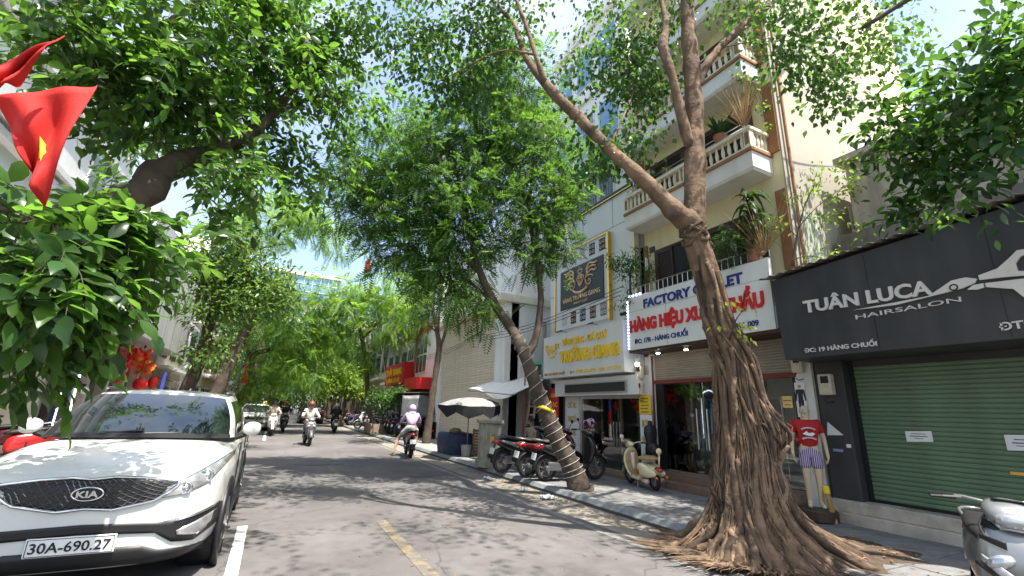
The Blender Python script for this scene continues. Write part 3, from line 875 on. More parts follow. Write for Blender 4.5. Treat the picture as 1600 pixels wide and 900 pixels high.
# racks in the shop
t = thing('clothes_rack', 'steel rail of hanging shirts seen through the shop glass', 'clothes rack', (8.9, 6.6, .42))
MB().cyl((0, -.9, 1.55), (0, .9, 1.55), .015, n=6).cyl((0, -.9, 0), (0, -.9, 1.55), .015, n=6).cyl((0, .9, 0), (0, .9, 1.55), .015, n=6).box(-.25, .25, -.92, -.88, 0, .03).box(-.25, .25, .88, .92, 0, .03).build('rail', M_STEEL, t)
cols = [M_BLUECLOTH, M_BLACK, M_TEAL, M_PAPER, mat('brown_cloth', (.16, .10, .07), .8), mat('grey_cloth', (.25, .25, .27), .8)]
for k in range(16):
    y = -.82 + k * .108; z = 1.5; w = .24
    mb = MB().hexa([(-w, y - .02, z - .72), (w, y - .02, z - .72), (w, y + .03, z - .72), (-w, y + .03, z - .72), (-w * .8, y - .012, z - .06), (w * .8, y - .012, z - .06), (w * .8, y + .02, z - .06), (-w * .8, y + .02, z - .06)])
    mb.hexa([(-w * .8, y - .012, z - .06), (w * .8, y - .012, z - .06), (w * .8, y + .02, z - .06), (-w * .8, y + .02, z - .06), (-.05, y - .01, z), (.05, y - .01, z), (.05, y + .01, z), (-.05, y + .01, z)])
    o = mb.build('hanging_shirt', cols[(k * 5 + k // 3) % 6], bevel=.01); o.location = (8.9, 6.6, .42)
    tag(o, ['dark blue', 'black', 'teal', 'white', 'brown', 'grey'][(k * 5 + k // 3) % 6] + ' shirt, ' + 'first second third fourth fifth sixth seventh eighth ninth tenth eleventh twelfth thirteenth fourteenth fifteenth sixteenth'.split()[15 - k] + ' from the left on the rail in the clothing shop', 'shirt', 'shirts on the rail')

# ---------------- gold shop
b = thing('gold_shop_building', 'narrow white clad jewellery shop building with a gold edged facade', 'building', (8.3, 10.4, .12), world_coords=True)
G0, G1 = 8.36, 12.45
MB().box(7.75, 14, G0, G1, 2.42, 7.55).build('wall', M_WHITE_CLEAN, b)
for zz in (3.9, 5.2, 6.6): MB().box(7.744, 7.752, G0, G1, zz, zz + .012).build('cladding_joint', M_GREYMETAL, b)
for yy in (9.2, 10.6, 11.4): MB().box(7.744, 7.752, yy, yy + .012, 6.6, 7.5).build('cladding_joint', M_GREYMETAL, b)
MB().box(7.70, 7.76, G0, G1, 7.5, 7.62).build('ledge', M_BLACK, b)
MB().box(7.69, 7.70, G0, G1, 7.5, 7.53).build('gold_strip', M_GOLD, b)
MB().box(7.735, 7.76, G0, G0 + .04, 3.8, 7.5).build('gold_strip', M_GOLD, b)
# window band
MB().box(7.85, 14, G0, G1, 7.55, 9.3).build('upper_wall', M_WHITE_CLEAN, b)
for k in range(4):
    ya = 9.2 + k * .75
    o = MB().box(7.82, 7.86, ya, ya + .70, 7.68, 8.75).build('window', M_WHITE, b)
    MB().box(7.815, 7.822, ya + .04, ya + .66, 7.73, 8.70).build('pane', M_WINGLASS, o)
    for q in range(5): MB().box(7.805, 7.814, ya + .1 + q * .12, ya + .112 + q * .12, 7.73, 8.7).build('bar', M_GREYMETAL, o)
aw = MB().hexa([(7.25, 9.0, 8.75), (7.85, 9.0, 8.85), (7.85, 12.2, 8.85), (7.25, 12.2, 8.75), (7.25, 9.0, 8.78), (7.85, 9.0, 9.3), (7.85, 12.2, 9.3), (7.25, 12.2, 8.78)])
aw.build('green_awning', mat('green_awning_sheet', (0.05, 0.42, 0.20), 0.5), b)
MB().box(8.3, 15, 9.0, 13.2, 9.3, 15.2).build('tower_wall', M_WHITE_CLEAN, b)
MB().box(9.8, 15, 10.0, 14.6, 15.2, 18.4).build('penthouse', M_WHITE_CLEAN, b)
MB().box(8.2, 15, 8.9, 13.3, 12.2, 12.4).build('floor_band', M_WHITE, b)
MB().box(8.2, 15, 8.9, 13.3, 15.1, 15.3).build('floor_band', M_WHITE, b)
for zz in (9.9, 12.8):
    for k in range(3):
        ya = 9.4 + k * 1.25
        o = MB().box(8.27, 8.31, ya, ya + 1.0, zz, zz + 1.7).build('window', M_WHITE, b)
        MB().box(8.262, 8.272, ya + .05, ya + .95, zz + .05, zz + 1.65).build('pane', M_BLUEGLASS, o)
MB().box(7.86, 7.98, 8.18, 8.34, 2.9, 9.0).build('concrete_pilaster', M_CONC, b)
# header, LED board, glass front
MB().box(7.50, 7.9, 8.20, 11.75, 2.0, 2.46).build('header', M_WHITE_CLEAN, b, bevel=.006)
led = MB().box(7.465, 7.50, 8.55, 11.2, 2.06, 2.34).build('display_board', M_STEEL, b)
MB().box(7.458, 7.466, 8.60, 11.15, 2.09, 2.31).build('display_screen', mat('dead_led_screen', (0.03, 0.026, 0.024), 0.6), led)
MB().box(7.78, 8.2, 10.9, 11.62, .12, 2.0).build('pier', M_WHITE_CLEAN, b)
MB().box(7.78, 8.2, 8.20, 8.40, .12, 2.0).build('pier', M_WHITE_CLEAN, b)
MB().box(7.35, 8.0, 8.32, 11.2, .10, .20).build('step', stp, b, bevel=.006)
MB().box(7.8, 11, 8.36, 8.42, .12, 2.45).build('shop_side_wall', M_INT, b)
MB().box(7.8, 11, 11.6, 11.66, .12, 2.45).build('shop_side_wall', M_INT, b)
MB().box(10.4, 10.5, 8.36, 11.6, .12, 2.45).build('shop_back_wall', M_INT, b)
MB().box(7.8, 11, 8.36, 11.66, .18, .22).build('shop_floor', mat('shop_tile', (0.35, 0.30, 0.25), 0.4), b)
MB().box(7.9, 11, 8.36, 11.66, 2.40, 2.45).build('shop_ceiling', M_WHITE, b)
f = MB().box(7.80, 7.86, 10.82, 10.9, .2, 2.0).box(7.80, 7.86, 8.40, 8.46, .2, 2.0).box(7.80, 7.86, 8.46, 10.82, 1.93, 2.0)
f.build('shop_frame', M_STEEL, b)
for (ya, yb) in ((9.98, 10.82), (9.22, 9.97), (8.46, 9.21)):
    MB().box(7.82, 7.832, ya + .006, yb - .006, .22, 1.93).build('glass_pane', M_GLASS, b)
for k in range(3):
    yy = 9.2 + k * .12
    MB().cyl((7.79, yy, .75), (7.79, yy, 1.35), .015, n=6).build('pull_handle', M_STEEL, b)
t = thing('jewellery_counter', 'glass jewellery counter with gold shelves inside the gold shop', 'counter', (8.6, 9.1, .22), world_coords=True)
MB().box(8.4, 8.95, 8.5, 9.7, .22, .5).build('base', M_WHITE, t)
MB().box(8.4, 8.95, 8.5, 9.7, .5, 1.1).build('case', M_GLASS, t)
for zz in (.52, .72, .92): MB().box(8.45, 8.9, 8.55, 9.65, zz, zz + .06).build('shelf', M_GOLD, t)
t = thing('wall_picture', 'dark framed picture on the back wall of the gold shop', 'picture', (10.38, 10.6, 1.0), world_coords=True)
MB().box(10.34, 10.4, 10.2, 10.9, .95, 1.8).build('frame', M_RED, t)
MB().box(10.33, 10.342, 10.26, 10.84, 1.0, 1.75).build('canvas', M_BLACK, t)
t = thing('display_shelf', 'wall shelf with blue and red boxes inside the gold shop', 'shelf', (10.2, 9.1, .22), world_coords=True)
MB().box(9.95, 10.38, 8.5, 9.9, .22, 1.0).build('cabinet', M_WHITE, t)
for k in range(3): MB().box(10.05, 10.38, 8.5, 9.9, 1.15 + k * .28, 1.18 + k * .28).build('board', M_PAPER, t)
for k in range(9):
    mm = (M_RED, M_BLUECLOTH, M_TEAL)[k % 3]; zz = 1.18 + (k // 3) * .28; yy = 8.55 + (k % 3) * .45
    o = MB().box(10.08, 10.3, yy, yy + .32, zz, zz + .15).build('gift_box', mm)
    tag(o, ('red', 'dark blue', 'teal')[k % 3] + ' gift box on the ' + ('lowest', 'middle', 'top')[k // 3] + ' shelf inside the gold shop', 'box', 'gift boxes on the display shelf')
M_GLD2 = mat('gold_letter', (0.52, 0.27, 0.03), 0.45, var=0.1)
def banner(name, label, y0, y1, z0, z1, x, words_):
    t = thing(name, label, 'poster', (x, (y0 + y1) / 2, z0), world_coords=True)
    MB().box(x - .015, x, y0, y1, z0, z1).build('sheet', M_PAPER, t)
    n = len(words_)
    for k, w_ in enumerate(words_):
        zz = z1 - (k + .72) * (z1 - z0) / n
        text(t, w_, (x - .0152, y1 - .06, zz), U, V, (y1 - y0) - .12, (z1 - z0) / n * .42, M_GLD2, .004, .03)
banner('vertical_banner', 'white vertical banner with CHẾ TÁC in gold left of the gold shop glass', 10.96, 11.52, .45, 1.95, 7.775, ['CHẾ TÁC', 'TRANG SỨC', 'VÀNG BẠC', 'ĐÁ QUÝ'])
banner('vertical_banner', 'white vertical banner with KIM CƯƠNG in gold under the yellow notice', 7.98, 8.36, .45, 1.55, 7.70, ['KIM CƯƠNG', 'ĐÁ QUÝ', 'MÃI MÃI'])
t = thing('yellow_notice', 'bright yellow notice board at the top right of the gold shop front', 'notice', (7.69, 8.2, 1.58), world_coords=True)
MB().box(7.675, 7.69, 7.98, 8.36, 1.56, 2.0).build('sheet', M_YELLOW, t)
for k in range(5): MB().box(7.673, 7.675, 8.05 + .02 * (k % 2), 8.32 - .015 * (k % 3), 1.90 - k * .075, 1.925 - k * .075).build('print_line', M_BROWN, t)
# lower sign
s = thing('gold_shop_sign', 'white box sign reading VÀNG BẠC ĐÁ QUÝ TRƯỜNG GIANG in raised gold letters', 'sign', (7.4, 10.2, 2.5), world_coords=True)
MB().box(7.30, 7.74, 8.40, 12.12, 2.52, 3.78).build('panel', M_SIGNWHITE, s, bevel=.01)
facade_text(s, 'VÀNG BẠC - ĐÁ QUÝ', 7.298, 11.05, 3.43, 2.05, .17, M_GOLDPAINT, .03, .03)
facade_text(s, 'TRƯỜNG GIANG', 7.298, 11.15, 2.95, 2.62, .31, M_GOLDPAINT, .04, .045)
facade_text(s, 'ĐC: 17A HÀNG CHUỐI', 7.298, 12.02, 2.60, 1.1, .075, M_GLD2, .01, .02)
facade_text(s, 'ĐT: 0988 456 456 - 096 107.2222', 7.298, 10.65, 2.60, 2.15, .085, M_GOLDPAINT, .01, .02)
def crest(par, x, yc, zc, sc, m):
    """a diamond between two plumed scrolls over a ribbon"""
    def ln(pts, r=.018):
        MB().tube([(x, yc - p[0] * sc, zc + p[1] * sc) for p in smooth_path(pts, 3)], r * sc, 6).build('crest_line', m, par, smooth=True)
    ln([(-.20, .06), (-.10, .16), (.10, .16), (.20, .06), (0, -.24), (-.20, .06)], .02)
    ln([(-.20, .06), (.20, .06)]); ln([(-.08, .06), (0, -.24), (.08, .06)]); ln([(-.10, .16), (-.08, .06), (0, .16), (.08, .06), (.10, .16)])
    ln([(-.09, .24), (-.12, .34), (0, .38), (.12, .34), (.09, .24), (-.09, .24)], .022)
    for sgn_ in (-1, 1):
        ln([(sgn_ * .30, -.05), (sgn_ * .42, .10), (sgn_ * .40, .30), (sgn_ * .55, .46), (sgn_ * .78, .40), (sgn_ * .98, .42)], .035)
        ln([(sgn_ * .42, .10), (sgn_ * .62, .20), (sgn_ * .80, .15), (sgn_ * .95, .18)], .03)
        ln([(sgn_ * .40, .25), (sgn_ * .66, .34), (sgn_ * .90, .28)], .03)
        ln([(sgn_ * .42, .02), (sgn_ * .60, .04), (sgn_ * .75, -.04)], .026)
        ln([(sgn_ * .30, -.05), (sgn_ * .36, -.22), (sgn_ * .52, -.28), (sgn_ * .60, -.18), (sgn_ * .52, -.10), (sgn_ * .46, -.18)], .022)
    ln([(-.40, -.34), (-.26, -.42), (0, -.46), (.26, -.42), (.40, -.34)], .05)
crest(s, 7.285, 11.62, 3.33, .42, M_GOLDPAINT)
# upper emblem board
s = thing('emblem_board', 'gold framed white board with a black jewellery emblem and ten product photos', 'sign', (7.7, 10.7, 4.0), world_coords=True)
MB().box(7.66, 7.748, 9.36, 11.98, 4.02, 6.46).build('board', M_SIGNWHITE, s)
MB().box(7.63, 7.748, 9.30, 9.36, 3.98, 6.50).box(7.63, 7.748, 11.98, 12.04, 3.98, 6.50).box(7.63, 7.748, 9.36, 11.98, 6.46, 6.50).build('gold_frame', M_GOLD, s)
cA = at(876.7, 430, x=7.66); cB = at(945, 471.7, x=7.66)
bk = MB().box(7.635, 7.66, cB.y, cA.y, 4.62, 5.88).build('emblem_panel', mat('emblem_black', (0.012, 0.011, 0.011), 0.4), s, bevel=.03)
yc = (cA.y + cB.y) / 2
M_ROSEG = mat('rose_gold', (0.72, 0.50, 0.27), 0.35, metal=0.5, var=0.15)
crest(s, 7.625, yc, 5.40, .85, M_ROSEG)
facade_text(s, 'VÀNG TRƯỜNG GIANG', 7.634, cA.y - .16, 4.82, (cA.y - cB.y) - .32, .14, M_ROSEG, .01, .0)
facade_text(s, 'VÀNG BẠC ĐÁ QUÝ', 7.634, yc + .35, 4.70, .7, .06, M_ROSEG, .008, .0)
pc = [mat('photo_dark', (.06, .06, .08)), mat('photo_grey', (.22, .21, .21)), mat('photo_pale', (.55, .50, .46)), mat('photo_black', (.03, .03, .035)), mat('photo_navy', (.03, .04, .08))]
for row in range(2):
    for k in range(5):
        ya = 11.62 - k * .475; za = 6.02 if row == 0 else 4.13
        o = MB().box(7.655, 7.662, ya - .27, ya, za, za + .36).build('product_photo', pc[(k + (row * 2)) % 5 if row else k], s)
        pr = MB(); r5 = random.Random(k + row * 9)
        for q in range(4):
            pr.torus((7.654, ya - .07 - .13 * (q % 2), za + .10 + .16 * (q // 2)), (1, 0.1, 0), .035 + .012 * r5.random(), .010, 10, 5)
        pr.build('printed_jewel', (M_ROSEG, M_PAPER)[(k + row) % 2], o)
for yy in (9.7, 11.2):
    t = thing('sign_lamp', 'small black spotlight on an arm above the ' + ('right' if yy < 10 else 'left') + ' half of the gold sign', 'light', (7.4, yy, 3.78), group='spotlights over the gold shop sign')
    MB().tube([(.3, 0, .02), (.1, 0, .10), (-.1, 0, .10)], .008, 6).build('arm', M_BLACK, t)
    MB().hexa([(-.16, -.1, .06), (-.08, -.1, .10), (-.08, .1, .10), (-.16, .1, .06), (-.15, -.1, .09), (-.09, -.1, .13), (-.09, .1, .13), (-.15, .1, .09)]).build('head', M_BLACK, t)
t = thing('security_camera', 'small dark security camera at the right end of the gold sign', 'camera', (7.55, 8.55, 3.95))
MB().cyl((-.15, .05, 0), (.02, -.02, .05), .045, n=10).build('body', M_BLACK, t)
MB().cyl((0, 0, .04), (.18, 0, .10), .012, n=6).build('bracket', M_WHITE, t)

# ---------------- alley beside the gold shop
b = thing('alley_house', 'plain white rear house at the end of the alley behind the awning', 'building', (11, 14, 0), world_coords=True)
MB().box(9.5, 15, 12.47, 18, .1, 7.6).build('wall', M_WHITE, b)
MB().box(9.45, 9.52, 13.4, 14.3, 4.6, 5.9).build('window', M_WINGLASS, b)
MB().box(8.9, 9.3, 13.9, 14.6, 3.5, 4.05).build('small_blue_board', M_BLUECLOTH, b)
MB().box(8.2, 9.5, 12.6, 15.4, 3.18, 3.26).build('green_canopy', mat('green_awning_sheet', (0.05, 0.42, 0.20)), b)
t = thing('metal_gate', 'dark blue sheet metal gate closing the alley beside the umbrella', 'gate', (8.0, 14, .12), world_coords=True)
MB().box(8.3, 8.35, 12.5, 15.6, .12, 1.75).build('sheet', mat('dark_gate', (0.012, 0.014, 0.022), .5), t)
MB().box(8.26, 8.31, 12.5, 15.6, 1.70, 1.78).build('rail', M_GREYMETAL, t)
aw = thing('fabric_awning', 'sagging white fabric awning over the alley between gold shop and cream shutter', 'awning', (7.3, 14, 2.3), world_coords=True)
mb = MB()
def awp(u, v):
    y = 12.3 + 3.6 * v
    x = 6.35 + 2.0 * u
    return (x, y + .15 * math.sin(u * 3), 1.98 + .85 * u + .30 * (v - .3) * (1 - u) - .12 * math.sin(v * math.pi * 2) * (1 - u) * .8 + .10 * (2 * v - 1) ** 2)
mb.grid(awp, 10, 14)
o = mb.build('canvas', mat('white_canvas', (0.70, 0.68, 0.66), .8, var=.08, dirt=.2, dscale=2, dirt_col=(.45, .42, .38)), aw, smooth=True)
sd = o.modifiers.new('solid', 'SOLIDIFY'); sd.thickness = .01
MB().cyl((6.35, 12.3, 2.0), (6.35, 15.9, 2.22), .02, n=6).cyl((8.35, 12.3, 2.95), (8.35, 15.9, 2.95), .02, n=6).cyl((6.35, 12.35, 2.0), (8.35, 12.35, 2.9), .018, n=6).build('frame', M_GREYMETAL, aw)
t = thing('ladder', 'tall pale wooden ladder standing against the alley wall', 'ladder', (7.4, 12.9, .12), world_coords=True)
lw = mat('pale_wood', (0.50, 0.40, 0.30), .7, var=.2, scale=9)
for yy in (12.75, 13.15): MB().hexa([(7.2, yy, .12), (7.25, yy, .12), (7.25, yy + .06, .12), (7.2, yy + .06, .12), (7.5, yy, 2.6), (7.55, yy, 2.6), (7.55, yy + .06, 2.6), (7.5, yy + .06, 2.6)]).build('rail', lw, t)
for k in range(9):
    zz = .38 + k * .26; xx = 7.2 + .3 * (zz - .12) / 2.48
    MB().box(xx, xx + .05, 12.8, 13.16, zz, zz + .05).build('rung', lw, t)
t = MB().cyl((7.3, 13.35, .12), (7.35, 13.35, 3.1), .03, n=8).build('drain_pipe', mat('terracotta_pipe', (0.42, 0.12, 0.06), .6)); tag(t, 'reddish brown pipe standing beside the pale ladder', 'pipe')
t = thing('red_banner', 'narrow red banner with gold lettering behind the leaning tree', 'banner', (7.6, 12.0, 1.1), world_coords=True)
MB().box(7.60, 7.62, 11.72, 12.2, 1.0, 2.25).build('cloth', M_RED, t)
for k, w_ in enumerate(('VÀNG', 'BẠC', 'ĐÁ', 'QUÝ')): text(t, w_, (7.599, 12.15, 1.98 - k * .27), U, V, .38, .13, M_GOLDPAINT, .002, .03)
t = thing('alley_door', 'dark narrow doorway post left of the white gold lettered banner', 'door', (7.7, 11.68, .12), world_coords=True)
MB().box(7.8, 7.9, 11.64, 12.44, .12, 2.42).build('leaf', M_BLACK, t)
MB().box(7.76, 7.8, 11.64, 11.70, .12, 2.42).build('post', M_GREYMETAL, t)

# ---------------- cream roller shutter building
b = thing('shutter_warehouse', 'low building with one huge cream roller shutter between white columns', 'building', (7.8, 19, .12), world_coords=True)
S0, S1 = 15.75, 22.2
pan = MB().box(7.48, 7.53, S0, S1, .15, 5.5).build('shutter', M_CREAM_SH, b)
sl = MB(); K = 1.3
for i in range(len(prof) - 1):
    (xa, za), (xb, zb) = prof[i], prof[i + 1]
    sl.quad((7.478 + xa * 1.6, S0, za * K * 1.45), (7.478 + xb * 1.6, S0, zb * K * 1.45), (7.478 + xb * 1.6, S1, zb * K * 1.45), (7.478 + xa * 1.6, S1, za * K * 1.45))
slm2 = sl.mesh('slat', M_CREAM_SH)
for k in range(48): link('slat', slm2, pan, loc=(0, 0, .17 + k * .111))
MB().box(7.3, 7.9, S1, S1 + .75, .12, 5.55).build('column', M_WHITE, b, bevel=.03)
MB().box(7.3, 7.9, S0 - .85, S0, .12, 5.55).build('column', M_WHITE, b, bevel=.03)
MB().box(7.25, 7.92, S1 + .003, S1 + .78, .12, .9).build('column_base', M_BLACK, b)
MB().box(7.0, 12, S0 - .95, S1 + .9, 5.55, 5.85).build('eave', M_IVORY, b, bevel=.02)
MB().box(7.55, 14, S0 - .85, S1 + .75, .12, 5.54).build('body', M_WHITE, b)
MB().box(7.9, 14, S0 - .4, S1 + .5, 5.85, 9.6).build('rear_storey', M_WHITE, b)
MB().box(7.3, 7.48, S0, S1, .10, .2).build('sill', M_CONC, b)

# ---------------- red and white shop further on
b = thing('red_white_shop', 'white painted corner shop with red bands and a large white window grid', 'building', (8, 26, .12), world_coords=True)
MB().box(7.4, 14, 23.2, 29.5, 2.9, 8.4).build('wall', M_WHITE, b)
rd = mat('soft_red_band', (0.50, 0.07, 0.07), .6)
MB().box(7.34, 7.42, 23.15, 29.5, 5.85, 6.25).build('band', rd, b)
MB().box(7.34, 7.42, 27.3, 27.55, 2.9, 5.85).build('band', rd, b)
MB().box(7.3, 7.45, 23.18, 29.5, 8.3, 8.6).build('cornice', rd, b)
for (ya, yb, za, zb) in ((25.0, 27.1, 3.5, 5.6), (27.8, 29.2, 3.6, 5.2), (24.2, 26.2, 6.6, 8.0), (27.0, 29, 6.6, 8.0)):
    o = MB().box(7.36, 7.41, ya, yb, za, zb).build('window', M_WHITE_CLEAN, b)
    n = 3
    for k in range(n):
        for q in range(2):
            w = (yb - ya) / n; h = (zb - za) / 2
            MB().box(7.35, 7.362, ya + k * w + .06, ya + (k + 1) * w - .06, za + q * h + .06, za + (q + 1) * h - .06).build('pane', M_WINGLASS, o)
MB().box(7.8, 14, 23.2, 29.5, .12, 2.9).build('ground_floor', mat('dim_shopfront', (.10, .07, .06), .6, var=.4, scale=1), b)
MB().loft([ring((6.9, 24.6, 2.5), (1, 0, 0), (0, 1, 0), .5, 1.5, 16, 4), ring((6.9, 24.6, 3.1), (1, 0, 0), (0, 1, 0), .55, 1.55, 16, 4)]).build('red_canopy', M_RED, b)
s = thing('red_shop_sign', 'bright red box sign with gold lettering on the corner shop', 'sign', (6.6, 30, 3), world_coords=True)
MB().box(6.75, 7.33, 27.6, 32.6, 2.95, 4.25).build('box', M_RED, s, bevel=.02)
text(s, 'THỜI TRANG', (6.748, 32.2, 3.55), U, V, 4.2, .42, M_GOLDPAINT, .02, .03)
text(s, 'HÀNG CHUỐI', (6.748, 31.6, 3.10), U, V, 3.2, .26, M_GOLDPAINT, .02, .03)
t = thing('shop_canopy', 'flat grey sheet canopy shading motorbikes in front of the red shop', 'canopy', (6.4, 25.5, 2.2), world_coords=True)
MB().hexa([(5.7, 22.9, 2.25), (7.8, 22.9, 2.35), (7.8, 30, 2.35), (5.7, 30, 2.25), (5.7, 22.9, 2.28), (7.8, 22.9, 2.38), (7.8, 30, 2.38), (5.7, 30, 2.28)]).build('sheet', M_ROOFTIN, t)
for yy in (23.2, 26.5, 29.8): MB().cyl((5.8, yy, .12), (5.8, yy, 2.25), .03, n=6).build('post', M_GREYMETAL, t)
t = thing('plastic_tarpaulin', 'translucent grey tarpaulin hung slanting under the canopy edge', 'tarpaulin', (6.5, 23.0, 1.5), world_coords=True)
mb = MB(); mb.grid(lambda u, v: (5.7 + 1.6 * u, 22.9 - .5 * (1 - v) * u + .05 * math.sin(9 * u), 1.25 + .9 * v - .4 * (1 - u) * (1 - v) + .03 * math.sin(7 * u + 4 * v)), 8, 6)
o = mb.build('sheet', mat('grey_tarp', (.09, .095, .105), .5, var=.3, scale=3), t, smooth=True); sd = o.modifiers.new('solid', 'SOLIDIFY'); sd.thickness = .008

# ---------------- plainer houses further along both sides
def house(name, label, x0, x1, y0, y1, h, m, face, storeys, group=None, rows=3):
    b = thing(name, label, 'building', ((x0 + x1) / 2, (y0 + y1) / 2, 0), world_coords=True, group=group)
    MB().box(x0, x1, y0, y1, .1, h).build('wall', m, b)
    fx = x0 if face < 0 else x1
    MB().box(fx - .25, fx + .25, y0 - .003, y1 + .003, h, h + .25).build('cornice', m, b)
    sh_ = h / storeys
    for s_ in range(storeys):
        for k in range(rows):
            w = (y1 - y0) / rows; ya = y0 + k * w + w * .2; yb = y0 + (k + 1) * w - w * .2
            za = s_ * sh_ + (.15 if s_ == 0 else .9); zb = (s_ + 1) * sh_ - .5
            o = MB().box(fx - .04, fx + .04, ya, yb, za, zb).build('window' if s_ else 'shop_door', M_DKBROWN if s_ % 2 else M_GREYMETAL, b)
            MB().box(fx - .055, fx + .055, ya + .08, (ya + yb) / 2 - .03, za + .08, zb - .08).build('pane', M_WINGLASS, o)
            MB().box(fx - .055, fx + .055, (ya + yb) / 2 + .03, yb - .08, za + .08, zb - .08).build('pane', M_WINGLASS, o)
        if s_: MB().box(fx - (.5 if face < 0 else 0), fx + (0 if face < 0 else .5), y0 + .1, y1 - .1, s_ * sh_ + .3, s_ * sh_ + .45).build('balcony_slab', M_WHITE, b)
    return b
beige = mat('beige_render', (.52, .45, .35), .85, streak=.4); grey_r = mat('grey_render', (.40, .39, .37), .85, streak=.4); ochre = mat('ochre_render', (.56, .42, .22), .85, streak=.35)
house('shophouse', 'grey rendered shophouse just beyond the red sign', 7.5, 14, 29.7, 35.5, 8.5, grey_r, -1, 3)
house('shophouse', 'beige shophouse behind the round yellow green tree', 7.5, 14, 35.7, 43, 10, beige, -1, 3)
house('shophouse', 'ochre shophouse far along the right side of the street', 7.5, 14, 43.3, 52, 9, ochre, -1, 3)
house('shophouse', 'white shophouse at the far right end of the street', 7.5, 14, 52.3, 70, 11, M_WHITE, -1, 3, rows=5)
house('shophouse', 'beige shophouse behind the slanting trunks on the left side', -13, LW, 27.0, 34, 8, beige, 1, 3)
house('shophouse', 'white shophouse far along the left side', -13, LW, 34.2, 43, 12, M_WHITE, 1, 4)
house('shophouse', 'ochre shophouse near the far left end of the street', -13, LW, 43.2, 56, 9.5, ochre, 1, 3, rows=4)
house('shophouse', 'grey shophouse at the far left end of the street', -13, LW, 56.2, 75, 10, grey_r, 1, 3, rows=5)
b = thing('end_building', 'dim grey building closing the far end of the shaded street', 'building', (2, 85, 0), world_coords=True)
MB().box(-14, 16, 84, 94, 0, 9).build('wall', grey_r, b)
for k in range(9): MB().box(-12 + k * 3, -10.4 + k * 3, 83.9, 84.02, 3.5, 5.5).build('window', M_WINGLASS, b)
b = thing('office_block', 'distant white office block with a blue glass top storey', 'building', (4, 96, 0), world_coords=True)
MB().box(-6.5, 8.4, 96, 110, 0, 21.5).build('wall', M_WHITE, b)
MB().box(-5.5, 8.6, 95.6, 110, 21.5, 26.3).build('glass_storey', M_BLUEGLASS, b)
MB().box(-6, 9.0, 95.2, 110, 26.3, 27.0).build('roof', M_WHITE, b)
for k in range(10): MB().box(-5.5 + k * 1.5, -5.4 + k * 1.5, 95.5, 95.61, 21.5, 26.3).build('mullion', M_WHITE, b)
for zz in (23.1, 24.7): MB().box(-5.5, 8.6, 95.5, 95.605, zz, zz + .1).build('mullion', M_WHITE, b)
for k in range(6):
    for q in range(2): MB().box(-5 + k * 2.2, -3.8 + k * 2.2, 95.9, 96.02, 15 + q * 3, 16.8 + q * 3).build('window', M_BLUEGLASS, b)

# ================================================================ left side
b = thing('white_townhouse', 'white townhouse with cornice bands and a small window at the upper left', 'building', (-7, 11, 0), world_coords=True)
MB().box(-13, -5.1, 5.5, 17.2, 4.2, 9.6).build('wall', M_WHITE, b)
MB().box(-13, -5.6, 5.5, 17.2, .1, 4.2).build('ground_floor', mat('beige_stone', (.50, .44, .37), .7, var=.1, streak=.2), b)
for zz, d in ((4.2, .35), (5.9, .18), (6.15, .28), (7.9, .12), (9.4, .3)): MB().box(-5.1 - .01, -5.1 + d, 5.4, 17.25, zz, zz + .14).build('cornice', M_WHITE, b)
for yy in (8.6, 11.4, 14.3):
    o = MB().box(-5.12, -5.06, yy, yy + 1.1, 6.6, 7.7).build('window', M_WHITE_CLEAN, b)
    for k in range(2):
        for q in range(2): MB().box(-5.07, -5.05, yy + .06 + k * .52, yy + .52 + k * .52, 6.66 + q * .52, 7.12 + q * .52).build('pane', mat('grey_pane', (.16, .17, .20), .2, spec=.7), o)
MB().box(-5.62, -5.55, 14.9, 16.5, .12, 3.4).build('stone_pier', mat('beige_stone', (.5, .44, .37)), b)
b = thing('overhang_building', 'building with a pale metal clad overhang above dark shopfronts', 'building', (-7, 22, 0), world_coords=True)
clad = mat('brushed_cladding', (.52, .51, .50), .5, metal=.15, var=.1, scale=2, streak=.5, streak_col=(.33, .32, .32))
MB().box(-13, -4.2, 17.35, 26.8, 3.55, 7.6).build('overhang', clad, b)
for k in range(5): MB().box(-4.21, -4.19, 18.8 + k * 1.6, 18.83 + k * 1.6, 3.55, 7.6).build('cladding_joint', M_GREYMETAL, b)
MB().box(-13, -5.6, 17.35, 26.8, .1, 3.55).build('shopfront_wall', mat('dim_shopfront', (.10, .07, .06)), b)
for k in range(4):
    ya = 19.2 + k * 1.9
    o = MB().box(-5.6, -5.55, ya, ya + 1.6, .15, 3.0).build('shop_window', M_BLACK, b)
    MB().box(-5.55, -5.545, ya + .06, ya + 1.54, .22, 2.94).build('pane', M_WINGLASS, o)
    MB().box(-5.6, -5.25, ya - .24, ya - .04, .1, 3.5).build('pier', mat('beige_stone', (.5, .44, .37)), b)
t = thing('arched_light_panel', 'dark blue arched panel outlined by a white light tube', 'sign', (-5.2, 17.6, .12), world_coords=True)
arc = [(-5.2, 17.0, .3), (-5.2, 17.0, 2.5), (-5.2, 17.1, 2.85), (-5.2, 17.45, 3.02), (-5.2, 17.85, 2.85), (-5.2, 17.95, 2.5), (-5.2, 17.95, .3)]
MB().prism([Vector(p) for p in arc], (-.1, 0, 0)).build('panel', mat('navy_panel', (.02, .025, .07), .3), t, fix=True)
MB().tube([(p[0] + .012, p[1], p[2]) for p in smooth_path(arc, 3)], .018, 6).build('light_tube', M_NEON, t)
t = thing('bunting', 'bunch of red and orange paper decorations hanging under the overhang', 'decoration', (-4.7, 20.5, 2.2), world_coords=True)
r6 = random.Random(2)
dec = [MB(), MB(), MB()]
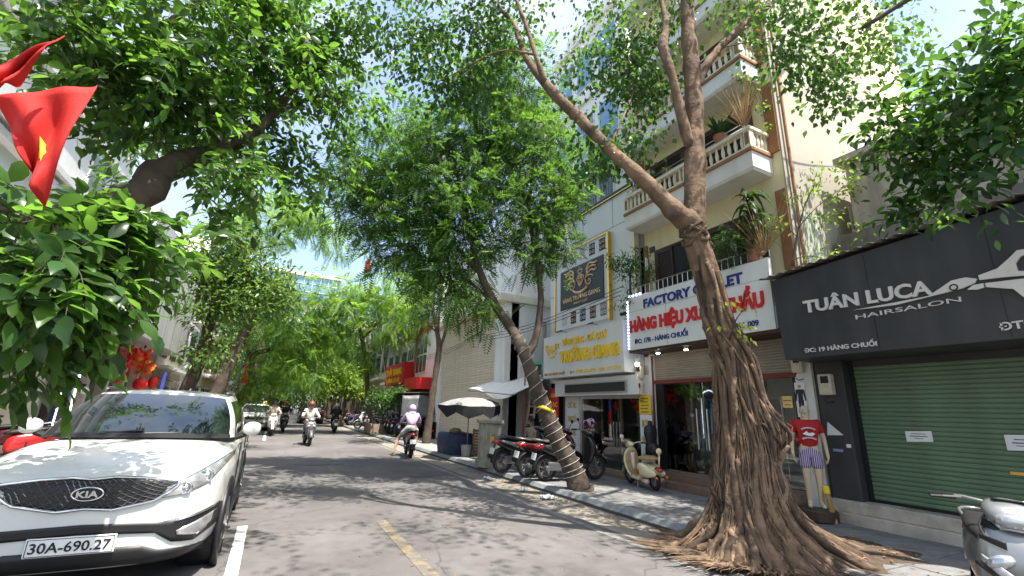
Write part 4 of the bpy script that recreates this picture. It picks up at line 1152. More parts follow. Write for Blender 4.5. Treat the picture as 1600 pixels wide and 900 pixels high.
for k in range(260):
    u = r6.random(); y = 18.9 + 3.9 * u
    z = 2.55 + .55 * math.sin(u * math.pi) + r6.gauss(0, .14) - (.5 * r6.random() if u < .25 else 0)
    x = -4.65 + r6.gauss(0, .15); s_ = r6.uniform(.05, .11)
    a = r6.uniform(0, 3.14)
    dx, dy = math.cos(a) * s_, math.sin(a) * s_
    dec[0 if u < .35 or r6.random() < .4 else 1]._add([(x - dx, y - dy, z), (x, y, z - s_), (x + dx, y + dy, z), (x, y, z + s_ * .9)], [(0, 1, 2, 3)])
for k, (mm, nm) in enumerate(((mat('red_paper', (.65, .02, .015), .6), 'red_paper_flowers'), (mat('orange_paper', (.70, .16, .015), .6), 'orange_paper_flowers'))):
    o = dec[k].build(nm, mm, t); sd = o.modifiers.new('solid', 'SOLIDIFY'); sd.thickness = .004; o['kind'] = 'stuff'
MB().cyl((-4.65, 18.8, 3.1), (-4.65, 23, 3.1), .02, n=6).build('cord', M_RED, t)
def lantern(label, p, r=.22):
    t = thing('paper_lantern', label, 'lantern', p, group='red lanterns under the overhang')
    MB().lathe([(.08, -.24), (r, -.12), (r * 1.1, 0), (r, .12), (.08, .24)], n=14).build('shade', mat('red_paper', (.65, .02, .015)), t, smooth=True)
    MB().cyl((0, 0, -.3), (0, 0, -.24), .07, n=8).cyl((0, 0, .24), (0, 0, .75), .01, n=5).build('cap', M_GOLD, t)
lantern('red paper lantern hanging lower right below the bunting', (-4.6, 22.2, 2.05))
lantern('smaller red lantern beside the flag post', (-4.6, 24.2, 2.2), .16)
t = thing('wall_lamp', 'small round wall lamp on the dark wall right of the arched panel', 'light', (-5.2, 18.7, 1.7))
MB().ball((0, 0, 0), .12).build('globe', M_PAPER, t); MB().box(-.15, 0, -.05, .05, .1, .2).build('bracket', M_BLACK, t)
t = thing('striped_post', 'short post painted red, blue and white by the dark shopfront', 'post', (-4.3, 24.5, .12))
for k, mm in enumerate((M_WHITE, M_RED, mat('blue_paint', (.04, .06, .35)))): MB().box(-.06, .06, -.06, .06, k * .85, (k + 1) * .85 - .003).build('band', mm, t)
t = thing('tin_awning', 'small dark tin awning on brackets on the left pavement', 'awning', (-4.5, 27.5, 2.2), world_coords=True)
MB().hexa([(-5.2, 26.9, 2.5), (-3.3, 26.9, 2.15), (-3.3, 31, 2.15), (-5.2, 31, 2.5), (-5.2, 26.9, 2.55), (-3.3, 26.9, 2.2), (-3.3, 31, 2.2), (-5.2, 31, 2.55)]).build('sheet', M_ROOFTIN, t)
for yy in (27.2, 30.8): MB().cyl((-3.4, yy, .1), (-3.4, yy, 2.16), .03, n=6).build('post', M_GREYMETAL, t)

# ================================================================ vehicles
def paint(name, col, rough=0.28, coat=0.6, metal=0.0):
    return mat(name, col, rough, metal=metal, var=0.03, scale=1.2, coat=coat, dirt=0.12, dscale=3.0, dirt_col=tuple(c * .55 + .03 for c in col))
P_WHITE = paint('white_car_paint', (0.63, 0.645, 0.61))
P_DARK = paint('black_car_paint', (0.012, 0.014, 0.018))
M_WSCREEN = mat('windscreen_glass', (0.008, 0.012, 0.013), 0.02, spec=1.0, var=0.05, coat=0.8)
M_HEAD = mat('headlamp_glass', (0.42, 0.43, 0.44), 0.12, metal=0.6, var=0.3, scale=14, coat=1.0)
M_TAIL = mat('tail_lamp_red', (0.32, 0.008, 0.008), 0.15, var=0.1, coat=1.0)
M_AMBER = mat('amber_lens', (0.55, 0.16, 0.01), 0.2, coat=.5)
M_PLATE = mat('number_plate', (0.74, 0.74, 0.72), 0.4, var=.03)

def lerp_path(pts, t):
    """point at t (0..1 over the index) of a polyline of tuples"""
    f = t * (len(pts) - 1); i = min(int(f), len(pts) - 2); f -= i
    return tuple(a + (b - a) * f for a, b in zip(pts[i], pts[i + 1]))

ST = [  # y, half width, bottom, shoulder, top
    (0.00, .50, .25, .80, .85), (.04, .66, .22, .835, .885), (.11, .765, .20, .87, .925), (.22, .835, .19, .91, .965), (.42, .89, .19, .955, 1.015),
    (.80, .918, .20, 1.0, 1.075), (1.20, .925, .21, 1.04, 1.13), (1.8, .925, .22, 1.05, 1.13), (2.6, .925, .22, 1.07, 1.13), (3.4, .922, .22, 1.09, 1.14),
    (3.9, .90, .24, 1.10, 1.14), (4.2, .86, .28, 1.09, 1.13), (4.36, .78, .34, 1.05, 1.09), (4.44, .62, .40, 1.0, 1.03)]
def car(name, label, paint_, loc, rz, plate, detail=True, group=None):
    t = thing(name, label, 'car', loc, rz, group)
    rings = []
    for (y, w, zb, zs, zt) in ST:
        m_ = (zb + zs) / 2
        h = [(0, zb), (w * .72, zb), (w * .93, zb + .05), (w * .985, zb + .18), (w, m_ + .02), (w * .99, zs - .16), (w * .965, zs - .05), (w * .90, zs + .012), (w * .68, zs + (zt - zs) * .72), (w * .35, zt - .006), (0, zt)]
        rings.append([(x, y, z) for x, z in h] + [(-x, y, z) for x, z in h[-2:0:-1]])
    mb = MB().loft(rings)
    me = mb.mesh('body', paint_, True)
    bo = bpy.data.objects.new('tmp', me); COL.objects.link(bo)
    s_ = bo.modifiers.new('s', 'SUBSURF'); s_.levels = 1
    cut = MB()
    for yy in (.88, 3.50):
        cut.cyl((-1.2, yy, .34), (-.60, yy, .34), .385, n=28).cyl((.60, yy, .34), (1.2, yy, .34), .385, n=28)
    co = cut.build('cut', None); bpy.context.view_layer.update()
    dg = bpy.context.evaluated_depsgraph_get()
    full = bpy.data.meshes.new_from_object(bo.evaluated_get(dg))
    bmx = bmesh.new(); bmx.from_mesh(full); bvh = BVHTree.FromBMesh(bmx)
    bl = bo.modifiers.new('b', 'BOOLEAN'); bl.object = co; bl.operation = 'DIFFERENCE'; bl.solver = 'EXACT'
    dg = bpy.context.evaluated_depsgraph_get()
    out = bpy.data.meshes.new_from_object(bo.evaluated_get(dg))
    for o in (bo, co): COL.objects.unlink(o); bpy.data.objects.remove(o)
    out.materials.clear(); out.materials.append(paint_)
    out.polygons.foreach_set('material_index', [0] * len(out.polygons))
    out.polygons.foreach_set('use_smooth', [True] * len(out.polygons)); out.set_sharp_from_angle(angle=R_(38))
    body = link('body', out, t)
    def hit(x, z, back=False):
        o_, d_ = (Vector((x, 9 if back else -2, z)), Vector((0, -1 if back else 1, 0)))
        p, n_, i, d = bvh.ray_cast(o_, d_)
        return p if p is not None else Vector((x, 4.4 if back else .6, z))
    def drape(nm, m, top, bot, nu=24, nv=5, off=.006, par=None, back=False, smooth=True, thick=.01):
        def fn(u, v):
            a = lerp_path(top, u); b = lerp_path(bot, u)
            x = b[0] + (a[0] - b[0]) * v; z = b[1] + (a[1] - b[1]) * v
            p = hit(x, z, back); return (p.x, p.y + (off if back else -off), p.z)
        o = MB().grid(fn, nu, nv).build(nm, m, par or t, smooth=smooth)
        s_ = o.modifiers.new('solid', 'SOLIDIFY'); s_.thickness = thick; s_.offset = 0
        return o
    def mir(p): return [(-x, z) for x, z in p]
    def dtube(nm, m, pts, r, off=.012, n=6, par=None, closed=False, back=False):
        q = []
        P_ = pts + ([pts[0]] if closed else [])
        for i in range(len(P_) - 1):
            for k in range(4):
                x = P_[i][0] + (P_[i + 1][0] - P_[i][0]) * k / 4; z = P_[i][1] + (P_[i + 1][1] - P_[i][1]) * k / 4
                h = hit(x, z, back); q.append((h.x, h.y + (off if back else -off), h.z))
        h = hit(*P_[-1], back); q.append((h.x, h.y + (off if back else -off), h.z))
        return MB().tube(q, r, n).build(nm, m, par or t, smooth=True)
    # grille
    gt = [(-.57, .845), (-.32, .875), (-.13, .885), (0, .872), (.13, .885), (.32, .875), (.57, .845)]
    gb = [(-.57, .805), (-.43, .70), (-.17, .645), (0, .662), (.17, .645), (.43, .70), (.57, .805)]
    g = drape('grille', M_BLACK, gt, gb, 36, 6, .004)
    if detail:
        lat = MB()
        for r_ in range(1, 9):
            v = r_ / 9
            for k in range(44):
                u0, u1 = k / 44, (k + 1) / 44
                def pt(u, dv):
                    a = lerp_path(gt, u); b = lerp_path(gb, u); vv = min(max(v + dv, .02), .98)
                    x = b[0] + (a[0] - b[0]) * vv; z = b[1] + (a[1] - b[1]) * vv; h = hit(x, z); return (h.x, h.y - .013, h.z)
                s0 = .045 if (k + r_) % 2 else -.045
                lat.tube([pt(u0, s0), pt(u1, -s0)], .0032, 3, cap=False)
        lat.build('grille_mesh', M_GREYMETAL, g)
    dtube('grille_surround', M_CHROME, gt + gb[::-1], .013, closed=True)
    # lower bumper, fog lamp pockets
    if not detail: drape('bumper_band', M_BLACK, [(-.6, .50), (.6, .50)], [(-.5, .44), (.5, .44)], 20, 2, .007)
    if detail: drape('bumper_band', M_BLACK, [(-.885, .60), (-.62, .555), (-.5, .53), (0, .548), (.5, .53), (.62, .555), (.885, .60)], [(-.885, .44), (-.74, .36), (-.60, .375), (-.48, .455), (0, .478), (.48, .455), (.60, .375), (.74, .36), (.885, .44)], 56, 4, .007)
    if detail: drape('lower_bumper', M_BLACK, [(-.885, .31), (-.52, .325), (-.40, .37), (.40, .37), (.52, .325), (.885, .31)], [(-.885, .20), (-.5, .19), (-.4, .19), (.4, .19), (.5, .19), (.885, .20)], 40, 4, .007)
    for sg in (1, -1):
        f_ = (lambda p: p) if sg > 0 else mir
        hl = drape('headlight', M_HEAD, f_([(.50, .805), (.60, .85), (.75, .935), (.885, 1.0)]), f_([(.47, .715), (.60, .735), (.76, .80), (.888, .955)]), 22, 8, .008)
        for (x, z, r) in ((.62, .785, .045), (.745, .865, .05)):
            h = hit(sg * x, z)
            MB().torus((h.x, h.y - .012, h.z), (0, 1, 0), r, .009, 18, 6).ball((h.x, h.y - .006, h.z), (r * .75, .018, r * .75), 14, 8).build('projector', M_CHROME, hl, smooth=True)
        dtube('headlight_rim', M_BLACK, f_([(.50, .808), (.60, .853), (.75, .938), (.885, 1.003)]), .006, .010)
        drape('fog_lamp', M_HEAD, f_([(.62, .46), (.74, .51), (.86, .565)]), f_([(.63, .425), (.76, .40), (.85, .47)]), 10, 4, .016)
        dtube('fog_trim', M_CHROME, f_([(.60, .535), (.74, .57), (.872, .605)]), .010, .014)
        # mirrors
        mr = MB().loft([ring((sg * (.90 + .05 * k), 1.62 + .015 * k, 1.20), (0, 1, 0), (0, 0, 1), a, b_, 12, 3) for k, (a, b_) in enumerate(((.05, .04), (.085, .075), (.095, .085), (.09, .08), (.05, .05)))])
        mo = mr.build('door_mirror', paint_, t, smooth=True, subsurf=1)
        MB().tube([(sg * .84, 1.62, 1.10), (sg * .95, 1.62, 1.14)], [.035, .03], 8).build('mirror_foot', M_BLACK, mo)
        MB().ball((sg * 1.0, 1.71, 1.20), (.075, .008, .06), 12, 6).build('mirror_glass', M_CHROME, mo)
        for yy in (1.95, 2.85): MB().box(sg * .925, sg * .955, yy, yy + .2, .92, .955).build('door_handle', M_CHROME, t, bevel=.008)
        MB().box(sg * .87, sg * .935, 1.28, 3.1, .25, .40).build('sill_cladding', M_BLACK, t, bevel=.02)
        # door shut lines
        for yy in (1.42, 2.5, 3.25): MB().box(sg * .915, sg * .9295, yy, yy + .008, .42, 1.06).build('door_gap', M_BLACK, t)
        drape('tail_light', M_TAIL, f_([(.40, 1.0), (.6, 1.02), (.84, 1.0)]), f_([(.42, .90), (.6, .86), (.84, .84)]), 12, 4, .008, back=True)
        for yy in (.88, 3.50):
            w_ = MB().loft([ring((sg * (.66 + d), yy, .335), (0, 1, 0), (0, 0, 1), r, r, 32) for d, r in ((0, .26), (.01, .32), (.05, .335), (.19, .335), (.23, .32), (.24, .27))])
            w = w_.build('wheel', M_RUBBER, t, smooth=True, autosm=50)
            rim = MB().lathe([(.0, .03), (.06, .035), (.07, .0), (.20, -.03), (.235, .02), (.25, .02), (.25, -.12), (.0, -.12)], (sg * .895, yy, .335), 30, Matrix.Rotation(sg * math.pi / 2, 3, 'Y'))
            rm = rim.build('rim', M_GREYMETAL, w, smooth=True, autosm=40)
            sp = MB()
            for k in range(5):
                a = k * 2 * math.pi / 5 + .3
                sp.tube([(sg * .915, yy + .05 * math.cos(a), .335 + .05 * math.sin(a)), (sg * .905, yy + .23 * math.cos(a), .335 + .23 * math.sin(a))], [.035, .028], 6)
            sp.build('spokes', M_STEEL, rm)
            MB().torus((sg * .90, yy, .34), (1, 0, 0), .40, .035, 36, 6).build('arch_trim', M_BLACK, t, smooth=True)
            MB().lathe([(.0, 0), (.38, 0), (.38, .28), (0, .28)], (sg * .62, yy, .34), 24, Matrix.Rotation(sg * math.pi / 2, 3, 'Y')).build('wheel_well', M_BLACK, t)
    # cabin
    base = [(0, 1.10, 1.135), (.45, 1.16, 1.13), (.74, 1.30, 1.12), (.825, 1.46, 1.11), (.845, 2.0, 1.10), (.85, 2.9, 1.115), (.82, 3.7, 1.14), (.72, 4.22, 1.12), (.40, 4.34, 1.11), (0, 4.36, 1.11)]
    top = [(0, 2.02, 1.575), (.36, 2.05, 1.572), (.575, 2.10, 1.56), (.64, 2.17, 1.553), (.665, 2.45, 1.575), (.67, 3.0, 1.585), (.64, 3.6, 1.565), (.55, 3.95, 1.53), (.30, 4.02, 1.54), (0, 4.03, 1.545)]
    SB = [Vector(p) for p in smooth_path(base, 6)]; STp = [Vector(p) for p in smooth_path(top, 6)]
    NS = len(SB) - 1
    def shell(i, v, off=0.0, sg=1):
        f = max(0, min(NS, i)); k = min(int(f), NS - 1); q = f - k
        b = SB[k].lerp(SB[k + 1], q); p = STp[k].lerp(STp[k + 1], q)
        c = b.lerp(p, v)
        nrm = Vector((c.x * 1.3, (c.y - 2.7) * .55, .35)); nrm.normalize()
        c = c + nrm * (.045 * math.sin(math.pi * v) * (.6 + .4 * abs(c.x)) + off)
        return Vector((c.x * sg, c.y, c.z))
    sh_ = MB()
    for sg in (1, -1): sh_.grid(lambda u, v: shell(u * NS, v, 0, sg), NS, 6)
    sh_.build('pillars', paint_, t, smooth=True)
    rf = MB()
    def roofp(u, v):
        p = shell(u * NS, 1.0); tt = 2 * v - 1
        return (p.x * tt, p.y, p.z + .055 * (1 - tt * tt) * min(1, p.x / .6))
    rf.grid(roofp, NS, 12)
    rf.build('roof', paint_, t, smooth=True)
    ws = MB()
    wi = 14.2
    def wsp(u, v):
        s_ = -1 if u < .5 else 1; return shell(abs(2 * u - 1) * wi, .035 + .93 * v, .006, s_)
    ws.grid(wsp, 36, 8)
    wso = ws.build('windscreen', M_WSCREEN, t, smooth=True)
    def strip(v0, v1, off, i1, m, nm):
        MB().grid(lambda u, v: shell(abs(2 * u - 1) * i1, v0 + (v1 - v0) * v, off, -1 if u < .5 else 1), 36, 2).build(nm, m, t, smooth=True)
    strip(-.03, .06, .011, wi + .5, M_BLACK, 'cowl')
    for sg in (1, -1):
        for (ia, ib) in ((19.5, 27.6), (28.3, 34.5), (35.2, 40.0)):
            MB().grid(lambda u, v: shell(ia + (ib - ia) * u, .06 + .80 * v, .005, sg), 12, 5).build('side_window', M_WSCREEN, t, smooth=True)
        dtp = [shell(ia_, 1.0, .02, sg) for ia_ in np.linspace(21, 42, 14)]
        MB().tube([(p.x * .93, p.y, p.z + .045) for p in dtp], .014, 6).build('roof_rail', M_STEEL, t)
    MB().grid(lambda u, v: shell(NS - abs(2 * u - 1) * 9, .12 + .75 * v, .006, -1 if u < .5 else 1), 24, 5).build('rear_window', M_WSCREEN, t, smooth=True)
    if detail:
        wp = MB()
        for (x0, x1) in ((-.55, .02), (.05, .66)):
            q = []
            for k in range(9):
                x = x0 + (x1 - x0) * k / 8; i = abs(x) / .78 * 15
                p = shell(min(i, 14), .045 + .05 * k / 8, .022, 1 if x > 0 else -1); q.append((x, p.y, p.z))
            wp.tube(q, .009, 5)
        wp.build('wipers', M_BLACK, t)
        MB().loft([ring((.0, 3.75, 1.60), (1, 0, 0), (0, 1, 0), .035, .09, 10), ring((0, 3.80, 1.66), (1, 0, 0), (0, 1, 0), .015, .05, 10), ring((0, 3.84, 1.69), (1, 0, 0), (0, 1, 0), .006, .02, 10)]).build('antenna', paint_, t, smooth=True)
        # bonnet shut line
        hl_ = [(.60, .875), (.74, .952), (.84, 1.02)]
        # badge
        h = hit(0, .772)
        bd = MB().lathe([(.0, .0), (.9, .0), (1.0, .008), (.95, .018), (0, .018)], (0, 0, 0), 28, Matrix.Rotation(math.pi / 2, 3, 'X'))
        bd.v = [(v[0] * .098, v[1] + h.y - .02, v[2] * .050 + .772) for v in bd.v]
        bo_ = bd.build('badge', M_BLACK, t, smooth=True, autosm=40)
        rgm = MB().tube([(.096 * math.cos(a), h.y - .040, .772 + .048 * math.sin(a)) for a in np.linspace(0, 2 * math.pi, 33)], .006, 6)
        rgm.build('badge_ring', M_CHROME, bo_, smooth=True)
        text(bo_, 'KIA', (-.068, h.y - .040, .748), (1, 0, 0), V, .136, .048, M_CHROME, .006, .03)
    if plate:
        h = hit(0, .43)
        pl = MB().box(-.285, .245, h.y - .035, h.y - .02, .345, .475).build('number_plate', M_PLATE, t, bevel=.006)
        if detail:
            pl2 = MB()
            for (a, b_, c, d) in ((-.275, .235, .352, .356), (-.275, .235, .464, .468), (-.275, -.271, .356, .464), (.231, .235, .356, .464)): pl2.box(a, b_, h.y - .038, h.y - .035, c, d)
            pl2.build('plate_border', M_BLACK, pl)
            text(pl, plate, (-.258, h.y - .036, .375), (1, 0, 0), V, .475, .072, M_BLACK, .004, .012)
    MB().box(-.26, .26, 4.445, 4.46, .72, .83).build('rear_plate', M_PLATE, t, bevel=.004)
    MB().box(-.8, .8, .5, 4.1, .19, .30).build('underbody', M_BLACK, t)
    return t
suv = car('white_suv', 'large white crossover parked at the left facing the viewer with a black grille', P_WHITE, (-1.17, 4.93, 0), R_(0), '30A-690.27', True)
car('white_car', 'white car parked further down the left kerb behind the big crossover', P_WHITE, (-.78, 30.0, 0), 0, '30', False, 'cars along the left kerb').scale = (.96, 1, .90)
car('silver_car', 'pale silver car half hidden behind the parked white car down the left kerb', paint('silver_car_paint', (.45, .46, .47), metal=.3), (-.62, 36.5, 0), R_(2), '30', False, 'cars along the left kerb')
car('black_suv', 'black crossover driving away in the middle distance', P_DARK, (3.1, 46.2, 0), R_(180), '', False)

# ---------------------------------------------------------------- scooters
def wheel(par, y, r, nm, rimm, w=.045):
    o = MB().torus((0, y, r), (1, 0, 0), r - w, w, 28, 8, 1.05).build(nm, M_RUBBER, par, smooth=True)
    rim = MB().torus((0, y, r), (1, 0, 0), r - w * 2.0, .016, 24, 6, 1.8).cyl((-.05, y, r), (.05, y, r), .045, n=12)
    for k in range(6):
        a = k * math.pi / 3
        rim.tube([(.01, y + .03 * math.cos(a), r + .03 * math.sin(a)), (0, y + (r - w * 2) * math.cos(a + .15), r + (r - w * 2) * math.sin(a + .15))], [.018, .014], 5)
    rim.torus((.04, y, r), (1, 0, 0), .085, .012, 16, 4, .3)
    rim.build('rim', rimm, o, smooth=True, autosm=40)
    return o
def fender(par, y, r, a0, a1, hw, m, nm, lift=.03):
    def fn(u, v):
        a = R_(a0 + (a1 - a0) * u); t_ = (v - .5) * 2
        rr_ = r + lift - .035 * t_ * t_
        return (hw * t_, y - rr_ * math.cos(a), r + rr_ * math.sin(a))
    o = MB().grid(fn, 14, 6).build(nm, m, par, smooth=True)
    s_ = o.modifiers.new('solid', 'SOLIDIFY'); s_.thickness = .008
    return o
def scooter(name, label, loc, rz, body_m, trim_m=None, group=None, lean=0.0, seat_m=None, mirrors=True):
    trim_m = trim_m or M_BLACK; seat_m = seat_m or mat('seat_vinyl', (.016, .016, .017), .5, bump=.2)
    t = thing(name, label, 'motorbike', loc, rz, group)
    t.rotation_euler = (0, lean, rz)
    wheel(t, -.62, .27, 'front_wheel', M_GREYMETAL); wheel(t, .62, .27, 'rear_wheel', M_GREYMETAL, .05)
    fender(t, -.62, .27, 10, 135, .065, body_m, 'front_fender')
    fender(t, .62, .27, 60, 185, .075, M_BLACK, 'rear_fender', .045)
    fk = MB()
    for s_ in (-1, 1): fk.tube([(s_ * .075, -.62, .27), (s_ * .07, -.50, .62)], [.022, .026], 8)
    fk.tube([(0, -.50, .6), (0, -.36, 1.0)], .03, 8).build('front_fork', M_GREYMETAL, t)
    fs = MB().loft([ring((0, y, z), (1, 0, 0), (0, 1, .25), w, d, 16, 2.6) for z, y, w, d in ((.34, -.40, .10, .035), (.46, -.43, .17, .06), (.60, -.46, .20, .085), (.74, -.47, .205, .10), (.86, -.43, .17, .10), (.95, -.38, .10, .07))])
    cw = fs.build('front_cowl', body_m, t, smooth=True, subsurf=1)
    for s_ in (-1, 1): MB().ball((s_ * .10, -.545, .72), (.075, .035, .04), 12, 8, Matrix.Rotation(s_ * .45, 3, 'Y')).build('turn_signal', M_HEAD, cw, smooth=True)
    MB().loft([ring((0, y, z), (1, 0, 0), (0, .3, 1), w, d, 14, 2.4) for y, z, w, d in ((-.50, .95, .05, .03), (-.47, .97, .12, .06), (-.40, 1.0, .15, .075), (-.30, 1.02, .12, .06), (-.24, 1.02, .05, .03))]).build('handlebar_cover', body_m, t, smooth=True, subsurf=1)
    MB().ball((0, -.475, .955), (.10, .05, .05), 14, 8).build('headlight', M_HEAD, t, smooth=True)
    hb = MB().tube(smooth_path([(-.35, -.20, 1.02), (-.2, -.28, 1.04), (0, -.34, 1.02), (.2, -.28, 1.04), (.35, -.20, 1.02)], 3), .013, 8)
    hbo = hb.build('handlebar', M_GREYMETAL, t, smooth=True)
    for s_ in (-1, 1):
        MB().cyl((s_ * .24, -.262, 1.035), (s_ * .36, -.195, 1.02), .020, n=10).build('grip', M_BLACK, hbo)
        MB().tube([(s_ * .21, -.30, 1.04), (s_ * .30, -.29, 1.03), (s_ * .36, -.25, 1.02)], .006, 5).build('brake_lever', M_STEEL, hbo)
        if mirrors:
            MB().tube([(s_ * .19, -.29, 1.05), (s_ * .22, -.32, 1.15), (s_ * .27, -.31, 1.22)], .007, 6).ball((s_ * .29, -.31, 1.25), (.06, .014, .04), 12, 6).build('mirror', M_BLACK, hbo, smooth=True)
    MB().loft([ring((0, y, z), (1, 0, 0), (0, 0, 1), w, d, 14, 3.5) for y, z, w, d in ((-.42, .36, .10, .05), (-.33, .28, .15, .05), (-.12, .26, .165, .045), (.06, .30, .15, .07), (.14, .36, .12, .10))]).build('floorboard', M_BLACK, t, smooth=True)
    MB().loft([ring((0, y, z), (1, 0, 0), (0, 0, 1), w, d, 16, 2.5) for y, z, w, d in ((-.02, .50, .09, .17), (.10, .54, .145, .19), (.34, .60, .165, .165), (.58, .655, .145, .125), (.78, .70, .10, .085), (.90, .73, .05, .04))]).build('body_panel', body_m, t, smooth=True, subsurf=1)
    MB().loft([ring((0, y, z), (1, 0, 0), (0, 0, 1), w, d, 14, 2.8) for y, z, w, d in ((-.06, .71, .06, .03), (.02, .745, .11, .045), (.25, .765, .145, .045), (.42, .785, .15, .05), (.62, .815, .13, .045), (.80, .825, .07, .025))]).build('seat', seat_m, t, smooth=True, subsurf=1)
    MB().tube(smooth_path([(-.10, .62, .80), (-.11, .82, .84), (0, .95, .85), (.11, .82, .84), (.10, .62, .80)], 3), .014, 6).build('grab_rail', M_GREYMETAL, t, smooth=True)
    MB().loft([ring((0, y, z), (1, 0, 0), (0, 0, 1), w, d, 12, 2.5) for y, z, w, d in ((.76, .70, .11, .055), (.88, .705, .10, .05), (.93, .71, .05, .03))]).build('tail_light', M_TAIL, t, smooth=True)
    pb = MB().hexa([(-.02, .84, .66), (.02, .84, .66), (.02, .93, .40), (-.02, .93, .40), (-.02, .86, .66), (.02, .86, .66), (.02, .95, .40), (-.02, .95, .40)])
    po = pb.build('plate_bracket', M_BLACK, t)
    MB().hexa([(-.095, .938, .44), (.095, .938, .44), (.095, .950, .44), (-.095, .950, .44), (-.095, .905, .57), (.095, .905, .57), (.095, .917, .57), (-.095, .917, .57)]).build('number_plate', M_PLATE, po)
    MB().box(-.10, .10, .22, .62, .22, .40).cyl((-.12, .62, .27), (.12, .62, .27), .06, n=10).build('engine', M_GREYMETAL, t, bevel=.02)
    ex = MB().tube([(.12, .20, .24), (.155, .40, .26), (.165, .55, .30), (.17, .90, .37), (.17, .93, .375)], [.02, .03, .058, .062, .03], 12).build('exhaust', M_BLACK, t, smooth=True, autosm=40)
    MB().tube([(.20, .50, .315), (.205, .78, .365)], [.04, .04], 8).build('heat_shield', M_STEEL, ex, smooth=True)
    MB().tube([(-.10, .10, .22), (-.17, .18, .02)], .012, 6).tube([(-.10, .16, .24), (-.12, .06, .2)], .01, 6).build('side_stand', M_GREYMETAL, t)
    return t
B_BLACK = paint('black_bike_paint', (.012, .012, .014)); B_RED = paint('dark_red_bike_paint', (.055, .006, .009)); B_WHITE = paint('white_bike_paint', (.68, .68, .67))
B_SILV = paint('silver_bike_paint', (.22, .23, .23), metal=.5); B_BLUE = paint('blue_bike_paint', (.03, .06, .22)); B_GREY = paint('grey_bike_paint', (.12, .12, .13)); B_LIT = paint('bright_red_bike_paint', (.50, .02, .02))
PZ = .123
GB = 'scooters parked by the leaning tree'
HP = math.pi / 2
s1 = scooter('parked_scooter', 'black and silver scooter nearest the utility cabinet with its rear to the street', (5.62, 10.15, PZ), HP + R_(4), B_BLACK, group=GB, lean=R_(-4))
wp_ = MB().loft([ring((.155 - .02 * abs(y - .35) , y, z), (0, 1, .25), (0, -.25, 1), .03, d, 8) for y, z, d in ((.08, .55, .03), (.3, .60, .075), (.55, .66, .06), (.75, .70, .02))])
for sg in (1, -1):
    q = MB().grid(lambda u, v: (sg * (.205 - .10 * (u - .4) ** 2 - .02 * v), .06 + .72 * u, .50 + .22 * u + .13 * v * (1 - .6 * u)), 8, 3)
    o = q.build('side_cowl', B_SILV, s1, smooth=True); sd = o.modifiers.new('solid', 'SOLIDIFY'); sd.thickness = .01
scooter('parked_scooter', 'dark red scooter in the middle of the three beside the leaning tree', (5.82, 9.28, PZ), HP + R_(2), B_RED, group=GB, lean=R_(-5))
scooter('parked_scooter', 'black scooter standing right behind the base of the leaning tree', (5.98, 8.72, PZ), HP + R_(-3), B_BLACK, group=GB, lean=R_(-5))
sv = scooter('silver_scooter', 'silver scooter facing the street at the lower right corner with an angular fairing', (4.57, 1.55, .0), R_(-64), B_SILV, lean=R_(4), mirrors=False)
def shell_patch(par, nm, m, fn, nu=12, nv=4, th=.01):
    o = MB().grid(fn, nu, nv).build(nm, m, par, smooth=True); q = o.modifiers.new('solid', 'SOLIDIFY'); q.thickness = th; return o
for sg in (1, -1):
    # long clear lamps swept up the fairing, dark vents above them
    shell_patch(sv, 'lamp_lens', M_HEAD, lambda u, v: (sg * (.03 + .15 * u), -.585 + .06 * u * u + .01 * abs(v - .5), .575 + .13 * u + (.075 - .03 * u) * v))
    shell_patch(sv, 'dark_vent', M_BLACK, lambda u, v: (sg * (.07 + .10 * u), -.575 + .055 * u * u, .80 + .035 * u + (.045 - .02 * u) * v))
    shell_patch(sv, 'fairing_edge', M_BLACK, lambda u, v: (sg * (.01 + .19 * u), -.588 + .075 * u * u, .545 + .14 * u + .018 * v), th=.016)
shell_patch(sv, 'main_lamp', M_HEAD, lambda u, v: ((u - .5) * .24, -.505 + .20 * (u - .5) ** 2 * 2 + .04 * v, .905 + .075 * v - .10 * (u - .5) ** 2), 16, 5)
MB().loft([ring((0, y, z), (1, 0, 0), (0, .3, 1), w, d, 14, 2.6) for y, z, w, d in ((-.47, .885, .10, .02), (-.42, .90, .15, .035), (-.34, .92, .13, .03))]).build('dark_gap', M_BLACK, sv, smooth=True)
shell_patch(sv, 'speedometer', M_WSCREEN, lambda u, v: ((u - .5) * .16, -.40 + .10 * v, 1.078 - .02 * v), 6, 4)
MB().tube(smooth_path([(-.10, -.40, 1.0), (-.16, -.44, .90), (-.12, -.50, .80)], 3), .007, 5).tube(smooth_path([(.10, -.40, 1.0), (.16, -.44, .90), (.12, -.50, .80)], 3), .007, 5).build('cables', M_BLACK, sv)
scooter('dark_red_scooter', 'dark red scooter parked at the far left beneath the leaves', (-4.9, 13.2, .115), R_(-70), B_RED, group='scooters on the left pavement')
scooter('red_scooter', 'bright red scooter beside the white crossover on the left pavement', (-4.1, 11.6, .115), R_(-60), B_LIT, group='scooters on the left pavement')
